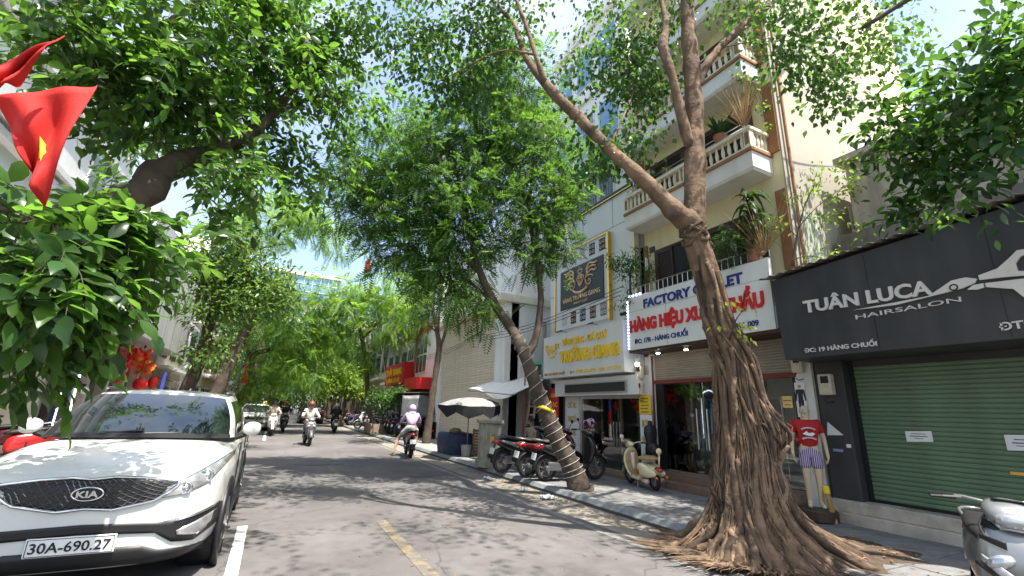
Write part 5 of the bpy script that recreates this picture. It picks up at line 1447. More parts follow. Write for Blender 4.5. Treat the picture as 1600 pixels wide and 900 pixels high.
# row of bikes by the red shop: three sources, then copies
GROW = 'scooters parked under the canopy of the red shop'
src = [scooter('parked_scooter', 'black scooter at the near end of the row under the grey canopy', (6.6, 23.3, PZ), HP + R_(15), B_BLACK, group=GROW),
       scooter('parked_scooter', 'white scooter second in the row under the grey canopy', (6.7, 24.0, PZ), HP + R_(-160), B_WHITE, group=GROW),
       scooter('parked_scooter', 'blue scooter third in the row under the grey canopy', (6.6, 24.7, PZ), HP + R_(10), B_BLUE, group=GROW)]
r7 = random.Random(11)
ORD = 'first second third fourth fifth sixth seventh eighth ninth tenth eleventh twelfth thirteenth fourteenth fifteenth sixteenth'.split()
for k in range(13):
    c_ = copy_tree(src[k % 3], (6.6 + r7.uniform(-.25, .25), 25.4 + k * .72, PZ), HP + r7.uniform(-.3, .3) + (math.pi if r7.random() < .3 else 0),
                   ('black', 'white', 'blue')[k % 3] + ' scooter, ' + ORD[k + 3] + ' from the near end of the row under the grey canopy', GROW)
for k in range(7):
    copy_tree(src[(k * 2) % 3], (6.3 + r7.uniform(-.3, .3), 36.0 + k * 1.0, PZ), HP + r7.uniform(-.4, .4), ('black', 'blue', 'white')[k % 3] + ' scooter, ' + ORD[k] + ' of those parked on the right pavement beyond the concrete planter', 'scooters beyond the planter')
copy_tree(src[1], (5.75, 31.6, PZ), HP + math.pi * .9, 'white scooter standing alone by the kerb left of the concrete planter')
for k in range(6):
    copy_tree(src[(k + 1) % 3], (-3.6 + r7.uniform(-.3, .3), 40 + k * 1.1, .115), -HP + r7.uniform(-.4, .4), ('white', 'blue', 'black')[k % 3] + ' scooter, ' + ORD[k] + ' of those parked far down the left pavement', 'scooters far down the left pavement')
copy_tree(src[0], (-.9, 44, .0), R_(5), 'black motorbike far down the road behind the beige rider')
copy_tree(src[2], (-1.2, 48, .0), R_(-8), 'blue motorbike furthest down the left of the road')

# cream retro scooter by the clothing shop
C_CREAM = paint('cream_bike_paint', (.66, .60, .36)); C_TAN = mat('tan_vinyl', (.36, .23, .11), .55, bump=.15); C_PINK = paint('pink_bike_paint', (.62, .36, .36)); C_GREYT = mat('tyre_grey', (.05, .05, .06), .8)
t = thing('cream_scooter', 'small cream retro electric scooter with tan seat parked by the clothing shop step', 'motorbike', (7.0, 7.62, PZ), R_(176))
SCL = .80
t.scale = (SCL, SCL, SCL)
t.rotation_euler = (0, R_(4), R_(168))
wheel(t, -.60, .22, 'front_wheel', M_STEEL, .05); wheel(t, .60, .22, 'rear_wheel', M_STEEL, .05)
fender(t, -.60, .22, 0, 165, .09, C_CREAM, 'front_fender', .045)
MB().loft([ring((0, y, z), (1, 0, 0), (0, 1, .2), w, d, 18, 2.4) for z, y, w, d in ((.20, -.26, .16, .03), (.34, -.38, .20, .03), (.55, -.45, .235, .035), (.75, -.46, .22, .04), (.88, -.43, .14, .04), (.94, -.40, .05, .03))]).build('leg_shield', C_CREAM, t, smooth=True, subsurf=1)
MB().loft([ring((0, y + .045, z), (1, 0, 0), (0, 1, .2), w, d, 18, 2.4) for z, y, w, d in ((.24, -.28, .12, .02), (.36, -.37, .16, .03), (.55, -.43, .19, .035), (.75, -.44, .17, .04), (.85, -.42, .10, .03))]).build('inner_shield', C_TAN, t, smooth=True)
MB().loft([ring((0, y, z), (1, 0, 0), (0, 0, 1), w, d, 14, 4) for y, z, w, d in ((-.32, .23, .17, .05), (-.1, .22, .19, .045), (.1, .22, .19, .05), (.16, .26, .17, .08))]).build('floorboard', C_CREAM, t, smooth=True)
for sg in (1, -1):
    o = MB().loft([ring((sg * .13, y, z), (1, 0, 0), (0, 0, 1), w, d, 14, 2.3) for y, z, w, d in ((.08, .46, .03, .05), (.16, .46, .09, .16), (.34, .45, .12, .19), (.55, .43, .11, .15), (.76, .41, .07, .09), (.9, .40, .02, .03))]).build('side_cowl', C_CREAM, t, smooth=True, subsurf=1)
    MB().ball((sg * .235, .26, .42), (.02, .06, .06), 10, 6).build('badge', M_RED, o, smooth=True)
MB().loft([ring((0, y, z), (1, 0, 0), (0, 0, 1), w, d, 14, 2.6) for y, z, w, d in ((.08, .40, .12, .16), (.25, .46, .16, .16), (.5, .46, .15, .14), (.8, .46, .08, .08))]).build('body_panel', C_CREAM, t, smooth=True)
MB().loft([ring((0, y, z), (1, 0, 0), (0, 0, 1), w, d, 14, 3) for y, z, w, d in ((-.02, .68, .08, .03), (.08, .71, .13, .05), (.35, .72, .15, .055), (.62, .74, .14, .055), (.80, .74, .08, .03))]).build('seat', C_TAN, t, smooth=True, subsurf=1)
st = MB().tube([(0, -.44, .5), (0, -.40, .98)], .03, 8).build('steering_column', C_CREAM, t)
MB().loft([ring((0, y, z), (1, 0, 0), (0, 0, 1), w, d, 14, 2) for y, z, w, d in ((-.56, .98, .07, .07), (-.50, .99, .10, .09), (-.38, 1.0, .09, .07), (-.30, 1.0, .04, .03))]).build('headlamp_housing', C_CREAM, t, smooth=True)
MB().ball((0, -.56, .98), (.07, .03, .07)).build('headlight', M_HEAD, t, smooth=True)
hb = MB().tube(smooth_path([(-.36, -.20, 1.02), (-.2, -.36, 1.05), (0, -.40, 1.0), (.2, -.36, 1.05), (.36, -.20, 1.02)], 3), .013, 8).build('handlebar', M_STEEL, t, smooth=True)
for sg in (1, -1):
    MB().cyl((sg * .25, -.30, 1.04), (sg * .37, -.19, 1.02), .021, n=10).build('grip', M_BLACK, hb)
MB().tube([(.24, -.3, 1.05), (.30, -.30, 1.16)], .008, 6).ball((.30, -.3, 1.22), (.06, .02, .06), 12, 8).build('mirror', C_CREAM, hb, smooth=True)
# backrest on a post, footrest posts
MB().tube([(0, .86, .55), (0, .92, .86)], .02, 8).ball((0, .92, .93), (.075, .05, .075), 12, 8).build('backrest', C_CREAM, t, smooth=True)
MB().loft([ring((0, y, z), (1, 0, 0), (0, 0, 1), w, d, 12, 2) for y, z, w, d in ((.80, .52, .10, .05), (.92, .50, .08, .05), (.97, .49, .03, .02))]).build('tail_light', M_TAIL, t, smooth=True)
MB().tube([(-.19, .35, .20), (-.20, .62, .22)], [.045, .06], 10).tube([(.19, .35, .20), (.20, .62, .22)], [.045, .06], 10).build('hub_cover', C_PINK, t, smooth=True)
for sg in (1, -1): MB().ball((sg * .14, .93, .33), (.035, .04, .035)).build('turn_signal', M_AMBER, t, smooth=True)
MB().tube([(.14, .05, .22), (.2, .12, .0)], .012, 6).build('side_stand', M_STEEL, t)
bw = MB().loft([ring((0, -.36, z), (1, 0, 0), (0, 1, 0), w, w, 12) for z, w in ((.40, .07), (.55, .05), (.72, .05), (.8, .06))])
bw.build('central_post', M_WHITE, t, smooth=True)
hm = thing('black_helmet', 'dark rounded helmet bag hung behind the cream scooter handlebar', 'helmet', (7.45, 7.72, .80))
MB().lathe([(.0, .16), (.08, .15), (.13, .08), (.14, 0), (.12, -.06), (0, -.07)], n=16).build('shell', M_BLACK, hm, smooth=True)
MB().box(-.14, .14, -.15, -.10, -.05, .0).build('peak', M_BLACK, hm, bevel=.01)

# ================================================================ people
SKIN = mat('skin', (.42, .24, .16), .55, var=.06)
M_MANN = mat('mannequin_skin', (.58, .46, .31), .4, var=.04)
HAIR = mat('dark_hair', (.015, .011, .009), .6)
J0 = dict(pelvis=(0, 0, .92), belly=(0, -.01, 1.05), chest=(0, 0, 1.25), neckb=(0, .01, 1.40), neck=(0, 0, 1.46), head=(0, -.01, 1.57), crown=(0, 0, 1.66),
          shl=(.17, .01, 1.36), ell=(.24, .03, 1.10), wrl=(.26, -.04, .87), hdl=(.262, -.06, .79),
          hpl=(.09, 0, .88), knl=(.10, -.01, .49), anl=(.10, .02, .09), tol=(.12, -.13, .035))
def mirror_j(J):
    for k in list(J):
        if k[-1] == 'l' and k[:-1] + 'r' not in J and k[:2] in ('sh', 'el', 'wr', 'hd', 'hp', 'kn', 'an', 'to'):
            p = J[k]; J[k[:-1] + 'r'] = (-p[0], p[1], p[2])
    return J
RAD = dict(pelvis=.125, belly=.115, chest=.135, neckb=.07, neck=.05, head=.086, crown=.055, sh=.068, el=.043, wr=.029, hd=.034, hp=.092, kn=.058, an=.040, to=.034)
CH_ = [('pelvis', 'belly'), ('belly', 'chest'), ('chest', 'neckb'), ('neckb', 'neck'), ('neck', 'head'), ('head', 'crown')]
def sideE(s): return [('chest', 'sh' + s), ('sh' + s, 'el' + s), ('el' + s, 'wr' + s), ('wr' + s, 'hd' + s), ('pelvis', 'hp' + s), ('hp' + s, 'kn' + s), ('kn' + s, 'an' + s), ('an' + s, 'to' + s)]
def rad(k): return RAD[k] if k in RAD else RAD[k[:2]]
def limb_mesh(J, edges, root, scale=1.0, add=0.0, name='body', over=None, sub=1, fingers=False):
    names = []
    for a, b in edges:
        for q in (a, b):
            if q not in names: names.append(q)
    vs = [Vector(J[n]) for n in names]; rs = [over[n] if over and n in over else rad(n) * scale + add for n in names]
    es = [(names.index(a), names.index(b)) for a, b in edges]
    if fingers:
        for s in 'lr':
            h = Vector(J['hd' + s]); w = Vector(J['wr' + s]); d = (h - w).normalized()
            sgx = 1 if s == 'l' else -1
            side = d.cross(Vector((sgx, 0, .15))).normalized(); nrm = side.cross(d).normalized()
            hi = names.index('hd' + s)
            for k, (off, ln) in enumerate(((-.030, .062), (-.010, .074), (.010, .070), (.030, .052))):
                a = h + side * off + d * .022; b = a + d * ln * .5 - nrm * .006 * (k + 1); c = b + d * ln * .45 - nrm * (.018 + .004 * k)
                i = len(vs); vs += [a, b, c]; rs += [.0105, .0095, .008]; es += [(hi, i), (i, i + 1), (i + 1, i + 2)]
            a = w.lerp(h, .45) - side * .034; b = a - side * .022 + d * .03; c = b + d * .028 - nrm * .01
            i = len(vs); vs += [a, b, c]; rs += [.013, .011, .009]; es += [(hi, i), (i, i + 1), (i + 1, i + 2)]
    return skin_mesh(vs, es, rs, names.index(root), sub, name)
def merge_into(me, mb):
    bm = bmesh.new(); bm.from_mesh(me)
    tmp = mb.mesh('tmp', None, True); bm.from_mesh(tmp); bm.to_mesh(me); bm.free(); bpy.data.meshes.remove(tmp)
    me.polygons.foreach_set('use_smooth', [True] * len(me.polygons)); me.update()
def face_rot(yaw, pitch=0.0): return Matrix.Rotation(yaw, 3, 'Z') @ Matrix.Rotation(pitch, 3, 'X')
def person(name, label, cat, loc, rz, J, skin_m, top=None, bottom=None, sleeves='long', legs='long', hair='short', helmet=None, mask=None, shoes=None, yaw=0.0, hood=None, scale=1.0, group=None, eyes=True):
    J = mirror_j({**J0, **J})
    t = thing(name, label, cat, loc, rz, group); t.scale = (scale,) * 3
    E_ = CH_ + sideE('l') + sideE('r')
    me = limb_mesh(J, E_, 'pelvis', fingers=True)
    h = Vector(J['head']); M = face_rot(yaw)
    f = MB()
    def fb(p, r): f.ball(h + M @ Vector(p), r, 8, 6, M)
    fb((0, -.086, -.012), (.013, .020, .020)); fb((0, -.078, .012), (.009, .012, .022))
    fb((0, -.072, -.058), (.026, .014, .008)); fb((0, -.060, -.085), (.032, .026, .022))
    for sg in (1, -1): fb((sg * .084, .006, -.01), (.012, .022, .030)); fb((sg * .040, -.062, -.03), (.024, .02, .024)); fb((sg * .033, -.074, .026), (.024, .012, .008))
    merge_into(me, f); me.materials.append(skin_m)
    b = link('body', me, t)
    if eyes:
        e = MB()
        for sg in (1, -1): e.ball(h + M @ Vector((sg * .032, -.077, .008)), (.013, .010, .007), 8, 6, M)
        e.build('eyes', M_BLACK, b, smooth=True)
    if top:
        J['hem'] = tuple(Vector(J['pelvis']).lerp(Vector(J['belly']), .22))
        ed = [('hem', 'belly'), ('belly', 'chest'), ('chest', 'neckb')]
        for s in 'lr':
            ed += [('chest', 'sh' + s)]
            if sleeves == 'long': ed += [('sh' + s, 'el' + s), ('el' + s, 'wr' + s)]
            else:
                J['mid' + s] = tuple(Vector(J['sh' + s]).lerp(Vector(J['el' + s]), .68)); ed += [('sh' + s, 'mid' + s)]
        ov = {'hem': .158, 'belly': .150, 'midl': .068, 'midr': .068, 'neckb': .068, 'wrl': .042, 'wrr': .042, 'ell': .058, 'elr': .058}
        m2 = limb_mesh(J, ed, 'hem', 1.10, .014, 'shirt', ov); m2.materials.append(top); link('shirt', m2, t)
    if bottom:
        J['waist'] = tuple(Vector(J['pelvis']).lerp(Vector(J['belly']), .5)); ed = [('belly', 'waist'), ('waist', 'pelvis')]
        for s in 'lr':
            ed += [('pelvis', 'hp' + s)]
            if legs == 'long': ed += [('hp' + s, 'kn' + s), ('kn' + s, 'an' + s)]
            else:
                J['thi' + s] = tuple(Vector(J['hp' + s]).lerp(Vector(J['kn' + s]), .72)); ed += [('hp' + s, 'thi' + s)]
        ov = {'waist': .128, 'thil': .098, 'thir': .098, 'anl': .056, 'anr': .056, 'hpl': .108, 'hpr': .108, 'pelvis': .145, 'belly': .12}
        m3 = limb_mesh(J, ed, 'pelvis', 1.12, .012, 'trousers', ov); m3.materials.append(bottom); link('trousers' if legs == 'long' else 'shorts', m3, t)
    if hair:
        hm_ = MB()
        hm_.ball(h + M @ Vector((0, .018, .03)), (.097, .098, .085), 14, 10, M)
        if hair == 'long': hm_.loft([ring(h + M @ Vector((0, .055 + .02 * k, .0 - .07 * k)), M @ Vector((1, 0, 0)), M @ Vector((0, 1, 0)), .085 - .008 * k, .045, 12) for k in range(5)])
        hm_.build('hair', HAIR, b, smooth=True)
    if hood:
        hd_ = MB().ball(h + M @ Vector((0, .02, .005)), (.115, .115, .125), 16, 12, M).loft([ring(h + M @ Vector((0, .03, -.10)), (1, 0, 0), (0, 1, 0), .10, .10, 14), ring(h + M @ Vector((0, .03, -.20)), (1, 0, 0), (0, 1, 0), .14, .11, 14)])
        hd_.build('hood', hood, t, smooth=True)
    if helmet:
        hh = MB()
        hh.lathe([(.0, .135), (.06, .128), (.105, .09), (.125, .03), (.128, -.03), (.118, -.05), (.11, -.03), (.0, .0)], h + M @ Vector((0, .012, .02)), 18)
        ho = hh.build('helmet', helmet, t, smooth=True)
        MB().loft([ring(h + M @ Vector((0, -.11 - .03 * k, .045 - .012 * k)), M @ Vector((1, 0, 0)), (0, 0, 1), .10 - .02 * k, .008, 12, 3) for k in range(3)]).build('peak', M_BLACK, ho, smooth=True)
    if mask: MB().ball(h + M @ Vector((0, -.035, -.045)), (.072, .062, .045), 12, 8, M).build('mask', mask, t, smooth=True)
    if shoes:
        sh_ = MB()
        for s in 'lr':
            a, c = Vector(J['an' + s]), Vector(J['to' + s]); d = (c - a); d.z = 0; d.normalize()
            g = Vector((a.x, a.y, min(c.z, a.z - .03)))
            sh_.loft([ring(g + d * q + Vector((0, 0, zz)), Vector((-d.y, d.x, 0)), (0, 0, 1), w, hh_, 10, 2.5) for q, zz, w, hh_ in ((-.07, .02, .03, .03), (-.03, .025, .045, .045), (.06, .015, .05, .045), (.14, .0, .048, .032), (.19, -.005, .025, .018))])
        sh_.build('shoes', shoes, t, smooth=True)
    return t
RIDE = dict(pelvis=(0, .24, .90), belly=(0, .20, 1.02), chest=(0, .16, 1.20), neckb=(0, .14, 1.34), neck=(0, .12, 1.40), head=(0, .10, 1.51), crown=(0, .11, 1.60),
            shl=(.18, .15, 1.30), ell=(.29, -.02, 1.10), wrl=(.315, -.17, 1.06), hdl=(.31, -.225, 1.055), hpl=(.10, .20, .87), knl=(.17, -.17, .76), anl=(.14, -.16, .37), tol=(.15, -.30, .325))
def cloth(n, c): return mat(n, c, .85, var=.1, scale=9, bump=.15, bscale=30)
# moving riders
scooter('ridden_scooter', 'dark scooter ridden towards the viewer by a man in a pale shirt', (1.44, 20.2, 0), R_(4), B_GREY)
person('person', 'man in a pale grey long sleeved shirt and red brown helmet riding towards the viewer', 'person', (1.44, 20.2, 0), R_(4), RIDE, SKIN, cloth('pale_shirt', (.60, .60, .56)), cloth('black_trousers', (.02, .02, .025)), helmet=mat('maroon_helmet', (.20, .04, .025), .4), shoes=M_BLACK)
scooter('ridden_scooter', 'pale scooter carrying the rider wrapped in a beige jacket', (.15, 26.2, 0), R_(3), B_WHITE)
person('person', 'rider wrapped in a beige sun jacket with a dark helmet and face mask', 'person', (.15, 26.2, 0), R_(3), RIDE, SKIN, cloth('beige_jacket', (.60, .50, .38)), cloth('beige_trousers', (.45, .38, .28)), helmet=mat('dark_helmet', (.05, .02, .025), .3), mask=cloth('mask_cloth', (.3, .3, .33)), shoes=M_BLACK)
scooter('ridden_scooter', 'small dark motorbike just behind the pale shirted rider', (.75, 29.5, 0), R_(2), B_BLACK)
person('person', 'dark clothed rider half hidden behind the two leading riders', 'person', (.75, 29.5, 0), R_(2), RIDE, SKIN, cloth('navy_shirt', (.03, .035, .06)), cloth('black_trousers', (.02, .02, .025)), helmet=mat('orange_helmet', (.45, .14, .04), .4), shoes=M_BLACK)
scooter('ridden_scooter', 'white tailed scooter ridden away from the viewer beyond the hooded rider', (3.45, 29.3, 0), R_(178), B_WHITE)
person('person', 'rider in a black jacket and pale helmet seen from behind', 'person', (3.45, 29.3, 0), R_(178), RIDE, SKIN, cloth('black_jacket', (.02, .02, .022)), cloth('black_trousers', (.02, .02, .025)), helmet=mat('pale_helmet', (.55, .60, .50), .4), shoes=M_BLACK)
scooter('ridden_scooter', 'magenta and white motorbike far away behind the beige rider', (-.4, 33.5, 0), R_(0), paint('magenta_bike_paint', (.40, .05, .16)))
person('person', 'far rider in magenta and a yellow hat behind the beige rider', 'person', (-.4, 33.5, 0), 0, RIDE, SKIN, cloth('magenta_shirt', (.40, .07, .18)), cloth('black_trousers', (.02, .02, .025)), helmet=mat('yellow_helmet', (.65, .55, .16), .4), shoes=M_BLACK)
# hooded rider stopped at the kerb
scooter('ridden_scooter', 'black and silver scooter standing at the kerb under the lilac hooded rider', (4.22, 15.5, 0), R_(172), B_BLACK)
J = dict(RIDE); J.update(knl=(.30, -.02, .62), anl=(.20, -.16, .35), tol=(.22, -.30, .30), knr=(-.40, .06, .55), anr=(-.50, .16, .10), tor=(-.58, .04, .04), hpr=(-.12, .20, .87))
J = {k: v for k, v in J.items()}
J2 = dict(J); J2['knr'], J2['anr'], J2['tor'] = (.34, -.06, .56), (.52, .05, .10), (.60, -.07, .04)
J2['knl'], J2['anl'], J2['tol'], J2['hpr'] = J['knr'], J['anr'], J['tor'], (-.12, .20, .87)
JP = dict(RIDE); JP.update(hpl=(.12, .20, .87), knl=(.36, -.05, .56), anl=(.50, .05, .10), tol=(.57, -.07, .04), knr=(-.24, -.14, .70), anr=(-.22, -.12, .36), tor=(-.24, -.26, .32))
person('person', 'hooded rider in a lilac jacket and shorts with one bare leg on the road', 'person', (4.22, 15.5, 0), R_(172), JP, SKIN, cloth('lilac_jacket', (.50, .36, .58)), cloth('pale_shorts', (.45, .44, .46)), legs='short', hair=None, hood=cloth('lilac_jacket', (.5, .36, .58)))
# another passenger figure in dark behind
STAND = {}
SIT = dict(pelvis=(0, .1, .50), belly=(0, .09, .63), chest=(0, .07, .82), neckb=(0, .06, .96), neck=(0, .05, 1.02), head=(0, .03, 1.13), crown=(0, .04, 1.22), shl=(.17, .07, .92), ell=(.24, .0, .68), wrl=(.16, -.20, .60), hdl=(.12, -.26, .58),
           hpl=(.10, .08, .48), knl=(.14, -.34, .50), anl=(.13, -.32, .09), tol=(.14, -.45, .035))
person('person', 'person in a blue shirt sitting among the scooters under the grey canopy', 'person', (6.0, 23.6, PZ), R_(-90), SIT, SKIN, cloth('blue_shirt', (.16, .30, .55)), cloth('black_trousers', (.02, .02, .025)), shoes=M_BLACK)
st_ = MB().box(-.17, .17, .0, .3, .30, .36)
for sx in (-.14, .11):
    for sy in (.02, .25): st_.box(sx, sx + .03, sy, sy + .03, 0, .30)
o = st_.build('plastic_stool', M_RED); o.location = (6.0, 23.6, PZ); o.rotation_euler = (0, 0, R_(-90)); tag(o, 'low plastic stool under the person in the blue shirt', 'stool')
person('person', 'woman in a sleeveless beige top sitting in the alley behind the parked scooters', 'person', (7.25, 12.75, PZ), R_(-80), SIT, SKIN, cloth('beige_vest', (.45, .36, .27)), cloth('dark_skirt', (.06, .05, .06)), sleeves='short', shoes=M_BLACK)
st_ = MB().box(-.17, .17, .0, .3, .32, .37)
for sx in (-.14, .11):
    for sy in (.02, .25): st_.box(sx, sx + .03, sy, sy + .03, 0, .32)
o = st_.build('plastic_stool', M_BLUECLOTH); o.location = (7.25, 12.75, PZ); o.rotation_euler = (0, 0, R_(-80)); tag(o, 'low stool under the woman in the alley', 'stool')

# mannequin
MJ = dict(shl=(.165, .01, 1.36), ell=(.235, .04, 1.10), wrl=(.25, .0, .88), hdl=(.25, -.02, .80), hpl=(.085, 0, .88), knl=(.085, -.02, .49), anl=(.08, .02, .10), tol=(.10, -.12, .04))
stripe = bpy.data.materials.new('striped_cloth'); stripe.use_nodes = True
tt = stripe.node_tree; wv = tt.nodes.new('ShaderNodeTexWave'); wv.inputs['Scale'].default_value = 11; wv.bands_direction = 'X'
co = tt.nodes.new('ShaderNodeTexCoord'); cr_ = tt.nodes.new('ShaderNodeValToRGB')
cr_.color_ramp.elements[0].color = (.10, .05, .20, 1); cr_.color_ramp.elements[1].color = (.55, .48, .60, 1); cr_.color_ramp.elements[0].position = .35; cr_.color_ramp.elements[1].position = .65
tt.links.new(co.outputs['Object'], wv.inputs['Vector']); tt.links.new(wv.outputs['Fac'], cr_.inputs['Fac']); tt.links.new(cr_.outputs['Color'], tt.nodes['Principled BSDF'].inputs['Base Color']); tt.nodes['Principled BSDF'].inputs['Roughness'].default_value = .85
mq = at(1272, 793, y=4.5)
MQ = (7.42, 4.40, .27)
mann = person('mannequin', 'shop mannequin in a red printed shirt and striped purple shorts beside the charcoal panel', 'mannequin', MQ, R_(-52), MJ, M_MANN, mat('red_tshirt', (.42, .018, .02), .8, var=.1, scale=7, bump=.2, bscale=18), stripe, sleeves='short', legs='short', hair=None, yaw=R_(-35), scale=.90, eyes=False)
for zz, cv in ((1.255, .03), (1.10, .025)):
    MB().tube([(x, -.168, zz + cv * (1 - (x / .1) ** 2)) for x in np.linspace(-.10, .10, 9)], .014, 6).build('shirt_print', mat('pale_print', (.50, .42, .46), .7), mann)
px_ = MB().prism([Vector((-.09, -.19, 1.18)), Vector((-.02, -.19, 1.16)), Vector((.04, -.19, 1.15)), Vector((.09, -.19, 1.19)), (.06, -.19, 1.21), (.0, -.19, 1.20), (-.03, -.19, 1.23)], (0, .035, 0)); px_.build('shirt_print', M_PAPER, mann, fix=True)
t = MB().cyl((0, 0, -.145), (0, 0, 0), .26, n=24); o = t.build('mannequin_stand', M_DKBROWN, bevel=.01); o.location = MQ; tag(o, 'low dark round stand under the shop mannequin', 'stand')
t = thing('yellow_pipe', 'short bright yellow and rusty pipes leaning by the foot of the mannequin', 'pipe', (7.35, 4.2, .12), world_coords=True)
MB().cyl((7.40, 4.16, .12), (7.46, 4.25, .50), .035, n=10).build('pipe', mat('rusty_pipe', (.35, .20, .06), .6, var=.3), t)
MB().cyl((7.46, 4.25, .50), (7.475, 4.272, .60), .045, n=10).build('cap', M_YELLOW, t)
t = thing('clothes_bust', 'dark clothes bust on a stand beside the yellow notice and clothing shop door', 'mannequin', (7.55, 7.9, .26))
MB().loft([ring((0, 0, z), (1, 0, 0), (0, 1, 0), w, w * .65, 14) for z, w in ((.45, .14), (.55, .15), (.72, .125), (.9, .17), (1.02, .16), (1.08, .06), (1.16, .05))]).build('torso', M_BLACK, t, smooth=True)
MB().cyl((0, 0, 0), (0, 0, .45), .02, n=8).cyl((0, 0, 0), (0, 0, .02), .15, n=16).build('stand', M_STEEL, t)

# ================================================================ trees and plants
M_BARK = mat('grey_bark', (.078, .060, .045), .95, var=.35, scale=5, bump=.9, bscale=14, dirt=.5, dscale=3, dirt_col=(.06, .045, .035))
M_BARKD = mat('dark_bark', (.075, .055, .042), .95, var=.35, scale=6, bump=.9, bscale=16)
M_FIGBARK = mat('fig_bark', (.15, .098, .060), .92, var=.5, scale=4, bump=1.0, bscale=16, dirt=.85, dscale=3.2, dirt_col=(.060, .043, .032))
M_ROOT = mat('fig_root_bark', (.125, .083, .052), .93, var=.35, scale=6, bump=1.0, bscale=24, dirt=.75, dscale=4, dirt_col=(.06, .043, .033), objrand=.6)
L_BROAD = leaf_mat('broad_leaf', (.050, .115, .022), (.18, .37, .04), .6, .36, .47)
L_BROADD = leaf_mat('broad_leaf_dark', (.032, .082, .024), (.09, .20, .028), .6, .34, .40)  # darker copy of broad_leaf; on the left tree its tone paints leaf shade
L_FIG = leaf_mat('fig_leaf', (.042, .10, .028), (.13, .27, .035), .6, .4, .45)
L_FEATHER = leaf_mat('feathery_leaf', (.048, .11, .028), (.17, .34, .045), .6, .5, .46)
L_BRIGHT = leaf_mat('bright_feathery_leaf', (.11, .21, .03), (.32, .52, .07), .4, .5, .5)
L_YELLOW = leaf_mat('yellow_green_leaf', (.13, .22, .03), (.30, .46, .045), .4, .5, .5)
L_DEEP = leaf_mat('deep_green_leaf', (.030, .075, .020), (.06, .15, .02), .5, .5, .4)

def unit(a): return a / np.maximum(np.linalg.norm(a, axis=-1, keepdims=True), 1e-9)

def mesh_np(name, V_, F_flat, sizes, m):
    me = bpy.data.meshes.new(name)
    nv = len(V_); nf = len(sizes)
    me.vertices.add(nv); me.vertices.foreach_set('co', np.asarray(V_, np.float32).ravel())
    me.loops.add(len(F_flat)); me.loops.foreach_set('vertex_index', np.asarray(F_flat, np.int32))
    me.polygons.add(nf)
    st = np.concatenate([[0], np.cumsum(sizes)[:-1]]).astype(np.int32)
    me.polygons.foreach_set('loop_start', st); me.polygons.foreach_set('loop_total', np.asarray(sizes, np.int32))
    me.update(calc_edges=True); me.validate()
    if m: me.materials.append(m)
    return me

def leaf_arrays(P, D, Nn, Ln, wid, detail=0):
    """leaves as folded blades: P base, D along, Nn up, Ln length"""
    D = unit(D); S = unit(np.cross(D, Nn)); Nn = np.cross(S, D)
    Ln = Ln[:, None]
    if detail == 0:
        a = P; c = P + D * Ln - Nn * Ln * .10
        l = P + D * Ln * .42 + S * Ln * wid * .5 + Nn * Ln * .07
        r = P + D * Ln * .42 - S * Ln * wid * .5 + Nn * Ln * .07
        V_ = np.stack([a, r, c, l], 1).reshape(-1, 3)
        i = np.arange(len(P))[:, None] * 4
        F = np.concatenate([i + 0, i + 1, i + 2, i + 0, i + 2, i + 3], 1).ravel()
        return V_, F, np.full(len(P) * 2, 3)
    prof = ((.0, .0, 0), (.25, .40, .05), (.55, .5, .06), (.82, .27, .02), (1.0, .0, -.10))
    vs = [P]
    for t, w, z in prof[1:4]:
        mid = P + D * Ln * t + Nn * Ln * (z - .05)
        vs += [P + D * Ln * t + S * Ln * w * wid + Nn * Ln * z, mid, P + D * Ln * t - S * Ln * w * wid + Nn * Ln * z]
    vs.append(P + D * Ln + Nn * Ln * -.12)
    V_ = np.stack(vs, 1).reshape(-1, 3)
    i = np.arange(len(P))[:, None] * 11
    tr = [(0, 2, 1), (0, 3, 2), (10, 7, 8), (10, 8, 9)]; qd = [(1, 2, 5, 4), (2, 3, 6, 5), (4, 5, 8, 7), (5, 6, 9, 8)]
    F = np.concatenate([i + k for f in tr + qd for k in f], 1).ravel()
    sz = np.tile([3] * 4 + [4] * 4, len(P))
    return V_, F, sz

def frond_arrays(P, D, Nn, Ln, rng, pairs=8, wid=.26, lw=.32):
    """feathery leaves: a drooping stalk with rows of narrow leaflets"""
    D = unit(D); S = unit(np.cross(D, Nn)); Nn = np.cross(S, D); n = len(P)
    Vs = []
    Ln = Ln[:, None]
    for k in range(pairs):
        t = .12 + .88 * (k + .5) / pairs
        c = P + D * Ln * t - Nn * Ln * .28 * t * t - np.array([0, 0, 1.0]) * Ln * .12 * t * t
        ll = Ln * lw * math.sin(math.pi * (.15 + .8 * t)) ** .6
        w = Ln * wid * .30
        for s_ in (-1, 1):
            d2 = unit(S * s_ + D * .45 - Nn * .18)
            Vs.append(np.stack([c - D * w * .5, c + d2 * ll * .5 + D * w * .1 - D * w * .6, c + d2 * ll, c + d2 * ll * .5 + D * w * .7], 1))
    V_ = np.stack(Vs, 1).reshape(-1, 3)
    m_ = n * pairs * 2
    return V_, np.arange(m_ * 4), np.full(m_, 4)

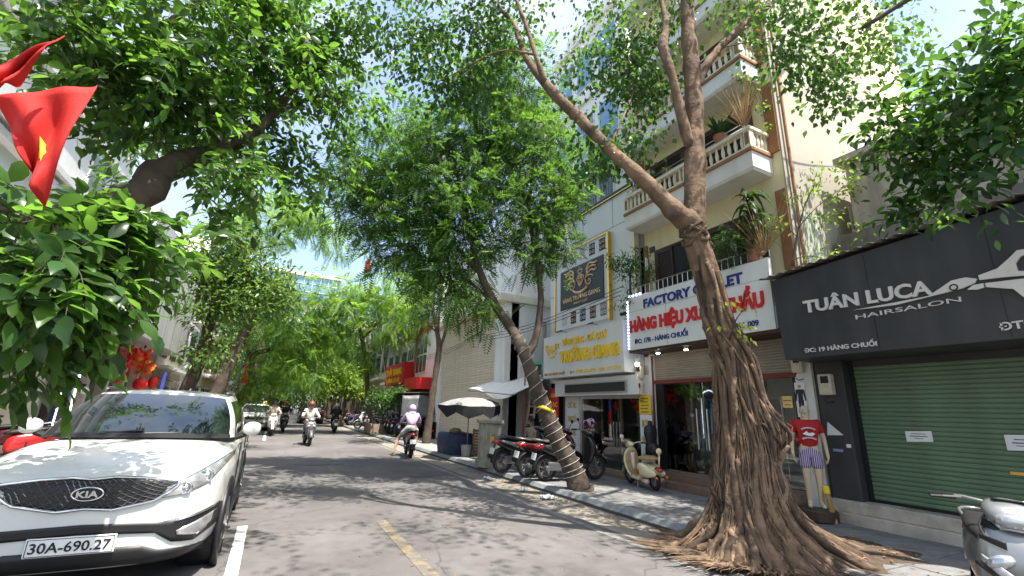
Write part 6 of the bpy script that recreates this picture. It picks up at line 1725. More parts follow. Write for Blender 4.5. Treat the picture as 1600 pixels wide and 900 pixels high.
LEAFMESH = {}
def leaf_objects(t, P, D, Nn, Ln, wid, m, idx):
    key = m.name
    if key not in LEAFMESH:
        V_, F, s_ = leaf_arrays(np.zeros((1, 3)), np.array([[0, 1.0, 0]]), np.array([[0, 0, 1.0]]), np.ones(1), wid, 1)
        LEAFMESH[key] = mesh_np('leaf', V_, F, s_, m)
    for i in idx:
        d = Vector(D[i]).normalized(); s_ = d.cross(Vector(Nn[i])).normalized(); n_ = s_.cross(d)
        M = Matrix((( -s_.x, d.x, n_.x), (-s_.y, d.y, n_.y), (-s_.z, d.z, n_.z))).transposed().transposed()
        M4 = Matrix(((s_.x, d.x, n_.x), (s_.y, d.y, n_.y), (s_.z, d.z, n_.z)))
        o = link('leaf', LEAFMESH[key], t)
        o.rotation_euler = M4.to_euler(); o.scale = (Ln[i],) * 3
        o.location = Vector(o.location) + Vector(P[i])

def PB(px, py, y, rpx, n, sq=(1, 1, 1)):
    c = at(px, py, y=y); r = rpx * mpp(c)
    return (c.x, c.y, c.z, r * sq[0], r * sq[1], r * sq[2], n)
def PX(px, py, x, rpx, n, sq=(1, 1, 1)):
    c = at(px, py, x=x); r = rpx * mpp(c)
    return (c.x, c.y, c.z, r * sq[0], r * sq[1], r * sq[2], n)
def PPX(px, py, x, r):
    p = at(px, py, x=x); return (p.x, p.y, p.z, r)
def PP(px, py, y, r): 
    p = at(px, py, y=y); return (p.x, p.y, p.z, r)

def tree(name, label, base, stems, blobs, kind, size, per, spread, lm, bark, seed, cat='tree', group=None, wid=.5, nobj=0, detail=0, twig=.012, droop=.5, nseg=10, extra_mats=None, trunk_build=True, pairs=8, fill=1.0, solo=False):
    rng = np.random.default_rng(seed)
    t = thing(name, label, cat, base, world_coords=True, group=group)
    sk = []; tr = MB()
    for s_ in stems:
        q = smooth_path(s_, 5)
        pts = []; rad_ = []
        for i, a in enumerate(q):
            j = rng.normal(0, .04, 3) * a[3]
            pts.append(Vector(a[:3] + j)); rad_.append(max(.006, a[3] * (1 + rng.normal(0, .06))))
            sk.append(a[:4])
        tr.tube(pts, rad_, nseg)
    if trunk_build: tr.build('trunk', bark, t, smooth=True)
    SK = np.array(sk)[:, :3]; SR = np.array(sk)[:, 3]
    C = []; CS = []
    for (cx, cy, cz, rx, ry, rz, n, *sp) in blobs:
        n = max(1, int(n * fill))
        d = unit(rng.normal(size=(n, 3))); r = rng.random((n, 1)) ** (1 / 2.2)
        C.append(np.array([cx, cy, cz]) + d * r * np.array([rx, ry, rz])); CS += [sp[0] if sp else 1.0] * n
    C = np.concatenate(C)
    dist = np.min(np.linalg.norm(C[:, None] - SK[None], axis=2), 1)
    br = MB(); Ps, Ds, Ns = [], [], []
    for ci in np.argsort(dist):
        c = C[ci]
        dd = np.linalg.norm(SK - c, axis=1) + np.where(SK[:, 2] > c[2] + .1, .5, 0)
        k = int(np.argmin(dd)); p = SK[k]; L_ = np.linalg.norm(c - p); 
        if L_ < .05: continue
        mid = (p + c) / 2 + rng.normal(0, .10, 3) * L_ + np.array([0, 0, .08 * L_])
        ns = 5
        path = [(1 - u) ** 2 * p + 2 * u * (1 - u) * mid + u * u * c for u in np.linspace(0, 1, ns)]
        r0 = min(SR[k] * .6, twig * (.6 + L_ * 1.0)); rr_ = np.linspace(r0, r0 * .35, ns)
        br.tube([Vector(a) for a in path], list(rr_), 5, cap=False)
        SK = np.vstack([SK, np.array(path[1:])]); SR = np.concatenate([SR, rr_[1:]])
        # leaves round the outer part of the branch
        m_ = max(1, int(per * rng.uniform(.6, 1.4)))
        u = rng.random(m_) ** .5
        pos = np.array([path[min(ns - 1, int(x * ns))] for x in u]) + rng.normal(0, 1, (m_, 3)) * spread * CS[ci] * np.array([1, 1, .75])
        out = unit(pos - p + 1e-6); dr = unit(out * .55 + rng.normal(0, .55, (m_, 3)) + np.array([0, 0, -droop]))
        nn = unit(rng.normal(0, .45, (m_, 3)) + np.array([0, 0, 1.0]))
        if kind == 'compound':
            for q in range(m_):
                d = dr[q]; n0 = nn[q]; s0 = unit(np.cross(d, n0)); Lr = size * 2.3 * (.4 + .6 * CS[ci])
                ed = pos[q] + d * Lr - np.array([0, 0, 1]) * Lr * .3
                br.tube([Vector(pos[q]), Vector(pos[q] + d * Lr * .5 - np.array([0, 0, .05]) * Lr), Vector(ed)], [.004, .003, .002], 3, cap=False)
                for tt in (.3, .55, .8, 1.0):
                    b = pos[q] + d * Lr * tt - np.array([0, 0, 1]) * Lr * .3 * tt * tt
                    for sg in ((-1, 1) if tt < 1 else (0,)):
                        Ps.append(b); Ds.append(unit(d * (.45 if sg else 1) + s0 * sg + np.array([0, 0, -.35]) + rng.normal(0, .15, 3))); Ns.append(unit(n0 + rng.normal(0, .25, 3)))
        else:
            Ps.extend(pos); Ds.extend(dr); Ns.extend(nn)
    br.build('branches', bark, t, smooth=True)
    P, D, N_ = np.array(Ps), np.array(Ds), np.array(Ns)
    Ln = size * rng.uniform(.65, 1.25, len(P))
    N_ = N_ + .01
    if kind == 'frond':
        V_, F, s_ = frond_arrays(P, D, N_, Ln, rng, pairs=pairs)
        link('crown', mesh_np('crown', V_, F, s_, lm), t)
    else:
        keep = np.ones(len(P), bool)
        if nobj:
            v = (P - CAMLOC) @ RM; z = -v[:, 2]
            px = CW / 2 + FPX * v[:, 0] / np.maximum(z, .01); py = CH / 2 - FPX * v[:, 1] / np.maximum(z, .01)
            inn = (z > .3) & (px > -20) & (px < CW + 20) & (py > -20) & (py < CH)
            sc_ = np.where(inn, Ln / np.maximum(z, .1), 0)
            idx = np.argsort(-sc_)[:nobj]
            idx = [i for i in idx if sc_[i] > 0]
            leaf_objects(t, P, D, N_, Ln, wid, lm, idx[::3]); leaf_objects(t, P, D, N_, Ln, wid, (extra_mats or [lm])[0], idx[1::3] + idx[2::3]); keep[idx] = False
        mats_ = [lm] + (extra_mats or [])
        sel = rng.integers(0, len(mats_), len(P)) if len(mats_) > 1 else np.zeros(len(P), int)
        for k, mm in enumerate(mats_):
            q = keep & (sel == k)
            if not q.any(): continue
            V_, F, s_ = leaf_arrays(P[q], D[q], N_[q], Ln[q], wid, detail)
            o = link('crown', mesh_np('crown', V_, F, s_, mm), t)
            if nobj: o['kind'] = 'stuff'
    return t

# ---------------- the big fig on the kerb
FY = 3.95
fig_stems = [
    [PP(1085, 352, FY, 0.1680), PP(1060, 335, FY + .05, 0.1369), PP(1010, 285, 4.2, 0.1036), PP(960, 240, 4.45, 0.0925), PP(905, 185, 4.8, 0.0814), PP(862, 142, 5.05, 0.0740), PP(822, 90, 5.4, 0.0518), PP(803, 38, 5.7, 0.0444), PP(770, 0, 6.0, 0.0333), PP(740, -60, 6.4, 0.0296)],
    [PP(852, 132, 5.1, 0.0518), PP(838, 90, 5.1, 0.0370), PP(822, 40, 5.2, 0.0333), PP(800, -20, 5.4, 0.0296), PP(770, -120, 5.8, 0.0296)],
    [PP(1084, 370, FY, 0.1487), PP(1085, 340, FY, 0.1438), PP(1086, 270, FY, 0.1438), PP(1085, 200, FY, 0.1339), PP(1082, 120, FY, 0.1240), PP(1075, 40, FY, 0.1091), PP(1070, -60, FY, 0.0992), PP(1050, -200, FY + .2, 0.0892), PP(1000, -330, FY + .7, 0.0595)],
    [PP(1078, 230, FY, 0.0740), PP(1062, 170, FY, 0.0703), PP(1048, 110, FY, 0.0666), PP(1036, 72, FY + .1, 0.0740), PP(1040, 30, FY + .1, 0.0444), PP(1020, -40, 4.3, 0.0370)],
    [PP(1085, 140, FY, 0.0740), PP(1115, 85, FY - .1, 0.0666), PP(1165, 38, FY - .25, 0.0629), PP(1215, -5, FY - .4, 0.0592), PP(1300, -90, FY - .5, 0.0444), PP(1420, -160, FY - .4, 0.0333)],
    [PP(1225, -10, FY - .4, 0.0222), PP(1245, 40, FY - .3, 0.0148), PP(1268, 100, FY - .2, 0.0118), PP(1300, 140, FY - .1, 0.0089), PP(1345, 170, FY, 0.0059)],
    [PP(835, 85, 5.3, 0.0222), PP(780, 80, 5.6, 0.0148), PP(720, 110, 6.0, 0.0104), PP(680, 130, 6.4, 0.0059)],
    [PP(950, 232, 4.5, 0.0222), PP(975, 180, 4.7, 0.0148), PP(990, 130, 5.0, 0.0111), PP(960, 90, 5.3, 0.0074)]]
fig_blobs = [PB(945, 110, 5.4, 85, 40), PB(1000, 70, 5.0, 60, 24), PB(930, 250, 4.9, 42, 12), PB(990, 230, 4.8, 36, 10), PB(1010, 150, 4.9, 40, 12),
             PB(620, 50, 6.8, 95, 40), PB(690, 130, 6.5, 50, 16), PB(690, 20, 6.3, 60, 18), PB(745, 130, 6.2, 42, 12), PB(790, 75, 5.9, 42, 10), PB(740, 50, 6.2, 50, 14), PB(770, 5, 5.8, 36, 8),
             PB(1250, 50, 2.9, 60, 20), PB(1290, 110, 2.9, 45, 12), PB(1340, 40, 2.9, 70, 20), PB(1400, 80, 2.9, 45, 10), PB(1230, 10, 3.0, 40, 8), PB(1130, 30, 4.1, 40, 6), PB(1050, 40, 4.4, 40, 6), PB(1310, 165, 2.9, 30, 6),
             PB(1010, -60, 5.2, 110, 26), PB(860, -110, 6, 130, 40), PB(1180, -110, 3.2, 110, 24),
             (3.4, 3.0, 9.6, 3.4, 3.0, 1.3, 44), (3.2, 6.3, 10.8, 3.0, 2.4, 1.2, 26), (6.1, 1.5, 8.4, 1.5, 1.3, .9, 50)]
fig_px = [(1086, 300, .11), (1084, 340, .135), (1083, 362, .15), (1095, 400, .165), (1113, 460, .165), (1126, 510, .185), (1146, 560, .235), (1154, 610, .265), (1161, 655, .295), (1168, 700, .34), (1171, 745, .37), (1178, 795, .43), (1190, 835, .60), (1205, 868, .86)]
fig_trunk_path = [tuple(at(px, py, y=3.95 - .0004 * max(0, py - 400))) for px, py, r in fig_px][::-1]
FT = tree('fig_tree', 'huge old fig tree at the kerb with a twisted root clad trunk and forked limbs', (5.6, 3.75, .1), fig_stems, fig_blobs, 'leaf', .105, 30, .20, L_FIG, M_FIGBARK, 21, wid=.72, droop=1.0, nseg=14, twig=.010)
frad = [r for px, py, r in fig_px][::-1]
rngf = np.random.default_rng(4)
FP = smooth_path([(*p, r) for p, r in zip(fig_trunk_path, frad)], 8)
ridges = [(int(k), float(a), float(b)) for k, a, b in zip(rngf.integers(3, 13, 10), rngf.uniform(0, 6.28, 10), rngf.uniform(-.6, .6, 10))]
def fig_r(th, z, r):
    q = 0
    for (k, a, tw) in ridges: q += (1 - abs(math.sin(k * .5 * th + a + tw * z))) ** 2 / len(ridges)
    amp = .18 + .32 * max(0, 1 - z / 1.8)
    b_ = .17 * math.exp(-((z - 1.40) / .20) ** 2) * max(0, math.cos(th + .48)) ** 2 * (1 + .5 * math.sin(th * 17)) - .05 * math.exp(-((z - .95) / .16) ** 2) * max(0, math.cos(th + .48)) ** 2
    b_ += .50 * math.exp(-z / .21) * max(0, math.cos(th + .62)) ** 3 + .25 * math.exp(-z / .25) * max(0, math.cos(th - 2.9)) ** 4
    return r * (1 - amp * .5 + amp * 2.0 * q) + b_
def fig_pt(i, th, k=1.0):
    i = max(0, min(len(FP) - 1, i)); a = FP[int(i)]; b = FP[min(len(FP) - 1, int(i) + 1)]; f = i - int(i)
    c = a + (b - a) * f
    r = fig_r(th, c[2], c[3]) * k
    return Vector((c[0] + math.cos(th) * r, c[1] + math.sin(th) * r, c[2]))
NA = 72
core = MB().loft([[fig_pt(i, 2 * math.pi * k / NA, .90 if FP[i][2] < 2.0 else 1.0 - .1 * max(0, 1 - (FP[i][2] - 2.0) / .6)) for k in range(NA)] for i in range(len(FP))])
core.build('trunk', M_FIGBARK, FT, smooth=True)
def iz(z):
    for i in range(len(FP) - 1):
        if FP[i + 1][2] >= z: return i + (z - FP[i][2]) / max(1e-6, FP[i + 1][2] - FP[i][2])
    return len(FP) - 1
r9 = random.Random(17)
fibres = MB()
for k in range(620):
    big = k % 2 == 0 and k < 560
    th = 2 * math.pi * (k * .618034 % 1) + r9.uniform(-.05, .05)
    z0 = r9.choice((r9.uniform(.5, 1.5), r9.uniform(1.0, 2.6), r9.uniform(.25, .9), r9.uniform(.3, 1.1)))
    q = []; rr_ = []
    base_r = (r9.uniform(.010, .026) if k % 6 else r9.uniform(.030, .058)) if big else r9.uniform(.005, .013)
    n = 14; drift = r9.uniform(-.55, .55); ph = r9.uniform(0, 6); wob = r9.uniform(.01, .11)
    sink = base_r * r9.uniform(-.2, 1.6)
    for j in range(n):
        u = j / (n - 1); z = z0 * (1 - u) + .06 * u
        a_ = th + drift * (1 - u) * .8 + wob * math.sin(6 * u + ph)
        p = fig_pt(iz(z), a_, 1.0) - Vector((math.cos(a_), math.sin(a_), 0)) * sink
        q.append(p + Vector((r9.gauss(0, .006), r9.gauss(0, .006), r9.gauss(0, .004)))); rr_.append(base_r * (.35 + .75 * u) * r9.uniform(.75, 1.3))
    ca, sa = math.cos(th), math.sin(th)
    reach = r9.uniform(.04, .22) + .75 * max(0, math.cos(th + .55)) ** 2 * r9.uniform(.2, 1.1) + .4 * max(0, math.cos(th - 2.9)) ** 2 * r9.random()
    e = q[-1]; bend = r9.uniform(-.25, .25)
    for j in range(1, 7):
        u = j / 6
        q.append(Vector((e.x + (ca - sa * bend * u) * reach * u + r9.gauss(0, .008), e.y + (sa + ca * bend * u) * reach * u + r9.gauss(0, .008), e.z * (1 - u) ** 1.3 + .125 - .125 * (1 - u) ** 1.3 - .03 * u))); rr_.append(base_r * (1.05 - .95 * u) * r9.uniform(.8, 1.2))
    sp_ = smooth_path([(*p, r) for p, r in zip(q, rr_)], 2)
    mb = MB() if big else fibres
    mb.tube([Vector(p[:3]) for p in sp_], [max(.002, p[3]) for p in sp_], 6 if big else 4)
    if big: mb.build('root', M_ROOT, FT, smooth=True)
fo = fibres.build('root_fibres', M_ROOT, FT, smooth=True); fo['kind'] = 'stuff'
# roots that wind round the upper trunk
for k in range(70):
    th = r9.uniform(0, 6.28); za = r9.uniform(.9, 3.0) if k % 4 else r9.uniform(2.6, 3.8); zb = za - r9.uniform(.4, 1.2); tw = r9.uniform(-1.5, 1.5); rb = r9.uniform(.014, .036)
    q = [fig_pt(iz(za + (zb - za) * u), th + tw * u, 1.02) + Vector((0, 0, r9.gauss(0, .01))) for u in np.linspace(0, 1, 9)]
    MB().tube([Vector(p[:3]) for p in smooth_path([tuple(p) for p in q], 3)], rb, 7).build('aerial_root', M_ROOT, FT, smooth=True)
for k in range(6):
    u0 = k / 6 * 6.28
    q = [fig_pt(iz(3.98 + .05 * math.sin(3 * a + k) - .04 * k), a + u0, 1.06) for a in np.linspace(0, 4.8, 14)]
    MB().tube([Vector(p[:3]) for p in smooth_path([tuple(p) for p in q], 2)], .028, 6).build('aerial_root', M_ROOT, FT, smooth=True)
pt0 = at(1130, 635, y=3.5)
MB().tube([fig_pt(iz(2.0), -2.6), fig_pt(iz(2.0), -2.6) + Vector((-.12, -.05, -.12)), fig_pt(iz(2.0), -2.6) + Vector((-.10, -.06, -.35)), fig_pt(iz(2.0), -2.6) + Vector((-.16, -.05, -.55))], [.035, .03, .022, .008], 6).build('aerial_root', M_ROOT, FT, smooth=True)
# young shoots with yellow leaves on the trunk
sh_t = tree('fig_shoot', 'spray of yellow green young leaves sprouting from the fig trunk beside the sign', tuple(at(1145, 520, y=3.55)), [[PP(1140, 530, 3.75, .012), PP(1150, 500, 3.6, .008), PP(1165, 480, 3.55, .005)]],
    [PB(1150, 470, 3.55, 22, 4), PB(1175, 500, 3.5, 22, 4), PB(1165, 525, 3.5, 16, 3), PB(1095, 515, 3.6, 10, 1)], 'leaf', .075, 5, .04, leaf_mat('young_leaf', (.24, .28, .03), (.42, .48, .03), .3, .4, .45), M_BARK, 5, cat='shoot', wid=.62, droop=.7)

# ---------------- leaning tree wound with cord
LB = (6.05, 8.35, .1)
lb = at(905, 765, z=.12)
lean_stems = [[(lb.x, lb.y, .03, .29), (*(at(903, 757, y=lb.y)), .235), (*(at(893, 730, y=lb.y + .05)), .195), (*(at(868, 680, y=lb.y + .1)), .165), (*(at(845, 625, y=lb.y + .15)), .145), (*(at(818, 550, y=lb.y + .2)), .125), PP(800, 515, 8.8, .11), PP(775, 478, 9.0, .10), PP(752, 430, 9.2, .08), PP(735, 370, 9.5, .06), PP(720, 300, 9.8, .045), PP(705, 230, 10.1, .03)],
    [PP(820, 556, 8.62, .10), PP(836, 530, 8.6, .085), PP(845, 470, 8.6, .07), PP(838, 400, 8.7, .06), PP(826, 330, 8.9, .05), PP(832, 260, 9.1, .04), PP(820, 180, 9.4, .03), PP(810, 120, 9.6, .02)],
    [PP(752, 430, 9.2, .05), PP(700, 370, 9.8, .04), PP(650, 310, 10.4, .03), PP(600, 270, 11, .02)],
    [PP(775, 478, 9.0, .045), PP(720, 430, 9.6, .035), PP(660, 400, 10.4, .025), PP(620, 380, 11, .015)]]
lean_blobs = [PB(800, 140, 9.6, 75, 40), PB(790, 230, 9.4, 75, 44), PB(780, 110, 9.6, 60, 18), PB(740, 180, 9.8, 50, 14), PB(840, 250, 9.0, 60, 26), PB(850, 180, 9.2, 50, 18), PB(700, 220, 10.2, 80, 50), PB(640, 260, 10.8, 75, 44), PB(590, 300, 11.2, 60, 28), PB(690, 320, 10.0, 80, 48), PB(770, 320, 9.2, 70, 36), PB(850, 340, 8.8, 50, 22), PB(870, 300, 8.8, 40, 14), PB(640, 380, 10.6, 65, 32), PB(720, 400, 9.8, 60, 26), PB(580, 360, 11.2, 45, 16), PB(680, 450, 10.0, 45, 10), PB(740, 480, 9.0, 32, 7), PB(560, 260, 11.4, 40, 12), PB(545, 320, 11.6, 36, 10), PB(610, 190, 11, 40, 10), PB(720, 130, 10, 40, 10), PB(830, 390, 8.8, 40, 10), PB(860, 390, 8.6, 26, 6)]
LT = tree('leaning_tree', 'slanting feathery leaved tree whose forked trunk is wound with white cord', tuple(lb), lean_stems, lean_blobs, 'frond', .44, 10, .24, L_FEATHER, M_BARK, 31, droop=.35, nseg=12, twig=.010, fill=1.25)
q = smooth_path(lean_stems[0][1:7], 8)
cord = []
for i, a in enumerate(np.linspace(0, 18 * 2 * math.pi, 260)):
    f = a / (18 * 2 * math.pi) * (len(q) - 1) * .86 + len(q) * .10; k = min(int(f), len(q) - 2); c = q[k] + (q[k + 1] - q[k]) * (f - k)
    r = c[3] + .012
    cord.append(Vector((c[0] + r * math.cos(a), c[1] + r * math.sin(a), c[2] + .07 * math.cos(a + .5))))
o = MB().tube(cord, .005, 5).build('light_cord', mat('dull_white_cord', (.48, .47, .44), .6), smooth=True); tag(o, 'white light cord wound in a spiral up the leaning trunk', 'cord')
MB_ = MB().torus(q[22][:3], (0.4, 0, 1), .16, .035, 16, 6); o = MB_.build('yellow_ribbon', M_GOLDPAINT, smooth=True); tag(o, 'yellow ribbon tied round the leaning trunk', 'ribbon')

# ---------------- broad leaved tree on the left
broad_stems = [[(-3.3, 6.1, .1, .26), (-3.2, 6.2, 1.4, .22), (-2.9, 6.3, 2.8, .20), PP(215, 305, 6.6, .19), PP(240, 275, 6.7, .185), PP(285, 255, 6.8, .17), PP(345, 235, 7.0, .12), PP(395, 205, 7.2, .10), PP(420, 182, 7.3, .08), PP(470, 120, 7.6, .06), PP(480, 60, 7.9, .04)],
    [PP(345, 235, 7.0, .09), PP(335, 180, 6.9, .08), PP(300, 130, 6.7, .07), PP(260, 90, 6.5, .06), PP(250, 50, 6.4, .05), PP(300, 10, 6.4, .04), PP(360, -30, 6.4, .03)],
    [PP(415, 185, 7.3, .06), PP(455, 165, 7.6, .045), PP(505, 150, 8.0, .03), PP(540, 160, 8.4, .02)],
    [PP(415, 185, 7.3, .05), PP(425, 130, 7.5, .035), PP(440, 100, 7.7, .025)],
    [(-2.95, 6.2, 2.6, .10), (-2.3, 5.0, 2.95, .06), (-1.85, 4.0, 2.75, .04), (-1.5, 3.4, 2.5, .02)],
    [(-2.9, 6.2, 3.2, .08), (-2.2, 4.4, 3.2, .05), (-1.7, 3.4, 2.9, .03)]]
broad_blobs = [PB(130, 60, 6.0, 75, 22), PB(220, 60, 6.2, 85, 28), PB(320, 60, 6.5, 90, 30), PB(420, 60, 7.2, 85, 26), PB(160, 120, 5.8, 45, 6), PB(230, 150, 6.2, 70, 22), PB(310, 150, 6.6, 80, 26), PB(400, 120, 7.4, 70, 20), PB(310, 225, 7.6, 66, 16), PB(370, 270, 6.6, 48, 12), PB(250, 190, 7.4, 30, 4), PB(450, 230, 7.8, 50, 12), PB(490, 110, 8.0, 60, 16), PB(540, 180, 8.6, 50, 12), PB(520, 60, 7.8, 60, 16), PB(350, 320, 6.2, 26, 4), PB(470, 280, 7.8, 34, 6), PB(520, 260, 8.4, 36, 6), PB(430, 160, 7.6, 40, 6),
    PB(590, 130, 8.8, 50, 10), PB(470, 20, 7.4, 60, 14), PB(370, 10, 6.8, 70, 14)]
low_blobs = [q + (.5,) for q in (PB(40, 365, 3.6, 34, 7), PB(110, 360, 3.8, 36, 8), PB(180, 365, 4.1, 36, 8), PB(240, 385, 4.4, 28, 6), PB(50, 420, 3.5, 36, 7), PB(125, 420, 3.7, 36, 8), PB(200, 430, 4.1, 30, 6), PB(25, 335, 3.8, 24, 3), PB(115, 330, 4.1, 28, 4), PB(15, 470, 3.6, 28, 5), PB(90, 470, 3.6, 30, 6), PB(165, 460, 4.0, 24, 3), PB(205, 345, 4.4, 28, 5), PB(5, 520, 3.8, 24, 4), PB(50, 520, 3.9, 24, 5), PB(265, 400, 4.5, 18, 3), PB(15, 565, 4.0, 18, 3), PB(285, 380, 4.6, 12, 2))]
above = [(-2.4, 3.8, 8.3, 2.2, 2.4, 1.0, 16), (.8, 7.6, 9.6, 2.4, 2.4, 1.0, 11), (-1.6, .6, 6.6, 2.6, 2.6, .8, 36), (-.1, 4.2, 7.8, 1.5, 1.9, .7, 20), (-2.4, 10.6, 6.6, 1.8, 1.8, .9, 22)]
tree('broad_leaved_tree', 'large tree at the left edge whose big drooping leaves hang over the white crossover', (-3.3, 6.1, .1), broad_stems, broad_blobs + low_blobs + above, 'compound', .165, 6.5, .20, L_BROAD, M_BARK, 41, wid=.46, nobj=300, detail=1, droop=.45, twig=.012, extra_mats=[L_BROADD, L_BROAD, L_BROAD], fill=.66)  # dark leaves mixed in colour the low leaf mass as if in shade

# ---------------- overhanging tree at the right edge
right_stems = [[(8.2, -.6, .1, .17), (8.2, -.5, 3.0, .15), (7.8, -.2, 5.2, .12), (6.9, .5, 6.2, .07), (6.0, 1.3, 6.3, .04), (5.5, 2.0, 6.0, .02)],
    [(7.6, .0, 5.4, .05), PPX(1640, 190, 5.6, .03), PPX(1560, 220, 5.5, .018), PPX(1480, 270, 5.5, .010)]]
right_blobs = [PX(1570, 130, 5.4, 70, 22), PX(1500, 165, 5.4, 70, 22), PX(1440, 205, 5.5, 60, 20), PX(1400, 170, 5.6, 42, 10), PX(1520, 235, 5.3, 50, 14), PX(1380, 235, 5.6, 34, 8), PX(1440, 285, 5.5, 42, 11), PX(1400, 315, 5.6, 30, 7), PX(1500, 285, 5.3, 36, 8), PX(1590, 85, 5.2, 50, 12), PX(1460, 125, 5.5, 42, 8), PX(1440, 330, 5.5, 20, 4), PX(1590, 215, 5.2, 32, 6), PX(1590, 340, 5.2, 12, 1), PX(1560, 50, 5.3, 50, 8), PX(1540, 180, 5.3, 60, 14), PX(1600, 170, 5.2, 50, 8)]
tree('overhanging_tree', 'dark leaved tree leaning in from the right edge over the hair salon roof', (7.4, .3, .1), right_stems, right_blobs, 'leaf', .135, 11, .12, L_BROADD, M_BARKD, 51, wid=.42, nobj=300, detail=1, droop=.35, twig=.006, extra_mats=[L_BROADD, L_BROAD], fill=1.25)

# ---------------- sapling on the salon roof and balcony plants
tree('roof_sapling', 'thin sapling with lime green leaves growing up beside the balcony house side wall', tuple(at(1240, 400, y=4.1)), [[PP(1238, 415, 4.15, .018), PP(1245, 370, 4.12, .015), PP(1258, 320, 4.1, .012), PP(1275, 285, 4.05, .008)], [PP(1248, 355, 4.1, .01), PP(1280, 320, 4.0, .008), PP(1330, 285, 3.9, .006)]],
    [PB(1290, 285, 4.0, 34, 10), PB(1320, 265, 3.9, 28, 8), PB(1240, 310, 4.1, 16, 4), PB(1340, 300, 3.9, 25, 6), PB(1290, 330, 4.0, 30, 6), PB(1345, 370, 3.9, 28, 5), PB(1285, 405, 4.0, 20, 4), PB(1210, 350, 4.2, 14, 3)], 'leaf', .085, 12, .07, L_YELLOW, M_BARK, 61, wid=.55, droop=.6)
def pot(par, p, r=.13, h=.2, m=None):
    o = MB().lathe([(r * .75, 0), (r, h * .9), (r * 1.08, h * .9), (r * 1.08, h), (r * .9, h), (r * .85, h * .85), (0, h * .85)], p, 14).build('pot', m or mat('clay_pot', (.35, .16, .09), .8), par, smooth=True, autosm=40); return o
def strap_plant(name, label, p, n, L0, wid, m, seed, bias=(0, 0, 1), cat='potted plant', stem=0.0, drooping=.6):
    t = thing(name, label, cat, p)
    pot(t, (0, 0, 0))
    rg = random.Random(seed); me = MB(); tw = MB()
    for k in range(n):
        a = rg.uniform(0, 6.28); tilt = rg.uniform(.15, 1.0); L_ = L0 * rg.uniform(.7, 1.2); z0 = .18 + stem * rg.random()
        d = Vector((math.cos(a) * tilt + bias[0], math.sin(a) * tilt + bias[1], bias[2])).normalized(); s_ = d.cross(Vector((0, 0, 1))).normalized()
        rows = []
        for j in range(6):
            u = j / 5; c = Vector((0, 0, z0)) + d * L_ * u - Vector((0, 0, drooping * L_ * u * u)); w = wid * math.sin(math.pi * (.12 + .86 * u))
            rows.append((c - s_ * w, c + Vector((0, 0, -.15 * w)), c + s_ * w))
        i0 = len(me.v); me.v += [tuple(x) for r_ in rows for x in r_]
        for j in range(5):
            for q in range(2): me.f.append((i0 + j * 3 + q, i0 + j * 3 + q + 1, i0 + j * 3 + q + 4, i0 + j * 3 + q + 3))
    me.build('leaves', m, t)
    if stem: MB().cyl((0, 0, .15), (0, 0, .2 + stem), .025, n=8).build('stem', M_BARK, t)
    return t
bp = at(1165, 215, x=7.42)
strap_plant('balcony_plant', 'sword leaved plant in a pot on the middle balcony rail', (7.40, 5.35, 6.95), 18, .62, .038, L_DEEP, 1, drooping=.25)
strap_plant('balcony_plant', 'small broad leaved pot plant behind the forked trunk on the middle balcony', (7.5, 6.9, 6.95), 10, .28, .04, L_BROAD, 2)
strap_plant('dracaena_plant', 'tall drooping dark dracaena on the first floor balcony above the sign', (7.42, 4.92, 4.3), 70, .62, .038, L_DEEP, 3, stem=1.15, drooping=1.0)
for lab, p, n_, h_, fan in (('fan of dry sticks tied behind the end of the white clothing shop sign', (7.38, 4.72, 4.35), 60, 1.05, 1.0), ('fan of dry sticks standing at the corner of the middle balcony', (7.36, 4.78, 6.95), 52, 1.15, .75)):
    t = thing('stick_bundle', lab, 'sticks', p); rg = random.Random(int(p[2] * 10)); mb = MB()
    for k in range(n_):
        a = rg.uniform(-fan, fan); b_ = rg.uniform(-.35, .2)
        d = Vector((b_ * .6 - .1, math.sin(a), math.cos(a))).normalized(); L_ = h_ * rg.uniform(.6, 1.1)
        mb.tube([(0, 0, 0), d * L_ * .5, d * L_ + Vector((0, .04 * rg.random(), -.05))], [.006, .005, .002], 4)
    mb.build('sticks', mat('dry_stick', (.38, .24, .12), .85, island=.3), t)
    MB().torus((0, 0, .06), (0, 0, 1), .03, .012, 12, 5).build('tie', M_PAPER, t)
tree('hanging_creeper', 'lime green creeper trailing from the upper balcony corner', tuple(at(1175, 130, y=4.7)), [[PP(1150, 125, 4.8, .008), PP(1175, 130, 4.7, .006), PP(1190, 160, 4.6, .004), PP(1196, 200, 4.6, .003)]], [PB(1155, 120, 4.75, 18, 8), PB(1175, 132, 4.7, 16, 6), PB(1190, 165, 4.6, 8, 4), PB(1197, 195, 4.6, 7, 3)], 'leaf', .07, 10, .05, L_YELLOW, M_BARK, 71, cat='creeper', wid=.6)
tree('sign_shrub', 'bushy small leaved shrub growing out between the two shop signs', tuple(at(985, 455, y=8.2)), [[PP(985, 460, 8.2, .03), PP(985, 430, 8.1, .02), PP(990, 405, 8.0, .012)]], [PB(985, 420, 8.0, 34, 34), PB(1010, 425, 7.8, 26, 18), PB(965, 410, 8.1, 22, 14), PB(985, 395, 8.0, 18, 8), PB(975, 470, 8.2, 12, 5), PB(960, 478, 8.2, 12, 4)], 'leaf', .085, 16, .07, L_FIG, M_BARK, 81, cat='shrub', wid=.4, droop=.4)
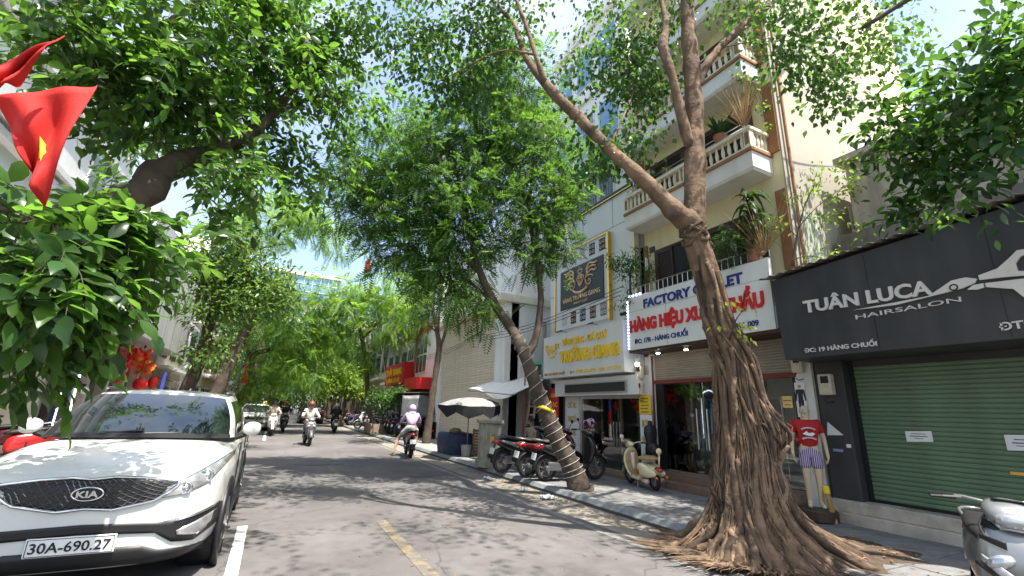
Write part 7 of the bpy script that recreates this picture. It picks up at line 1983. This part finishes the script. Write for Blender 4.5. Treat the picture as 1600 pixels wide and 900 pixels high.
tree('balcony_shrub', 'dark feathery shrub behind the railing at the right end of the sign', tuple(at(1150, 390, x=7.5)), [[PP(1150, 400, 5.1, .02), PP(1150, 380, 5.1, .015)]], [PB(1140, 385, 5.2, 25, 16), PB(1165, 365, 5.0, 22, 12), PB(1190, 350, 4.8, 12, 5)], 'frond', .22, 6, .06, L_DEEP, M_BARK, 82, cat='shrub', pairs=6)
tree('wall_vine', 'vine leaves over the left end of the middle balcony balustrade', tuple(at(1005, 290, x=7.3)), [[PP(1000, 320, 7.9, .01), PP(995, 280, 7.9, .008), PP(1000, 240, 7.9, .005)]], [PB(995, 285, 7.9, 12, 5), PB(1000, 250, 7.9, 10, 4)], 'leaf', .09, 8, .07, L_FIG, M_BARK, 83, cat='vine', wid=.6)

# ---------------- thin tree by the umbrella
tree('thin_tree', 'slender bare stemmed tree on the pavement beside the hooded rider', tuple(at(665, 697, z=.12)), [[PP(665, 697, 19.4, .20), PP(670, 660, 19.4, .15), PP(678, 600, 19.4, .14), PP(686, 550, 19.4, .14), PP(683, 520, 19.4, .10), PP(675, 480, 19.5, .06), PP(662, 450, 19.6, .04), PP(655, 420, 19.7, .03)],
    [PP(686, 550, 19.4, .08), PP(698, 510, 19.3, .06), PP(705, 470, 19.2, .04), PP(712, 440, 19.2, .03)], [PP(684, 525, 19.4, .07), PP(686, 490, 19.4, .05), PP(690, 460, 19.4, .03)], [PP(683, 520, 19.4, .05), PP(660, 495, 19.2, .03), PP(645, 470, 19.0, .02)]],
    [PB(650, 440, 19.5, 34, 14), PB(700, 440, 19.0, 34, 14), PB(680, 410, 19.5, 34, 12), PB(640, 480, 19, 22, 6), PB(715, 480, 19, 20, 5)], 'frond', .50, 9, .28, L_BRIGHT, M_BARK, 91, twig=.014)
# ---------------- trees further along the street
tree('street_tree', 'light green feathery tree above the red sign on the right pavement', (5.6, 27.5, .1), [[(5.6, 27.5, .1, .16), PP(577, 640, 27.5, .15), PP(572, 580, 27.3, .14), PP(566, 530, 27.2, .12), PP(556, 495, 27, .08), PP(545, 470, 26.8, .05)], [PP(566, 530, 27.2, .08), PP(590, 505, 27, .06), PP(612, 480, 26.8, .04)]],
    [PB(545, 480, 27, 60, 50), PB(600, 470, 27, 60, 50), PB(500, 470, 27.5, 45, 30), PB(650, 490, 26, 40, 22), PB(570, 520, 27, 55, 26), PB(620, 530, 26.5, 34, 10), PB(500, 520, 28, 34, 14), PB(660, 440, 26, 30, 12)], 'frond', .70, 10, .40, L_BRIGHT, M_BARKD, 92, twig=.016, group='trees along the street')
tree('street_tree', 'rounded yellow green tree standing alone at the bend beyond the planter', (4.9, 37.5, .1), [[(4.9, 37.5, .1, .30), PP(522, 640, 37.5, .28), PP(527, 615, 37.5, .18), PP(530, 600, 37.5, .1)]],
    [PB(530, 598, 37.5, 34, 60, (1.15, 1, .72)), PB(505, 606, 37.5, 18, 18), PB(556, 604, 37.2, 18, 18), PB(530, 580, 37.5, 20, 18)], 'leaf', .30, 22, .30, L_YELLOW, M_BARKD, 93, wid=.5, group='trees along the street')
tree('street_tree', 'dense small leaved tree behind the white crossover on the left', (-2.75, 17.0, .1), [[(-2.75, 17.0, .1, .22), PP(300, 590, 16.8, .19), PP(318, 540, 16.6, .17), PP(330, 500, 16.5, .14), PP(345, 460, 16.5, .10), PP(370, 420, 16.6, .05)], [PP(325, 515, 16.5, .09), PP(310, 470, 16.2, .07), PP(320, 420, 16, .04)], [PP(335, 490, 16.5, .09), PP(380, 455, 16.6, .06), PP(420, 430, 16.8, .03)]],
    [PB(340, 400, 16.5, 52, 46), PB(390, 420, 16.8, 52, 46), PB(330, 450, 16.2, 48, 34), PB(400, 465, 16.8, 46, 30), PB(360, 490, 16.4, 38, 20), PB(440, 440, 17, 28, 14), PB(440, 480, 17, 26, 10), PB(350, 370, 16.4, 36, 16), PB(310, 490, 16, 24, 6), PB(310, 560, 15.8, 22, 6), PB(340, 550, 15.8, 18, 4)], 'leaf', .20, 26, .26, leaf_mat('olive_leaf', (.08, .15, .035), (.20, .33, .05), .5, .35, .42), M_BARKD, 94, wid=.42, group='trees along the street', droop=.3)
tree('street_tree', 'straight slanting grey trunk leaning right on the left pavement', (-2.6, 25, .1), [[(-2.75, 25, .1, .28), PP(345, 600, 25, .27), PP(360, 565, 25, .25), PP(375, 535, 25, .23), PP(392, 500, 25, .18), PP(405, 470, 25, .12), PP(420, 440, 25, .06)]],
    [PB(420, 450, 25, 40, 26), PB(380, 450, 25, 40, 22), PB(450, 490, 25, 36, 18)], 'frond', .60, 10, .38, L_FEATHER, M_BARK, 95, twig=.016, group='trees along the street')
tree('street_tree', 'dark crooked trunk with a long limb reaching right over the parked white car', (-2.5, 27.5, .1), [[(-2.6, 27.5, .1, .22), PP(388, 605, 27.5, .19), PP(392, 575, 27.5, .17), PP(400, 553, 27.5, .14), PP(425, 545, 27.4, .12), PP(445, 530, 27.2, .10), PP(455, 505, 27, .06)], [PP(394, 565, 27.5, .11), PP(386, 540, 27.5, .09), PP(392, 505, 27.5, .05)]],
    [PB(430, 580, 27, 36, 20), PB(410, 600, 26.5, 26, 10), PB(470, 560, 27, 40, 22), PB(470, 510, 27, 40, 24), PB(430, 520, 27, 30, 12), PB(500, 540, 27, 32, 16), PB(390, 520, 27, 26, 8), PB(395, 615, 26.5, 14, 4)], 'frond', .62, 9, .36, L_BRIGHT, M_BARKD, 96, twig=.015, group='trees along the street')
tree('street_tree', 'dark bent trunk behind the parked white car with low sprays of leaves', (-2.4, 36, .1), [[(-2.4, 36, .1, .34), PP(425, 625, 36, .30), PP(440, 605, 36, .28), PP(448, 590, 36, .25), PP(446, 565, 36, .20), PP(452, 535, 36, .12)]],
    [PB(440, 570, 35, 34, 22), PB(470, 585, 35, 34, 20), PB(460, 530, 36, 40, 30), PB(500, 520, 36, 40, 26), PB(420, 540, 36, 30, 14)], 'frond', .80, 9, .45, L_FEATHER, M_BARKD, 97, twig=.016, group='trees along the street')
tree('street_tree', 'tall airy tree whose flat pale crown stands against the sky above the glass office block', (-2.6, 33, .1), [[(-2.6, 33, .1, .28), PP(405, 560, 33, .25), PP(396, 480, 33, .22), PP(385, 410, 33, .17), PP(392, 385, 33, .13), PP(408, 360, 33, .08)], [PP(388, 395, 33, .09), PP(420, 385, 33, .06), PP(455, 380, 33, .04)], [PP(386, 405, 33, .08), PP(370, 375, 33, .05)]],
    [PB(430, 340, 33, 50, 30, (1.3, 1, .5)), PB(480, 345, 33, 45, 22, (1.3, 1, .45)), PB(410, 365, 33, 34, 14, (1.3, 1, .5)), PB(520, 360, 33, 36, 12, (1.2, 1, .4)), PB(530, 390, 33, 26, 8, (1.2, 1, .5)), PB(440, 310, 33, 34, 10, (1.2, 1, .5)), PB(380, 350, 33, 30, 8)], 'frond', .80, 9, .42, L_BRIGHT, M_BARKD, 98, twig=.014, group='trees along the street')
rgt = random.Random(77)
far_specs = []
for k, y in enumerate((42, 46, 52, 58, 65, 72)):
    far_specs.append((5.7 + rgt.uniform(-.3, .3), y)); far_specs.append((-3.0 + rgt.uniform(-.3, .3), y + 2))
for k, (x, y) in enumerate(far_specs):
    h = rgt.uniform(6.5, 9); s_ = 1 if x < 0 else -1
    st_ = [[(x, y, .1, .30), (x + .2 * s_, y, 2.2, .26), (x + .6 * s_, y + .2, 4.2, .20), (x + 1.2 * s_, y, h, .08)], [(x + .4 * s_, y, 3.4, .14), (x + 1.8 * s_, y - .4, 5.6, .08)]]
    side = 'left' if x < 0 else 'right'
    bl = [(x + 1.0 * s_, y, h, 3.0, 2.6, 1.9, 46), (x + 2.6 * s_, y - .6, h - 1.6, 2.2, 2.2, 1.3, 26), (x - 1.0 * s_, y, h - 1.4, 2.0, 2.2, 1.6, 20), (x + .5 * s_, y - .4, 4.0, 1.6, 1.8, .9, 12)]
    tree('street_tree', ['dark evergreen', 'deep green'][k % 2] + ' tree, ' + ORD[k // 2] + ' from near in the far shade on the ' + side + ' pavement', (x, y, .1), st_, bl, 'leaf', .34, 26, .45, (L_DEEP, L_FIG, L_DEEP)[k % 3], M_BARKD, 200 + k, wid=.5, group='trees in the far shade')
for k, (x, y) in enumerate(((-6, 76), (-2.5, 79), (1, 77), (4, 80), (7.5, 76))):
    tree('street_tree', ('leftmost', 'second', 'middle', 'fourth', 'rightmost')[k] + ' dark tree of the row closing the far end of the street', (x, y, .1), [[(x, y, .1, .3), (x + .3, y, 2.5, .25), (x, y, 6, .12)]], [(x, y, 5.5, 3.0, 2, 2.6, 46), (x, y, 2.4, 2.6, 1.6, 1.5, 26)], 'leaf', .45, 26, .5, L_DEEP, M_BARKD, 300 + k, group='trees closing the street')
for k, (px, py, y, lab) in enumerate(((700, 600, 31, 'leafy bush spilling over the grey canopy by the red shop'), )):
    tree('canopy_bush', lab, (6.0, 24.5, 2.2), [[(6.3, 25.5, .12, .05), (6.2, 25.4, 1.6, .04), (6.0, 25.2, 2.5, .03)]], [PB(600, 620, 25, 22, 26), PB(625, 615, 24.5, 18, 18), PB(590, 632, 25.5, 14, 12), PB(640, 622, 24, 12, 8)], 'leaf', .20, 20, .16, L_FIG, M_BARKD, 301, cat='bush', wid=.45)

# ================================================================ small things on the street
# utility cabinet
t = thing('utility_cabinet', 'weathered pale green concrete utility cabinet at the kerb beside the parked scooters', 'cabinet', (5.22, 11.35, .12), R_(6))
cm = mat('mossy_concrete', (.40, .38, .30), .85, var=.2, scale=4, streak=.65, streak_col=(.10, .12, .09), bump=.3, dirt=.4, dscale=3)
MB().box(-.26, .26, -.26, .26, 0, .16).build('base', cm, t, bevel=.01)
MB().box(-.22, .22, -.22, .22, .16, 1.08).build('body', cm, t, bevel=.012)
MB().box(-.27, .27, -.27, .27, 1.08, 1.16).build('cap', cm, t, bevel=.012)
MB().box(-.235, -.22, -.17, .17, .24, 1.02).build('door', cm, t)
MB().box(-.16, .16, -.235, -.22, .24, 1.02).build('door', cm, t)
MB().box(-.12, -.02, -.245, -.234, .62, .76).build('yellow_label', M_YELLOW, t)
MB().box(.06, .2, -.232, -.219, .55, .80).build('printed_label', M_PAPER, t)
# umbrella
t = thing('street_umbrella', 'large faded black and grey umbrella drooping over goods in front of the cream shutter', 'umbrella', (5.75, 14.2, .12))
MB().cyl((0, 0, 0), (0, 0, 1.82), .02, n=8).build('pole', M_GREYMETAL, t)
segs = 8; um = MB(); ub = MB()
def up_(k, u):
    a = 2 * math.pi * k / segs; R__ = 1.06
    e = Vector((math.cos(a) * R__, math.sin(a) * R__ * 1.05, 1.56 + .05 * math.sin(2 * a + 1) + .06 * math.cos(a)))
    c = Vector((0, 0, 1.80)); p = c.lerp(e, u); p.z += .05 * math.sin(math.pi * u); return p
for k in range(segs):
    rows = []
    for j in range(6):
        u = j / 5; a, b_ = up_(k, u), up_(k + 1, u); mid = (a + b_) / 2 * 1.0; mid.z -= .03 * u; rows.append((a, mid, b_))
    i0 = len(um.v); um.v += [tuple(x) for r_ in rows for x in r_]
    for j in range(5):
        for q in range(2): um.f.append((i0 + j * 3 + q, i0 + j * 3 + q + 1, i0 + j * 3 + q + 4, i0 + j * 3 + q + 3))
    a, b_ = up_(k, 1), up_(k + 1, 1); md = (a + b_) / 2 - Vector((0, 0, .03))
    dark = k in (4, 5, 6, 7)
    q0, q1, q2 = (.22, .34, .24) if dark else (.07, .04, .07)
    if k == 4: q0 = .08
    (ub if dark else um)._add([a, md, b_, b_ - Vector((0, 0, q2)) - b_ * .0, md * .97 - Vector((0, 0, q1 - .03)), a - Vector((0, 0, q0))], [(0, 1, 4, 5), (1, 2, 3, 4)])
for mb, mm, nm in ((um, mat('faded_grey_cloth', (.22, .215, .215), .8, dirt=.4, dirt_col=(.2, .2, .2)), 'grey_panels'), (ub, mat('black_cloth', (.022, .022, .026), .85), 'black_panels')):
    o = mb.build(nm, mm, t); sd = o.modifiers.new('solid', 'SOLIDIFY'); sd.thickness = .008
rb = MB()
for k in range(segs): rb.tube([up_(k, .02) - Vector((0, 0, .02)), up_(k, .5) - Vector((0, 0, .02)), up_(k, .99) - Vector((0, 0, .02))], .006, 5)
rb.build('ribs', M_GREYMETAL, t)
t = thing('covered_stall', 'heap of goods under a dark blue tarpaulin below the umbrella', 'stall', (5.6, 14.9, .12))
mb = MB(); rg = random.Random(8)
mb.loft([ring((0, 0, z), (1, 0, 0), (0, 1, 0), w, d, 22, 7) for z, w, d in ((0, .42, .62), (.3, .45, .64), (.62, .43, .62), (.66, .40, .58), (.67, .15, .3))])
mb.v = [(v[0] + rg.gauss(0, .02), v[1] + rg.gauss(0, .02), v[2] + rg.gauss(0, .015)) for v in mb.v]
mb.build('tarpaulin', mat('navy_tarpaulin', (.03, .045, .10), .6, var=.3, bump=.5, bscale=9), t, smooth=True, autosm=35)
MB().ball((-.1, -.2, .72), (.2, .22, .10)).ball((.1, .25, .72), (.18, .2, .08)).build('sacks', mat('brown_sack', (.28, .20, .13), .9, bump=.5), t, smooth=True)
t = thing('grey_bucket', 'plain grey plastic bucket beside the covered stall', 'bucket', (5.62, 13.95, .12))
MB().lathe([(.0, .0), (.13, 0), (.165, .32), (.175, .32), (.175, .34), (.155, .34), (.125, .03), (0, .03)], n=20).build('shell', mat('grey_plastic', (.33, .34, .35), .5), t, smooth=True, autosm=40)
MB().tube([(-.17, 0, .32), (-.1, -.12, .22), (.1, -.12, .22), (.17, 0, .32)], .006, 5).build('handle', M_STEEL, t)
for k, (y, x) in enumerate(((14.0, 6.1), (13.75, 6.45))):
    t = thing('wooden_pallet', ('brown slatted pallet leaning beside the bucket' if k == 0 else 'taller brown slatted pallet leaning nearer the utility cabinet'), 'pallet', (x, y, .12), R_(-20 + 12 * k))
    t.rotation_euler = (R_(-10), 0, R_(-15 + 12 * k))
    wd = mat('old_wood', (.26, .16, .09), .85, var=.3, scale=8, objrand=.2)
    me = MB().box(-.22, .22, 0, .02, 0, .075).mesh('slat', wd)
    for q in range(9 + k): link('slat', me, t, loc=(0, 0, .02 + q * .09))
    for sx in (-.2, .16): MB().box(sx, sx + .04, .021, .06, 0, .85 + .09 * k).build('upright', wd, t)
# red hydrant and post
t = thing('red_hydrant', 'red fire hydrant on the pavement in front of the red shop', 'hydrant', (6.9, 21.9, .12))
MB().lathe([(.13, 0), (.13, .05), (.08, .06), (.08, .48), (.11, .50), (.11, .54), (.08, .6), (.03, .66), (0, .66)], n=16).cyl((-.15, 0, .38), (.15, 0, .38), .045, n=10).cyl((0, -.14, .36), (0, 0, .36), .055, n=10).build('body', M_RED, t, smooth=True, autosm=40)
for sx in (-.16, .16): MB().cyl((sx - .02, 0, .38), (sx + .02, 0, .38), .055, n=8).build('cap', M_RED, t)
t = thing('red_post', 'red painted concrete post beside the cream shutter column', 'post', (7.05, 22.4, .12))
MB().box(-.07, .07, -.07, .07, 0, 1.15).build('shaft', mat('faded_red', (.45, .06, .06), .7, dirt=.3), t, bevel=.015)
MB().box(-.10, .10, -.10, .10, 1.15, 1.22).build('cap', M_RED, t, bevel=.015)
# planter with a trunk
t = thing('concrete_planter', 'low concrete planter at the kerb beside the row of scooters', 'planter', (5.75, 27.5, .12))
MB().box(-.75, .75, -1.0, -.85, 0, .5).box(-.75, .75, .85, 1.0, 0, .5).box(-.75, -.6, -.85, .85, 0, .5).box(.6, .75, -.85, .85, 0, .5).build('walls', mat('brick_concrete', (.25, .19, .15), .9, streak=.4), t)
MB().box(-.6, .6, -.85, .85, .1, .42).build('soil', M_SOIL, t)
# flags
def flag(name, label, base, pole_top, corners, star=True, cat='flag', group=None):
    t = thing(name, label, cat, base, world_coords=True, group=group)
    MB().tube([base, pole_top], .014, 8).build('pole', M_STEEL, t)
    A, B, C, D = [Vector(c) for c in corners]
    n_ = (B - A).cross(D - A).normalized()
    def fn(u, v):
        p = A.lerp(B, u).lerp(D.lerp(C, u), v)
        return p + n_ * (.10 * math.sin(u * 9 + v * 5) * (.3 + v) + .05 * math.sin(v * 6 - u * 11)) * (A - B).length
    o = MB().grid(fn, 22, 14).build('cloth', M_REDCLOTH, t, smooth=True)
    sd = o.modifiers.new('solid', 'SOLIDIFY'); sd.thickness = .004
    if star:
        mb = MB(); r = .10
        pts = []
        for k in range(10):
            a = math.pi / 2 + k * math.pi / 5; rr_ = r if k % 2 == 0 else r * .4
            pts.append((.60 + rr_ * math.cos(a) * .67, .66 - rr_ * math.sin(a)))
        for sgn in (1, -1):
            q = [fn(*p) + n_ * .006 * sgn for p in pts]; cc = fn(.5, .5) + n_ * .006 * sgn
            mb._add(q + [cc], [(k, (k + 1) % 10, 10) for k in range(10)])
        so = mb.build('star', M_YELLOW, o)
    return t
flag('red_flag', 'nearest red flag with a yellow star hanging limp at the left edge', (-1.85, 2.75, .1), (-1.42, 2.62, 2.82), [at(-12, 150, y=2.6), at(150, 133, y=2.6), at(62, 322, y=2.62), at(40, 250, y=2.66)])
flag('red_flag', 'second red flag furled above the nearest one at the upper left', (-1.9, 2.35, .1), (-1.62, 2.4, 3.1), [at(-60, 130, y=2.4), at(102, 52, y=2.45), at(30, 122, y=2.48), at(-60, 190, y=2.42)], star=False)
flag('small_flag', 'small red flag hanging from the lamp post behind the white crossover', (-2.0, 27.0, .1), tuple(at(386, 573, y=27)), [at(383, 573, y=26.5), at(388, 571, y=26.3), at(386, 600, y=26.3), at(377, 598, y=26.5)], star=False)
flag('small_flag', 'small faded red banner high over the street left of the feathery tree', (6.2, 26, .1), tuple(at(576, 405, y=26)), [at(571, 408, y=25.8), at(580, 404, y=25.6), at(577, 424, y=25.6), at(569, 426, y=25.8)], star=False)
# lamp post on the left
t = thing('lamp_post', 'slim grey lamp post leaning beside the small red flag', 'lamp post', (-2.0, 27, .1), world_coords=True)
MB().tube([(-2.1, 27, .1), at(372, 590, y=27), at(389, 515, y=27), at(396, 490, y=27), at(412, 480, y=26.8)], [.07, .06, .05, .045, .04], 8).build('pole', mat('green_grey_metal', (.25, .30, .29), .5), t, smooth=True)
p = at(416, 480, y=26.8); MB().box(p.x - .1, p.x + .35, p.y - .1, p.y + .1, p.z - .05, p.z + .06).build('lamp_head', M_GREYMETAL, t)
# cables over the right pavement
for k in range(3):
    mb = MB(); q = []
    for j in range(25):
        u = j / 24; y = 8.3 + 38 * u
        q.append((7.15 + .05 * k, y, 4.35 + .12 * k - .25 * math.sin(math.pi * ((u * 4) % 1)) ))
    o = mb.tube(q, .010, 5).build('overhead_cable', M_BLACK); tag(o, ['lowest', 'middle', 'highest'][k] + ' of the thin black overhead cables slung along the right hand shopfronts', 'cable', 'overhead cables')
t = thing('cable_bundle', 'tangle of coiled black cables behind the leaning tree at the alley', 'cables', (7.45, 12.5, 2.2))
rg = random.Random(4)
mb = MB()
for k in range(12):
    c = (rg.uniform(-.1, .1), rg.uniform(-.25, .35), rg.uniform(-.25, .35)); mb.torus(c, (1, rg.uniform(-.5, .5), rg.uniform(-.3, .3)), rg.uniform(.12, .25), .009, 20, 5)
mb.build('coils', M_BLACK, t)
MB().cyl((.1, 0, -2.08), (.1, 0, 2.2), .07, n=10).build('pole', M_CONC, t)
# litter
def litter(label, p, m, s_, seed):
    rg = random.Random(seed); mb = MB()
    def fn(u, v): return ((u - .5) * s_ * 1.6 + rg.gauss(0, s_ * .10), (v - .5) * s_ + rg.gauss(0, s_ * .10), .01 + abs(rg.gauss(0, s_ * .22)))
    mb.grid(fn, 6, 5); o = mb.build('litter', m); sd = o.modifiers.new('solid', 'SOLIDIFY'); sd.thickness = .003
    o.location = (p[0], p[1], max(0.0, p[2])); o.rotation_euler = (0, 0, seed); tag(o, label, 'litter'); return o
litter('crumpled white plastic bag at the foot of the fig tree by the kerb', at(1140, 884, z=.01), M_PAPER, .24, 1)
litter('yellow green wrapper beside the plastic bag under the fig tree', at(1122, 877, z=.01), M_YELLOW, .12, 2)
litter('scrap of white paper in the gutter in front of the leaning tree', at(855, 780, z=.01), M_PAPER, .16, 3)
litter('scrap of pale tissue in the gutter by the parked scooters', at(816, 767, z=.01), M_PAPER, .12, 4)
litter('torn white paper furthest along the gutter near the utility cabinet', at(765, 750, z=.01), M_PAPER, .14, 5)
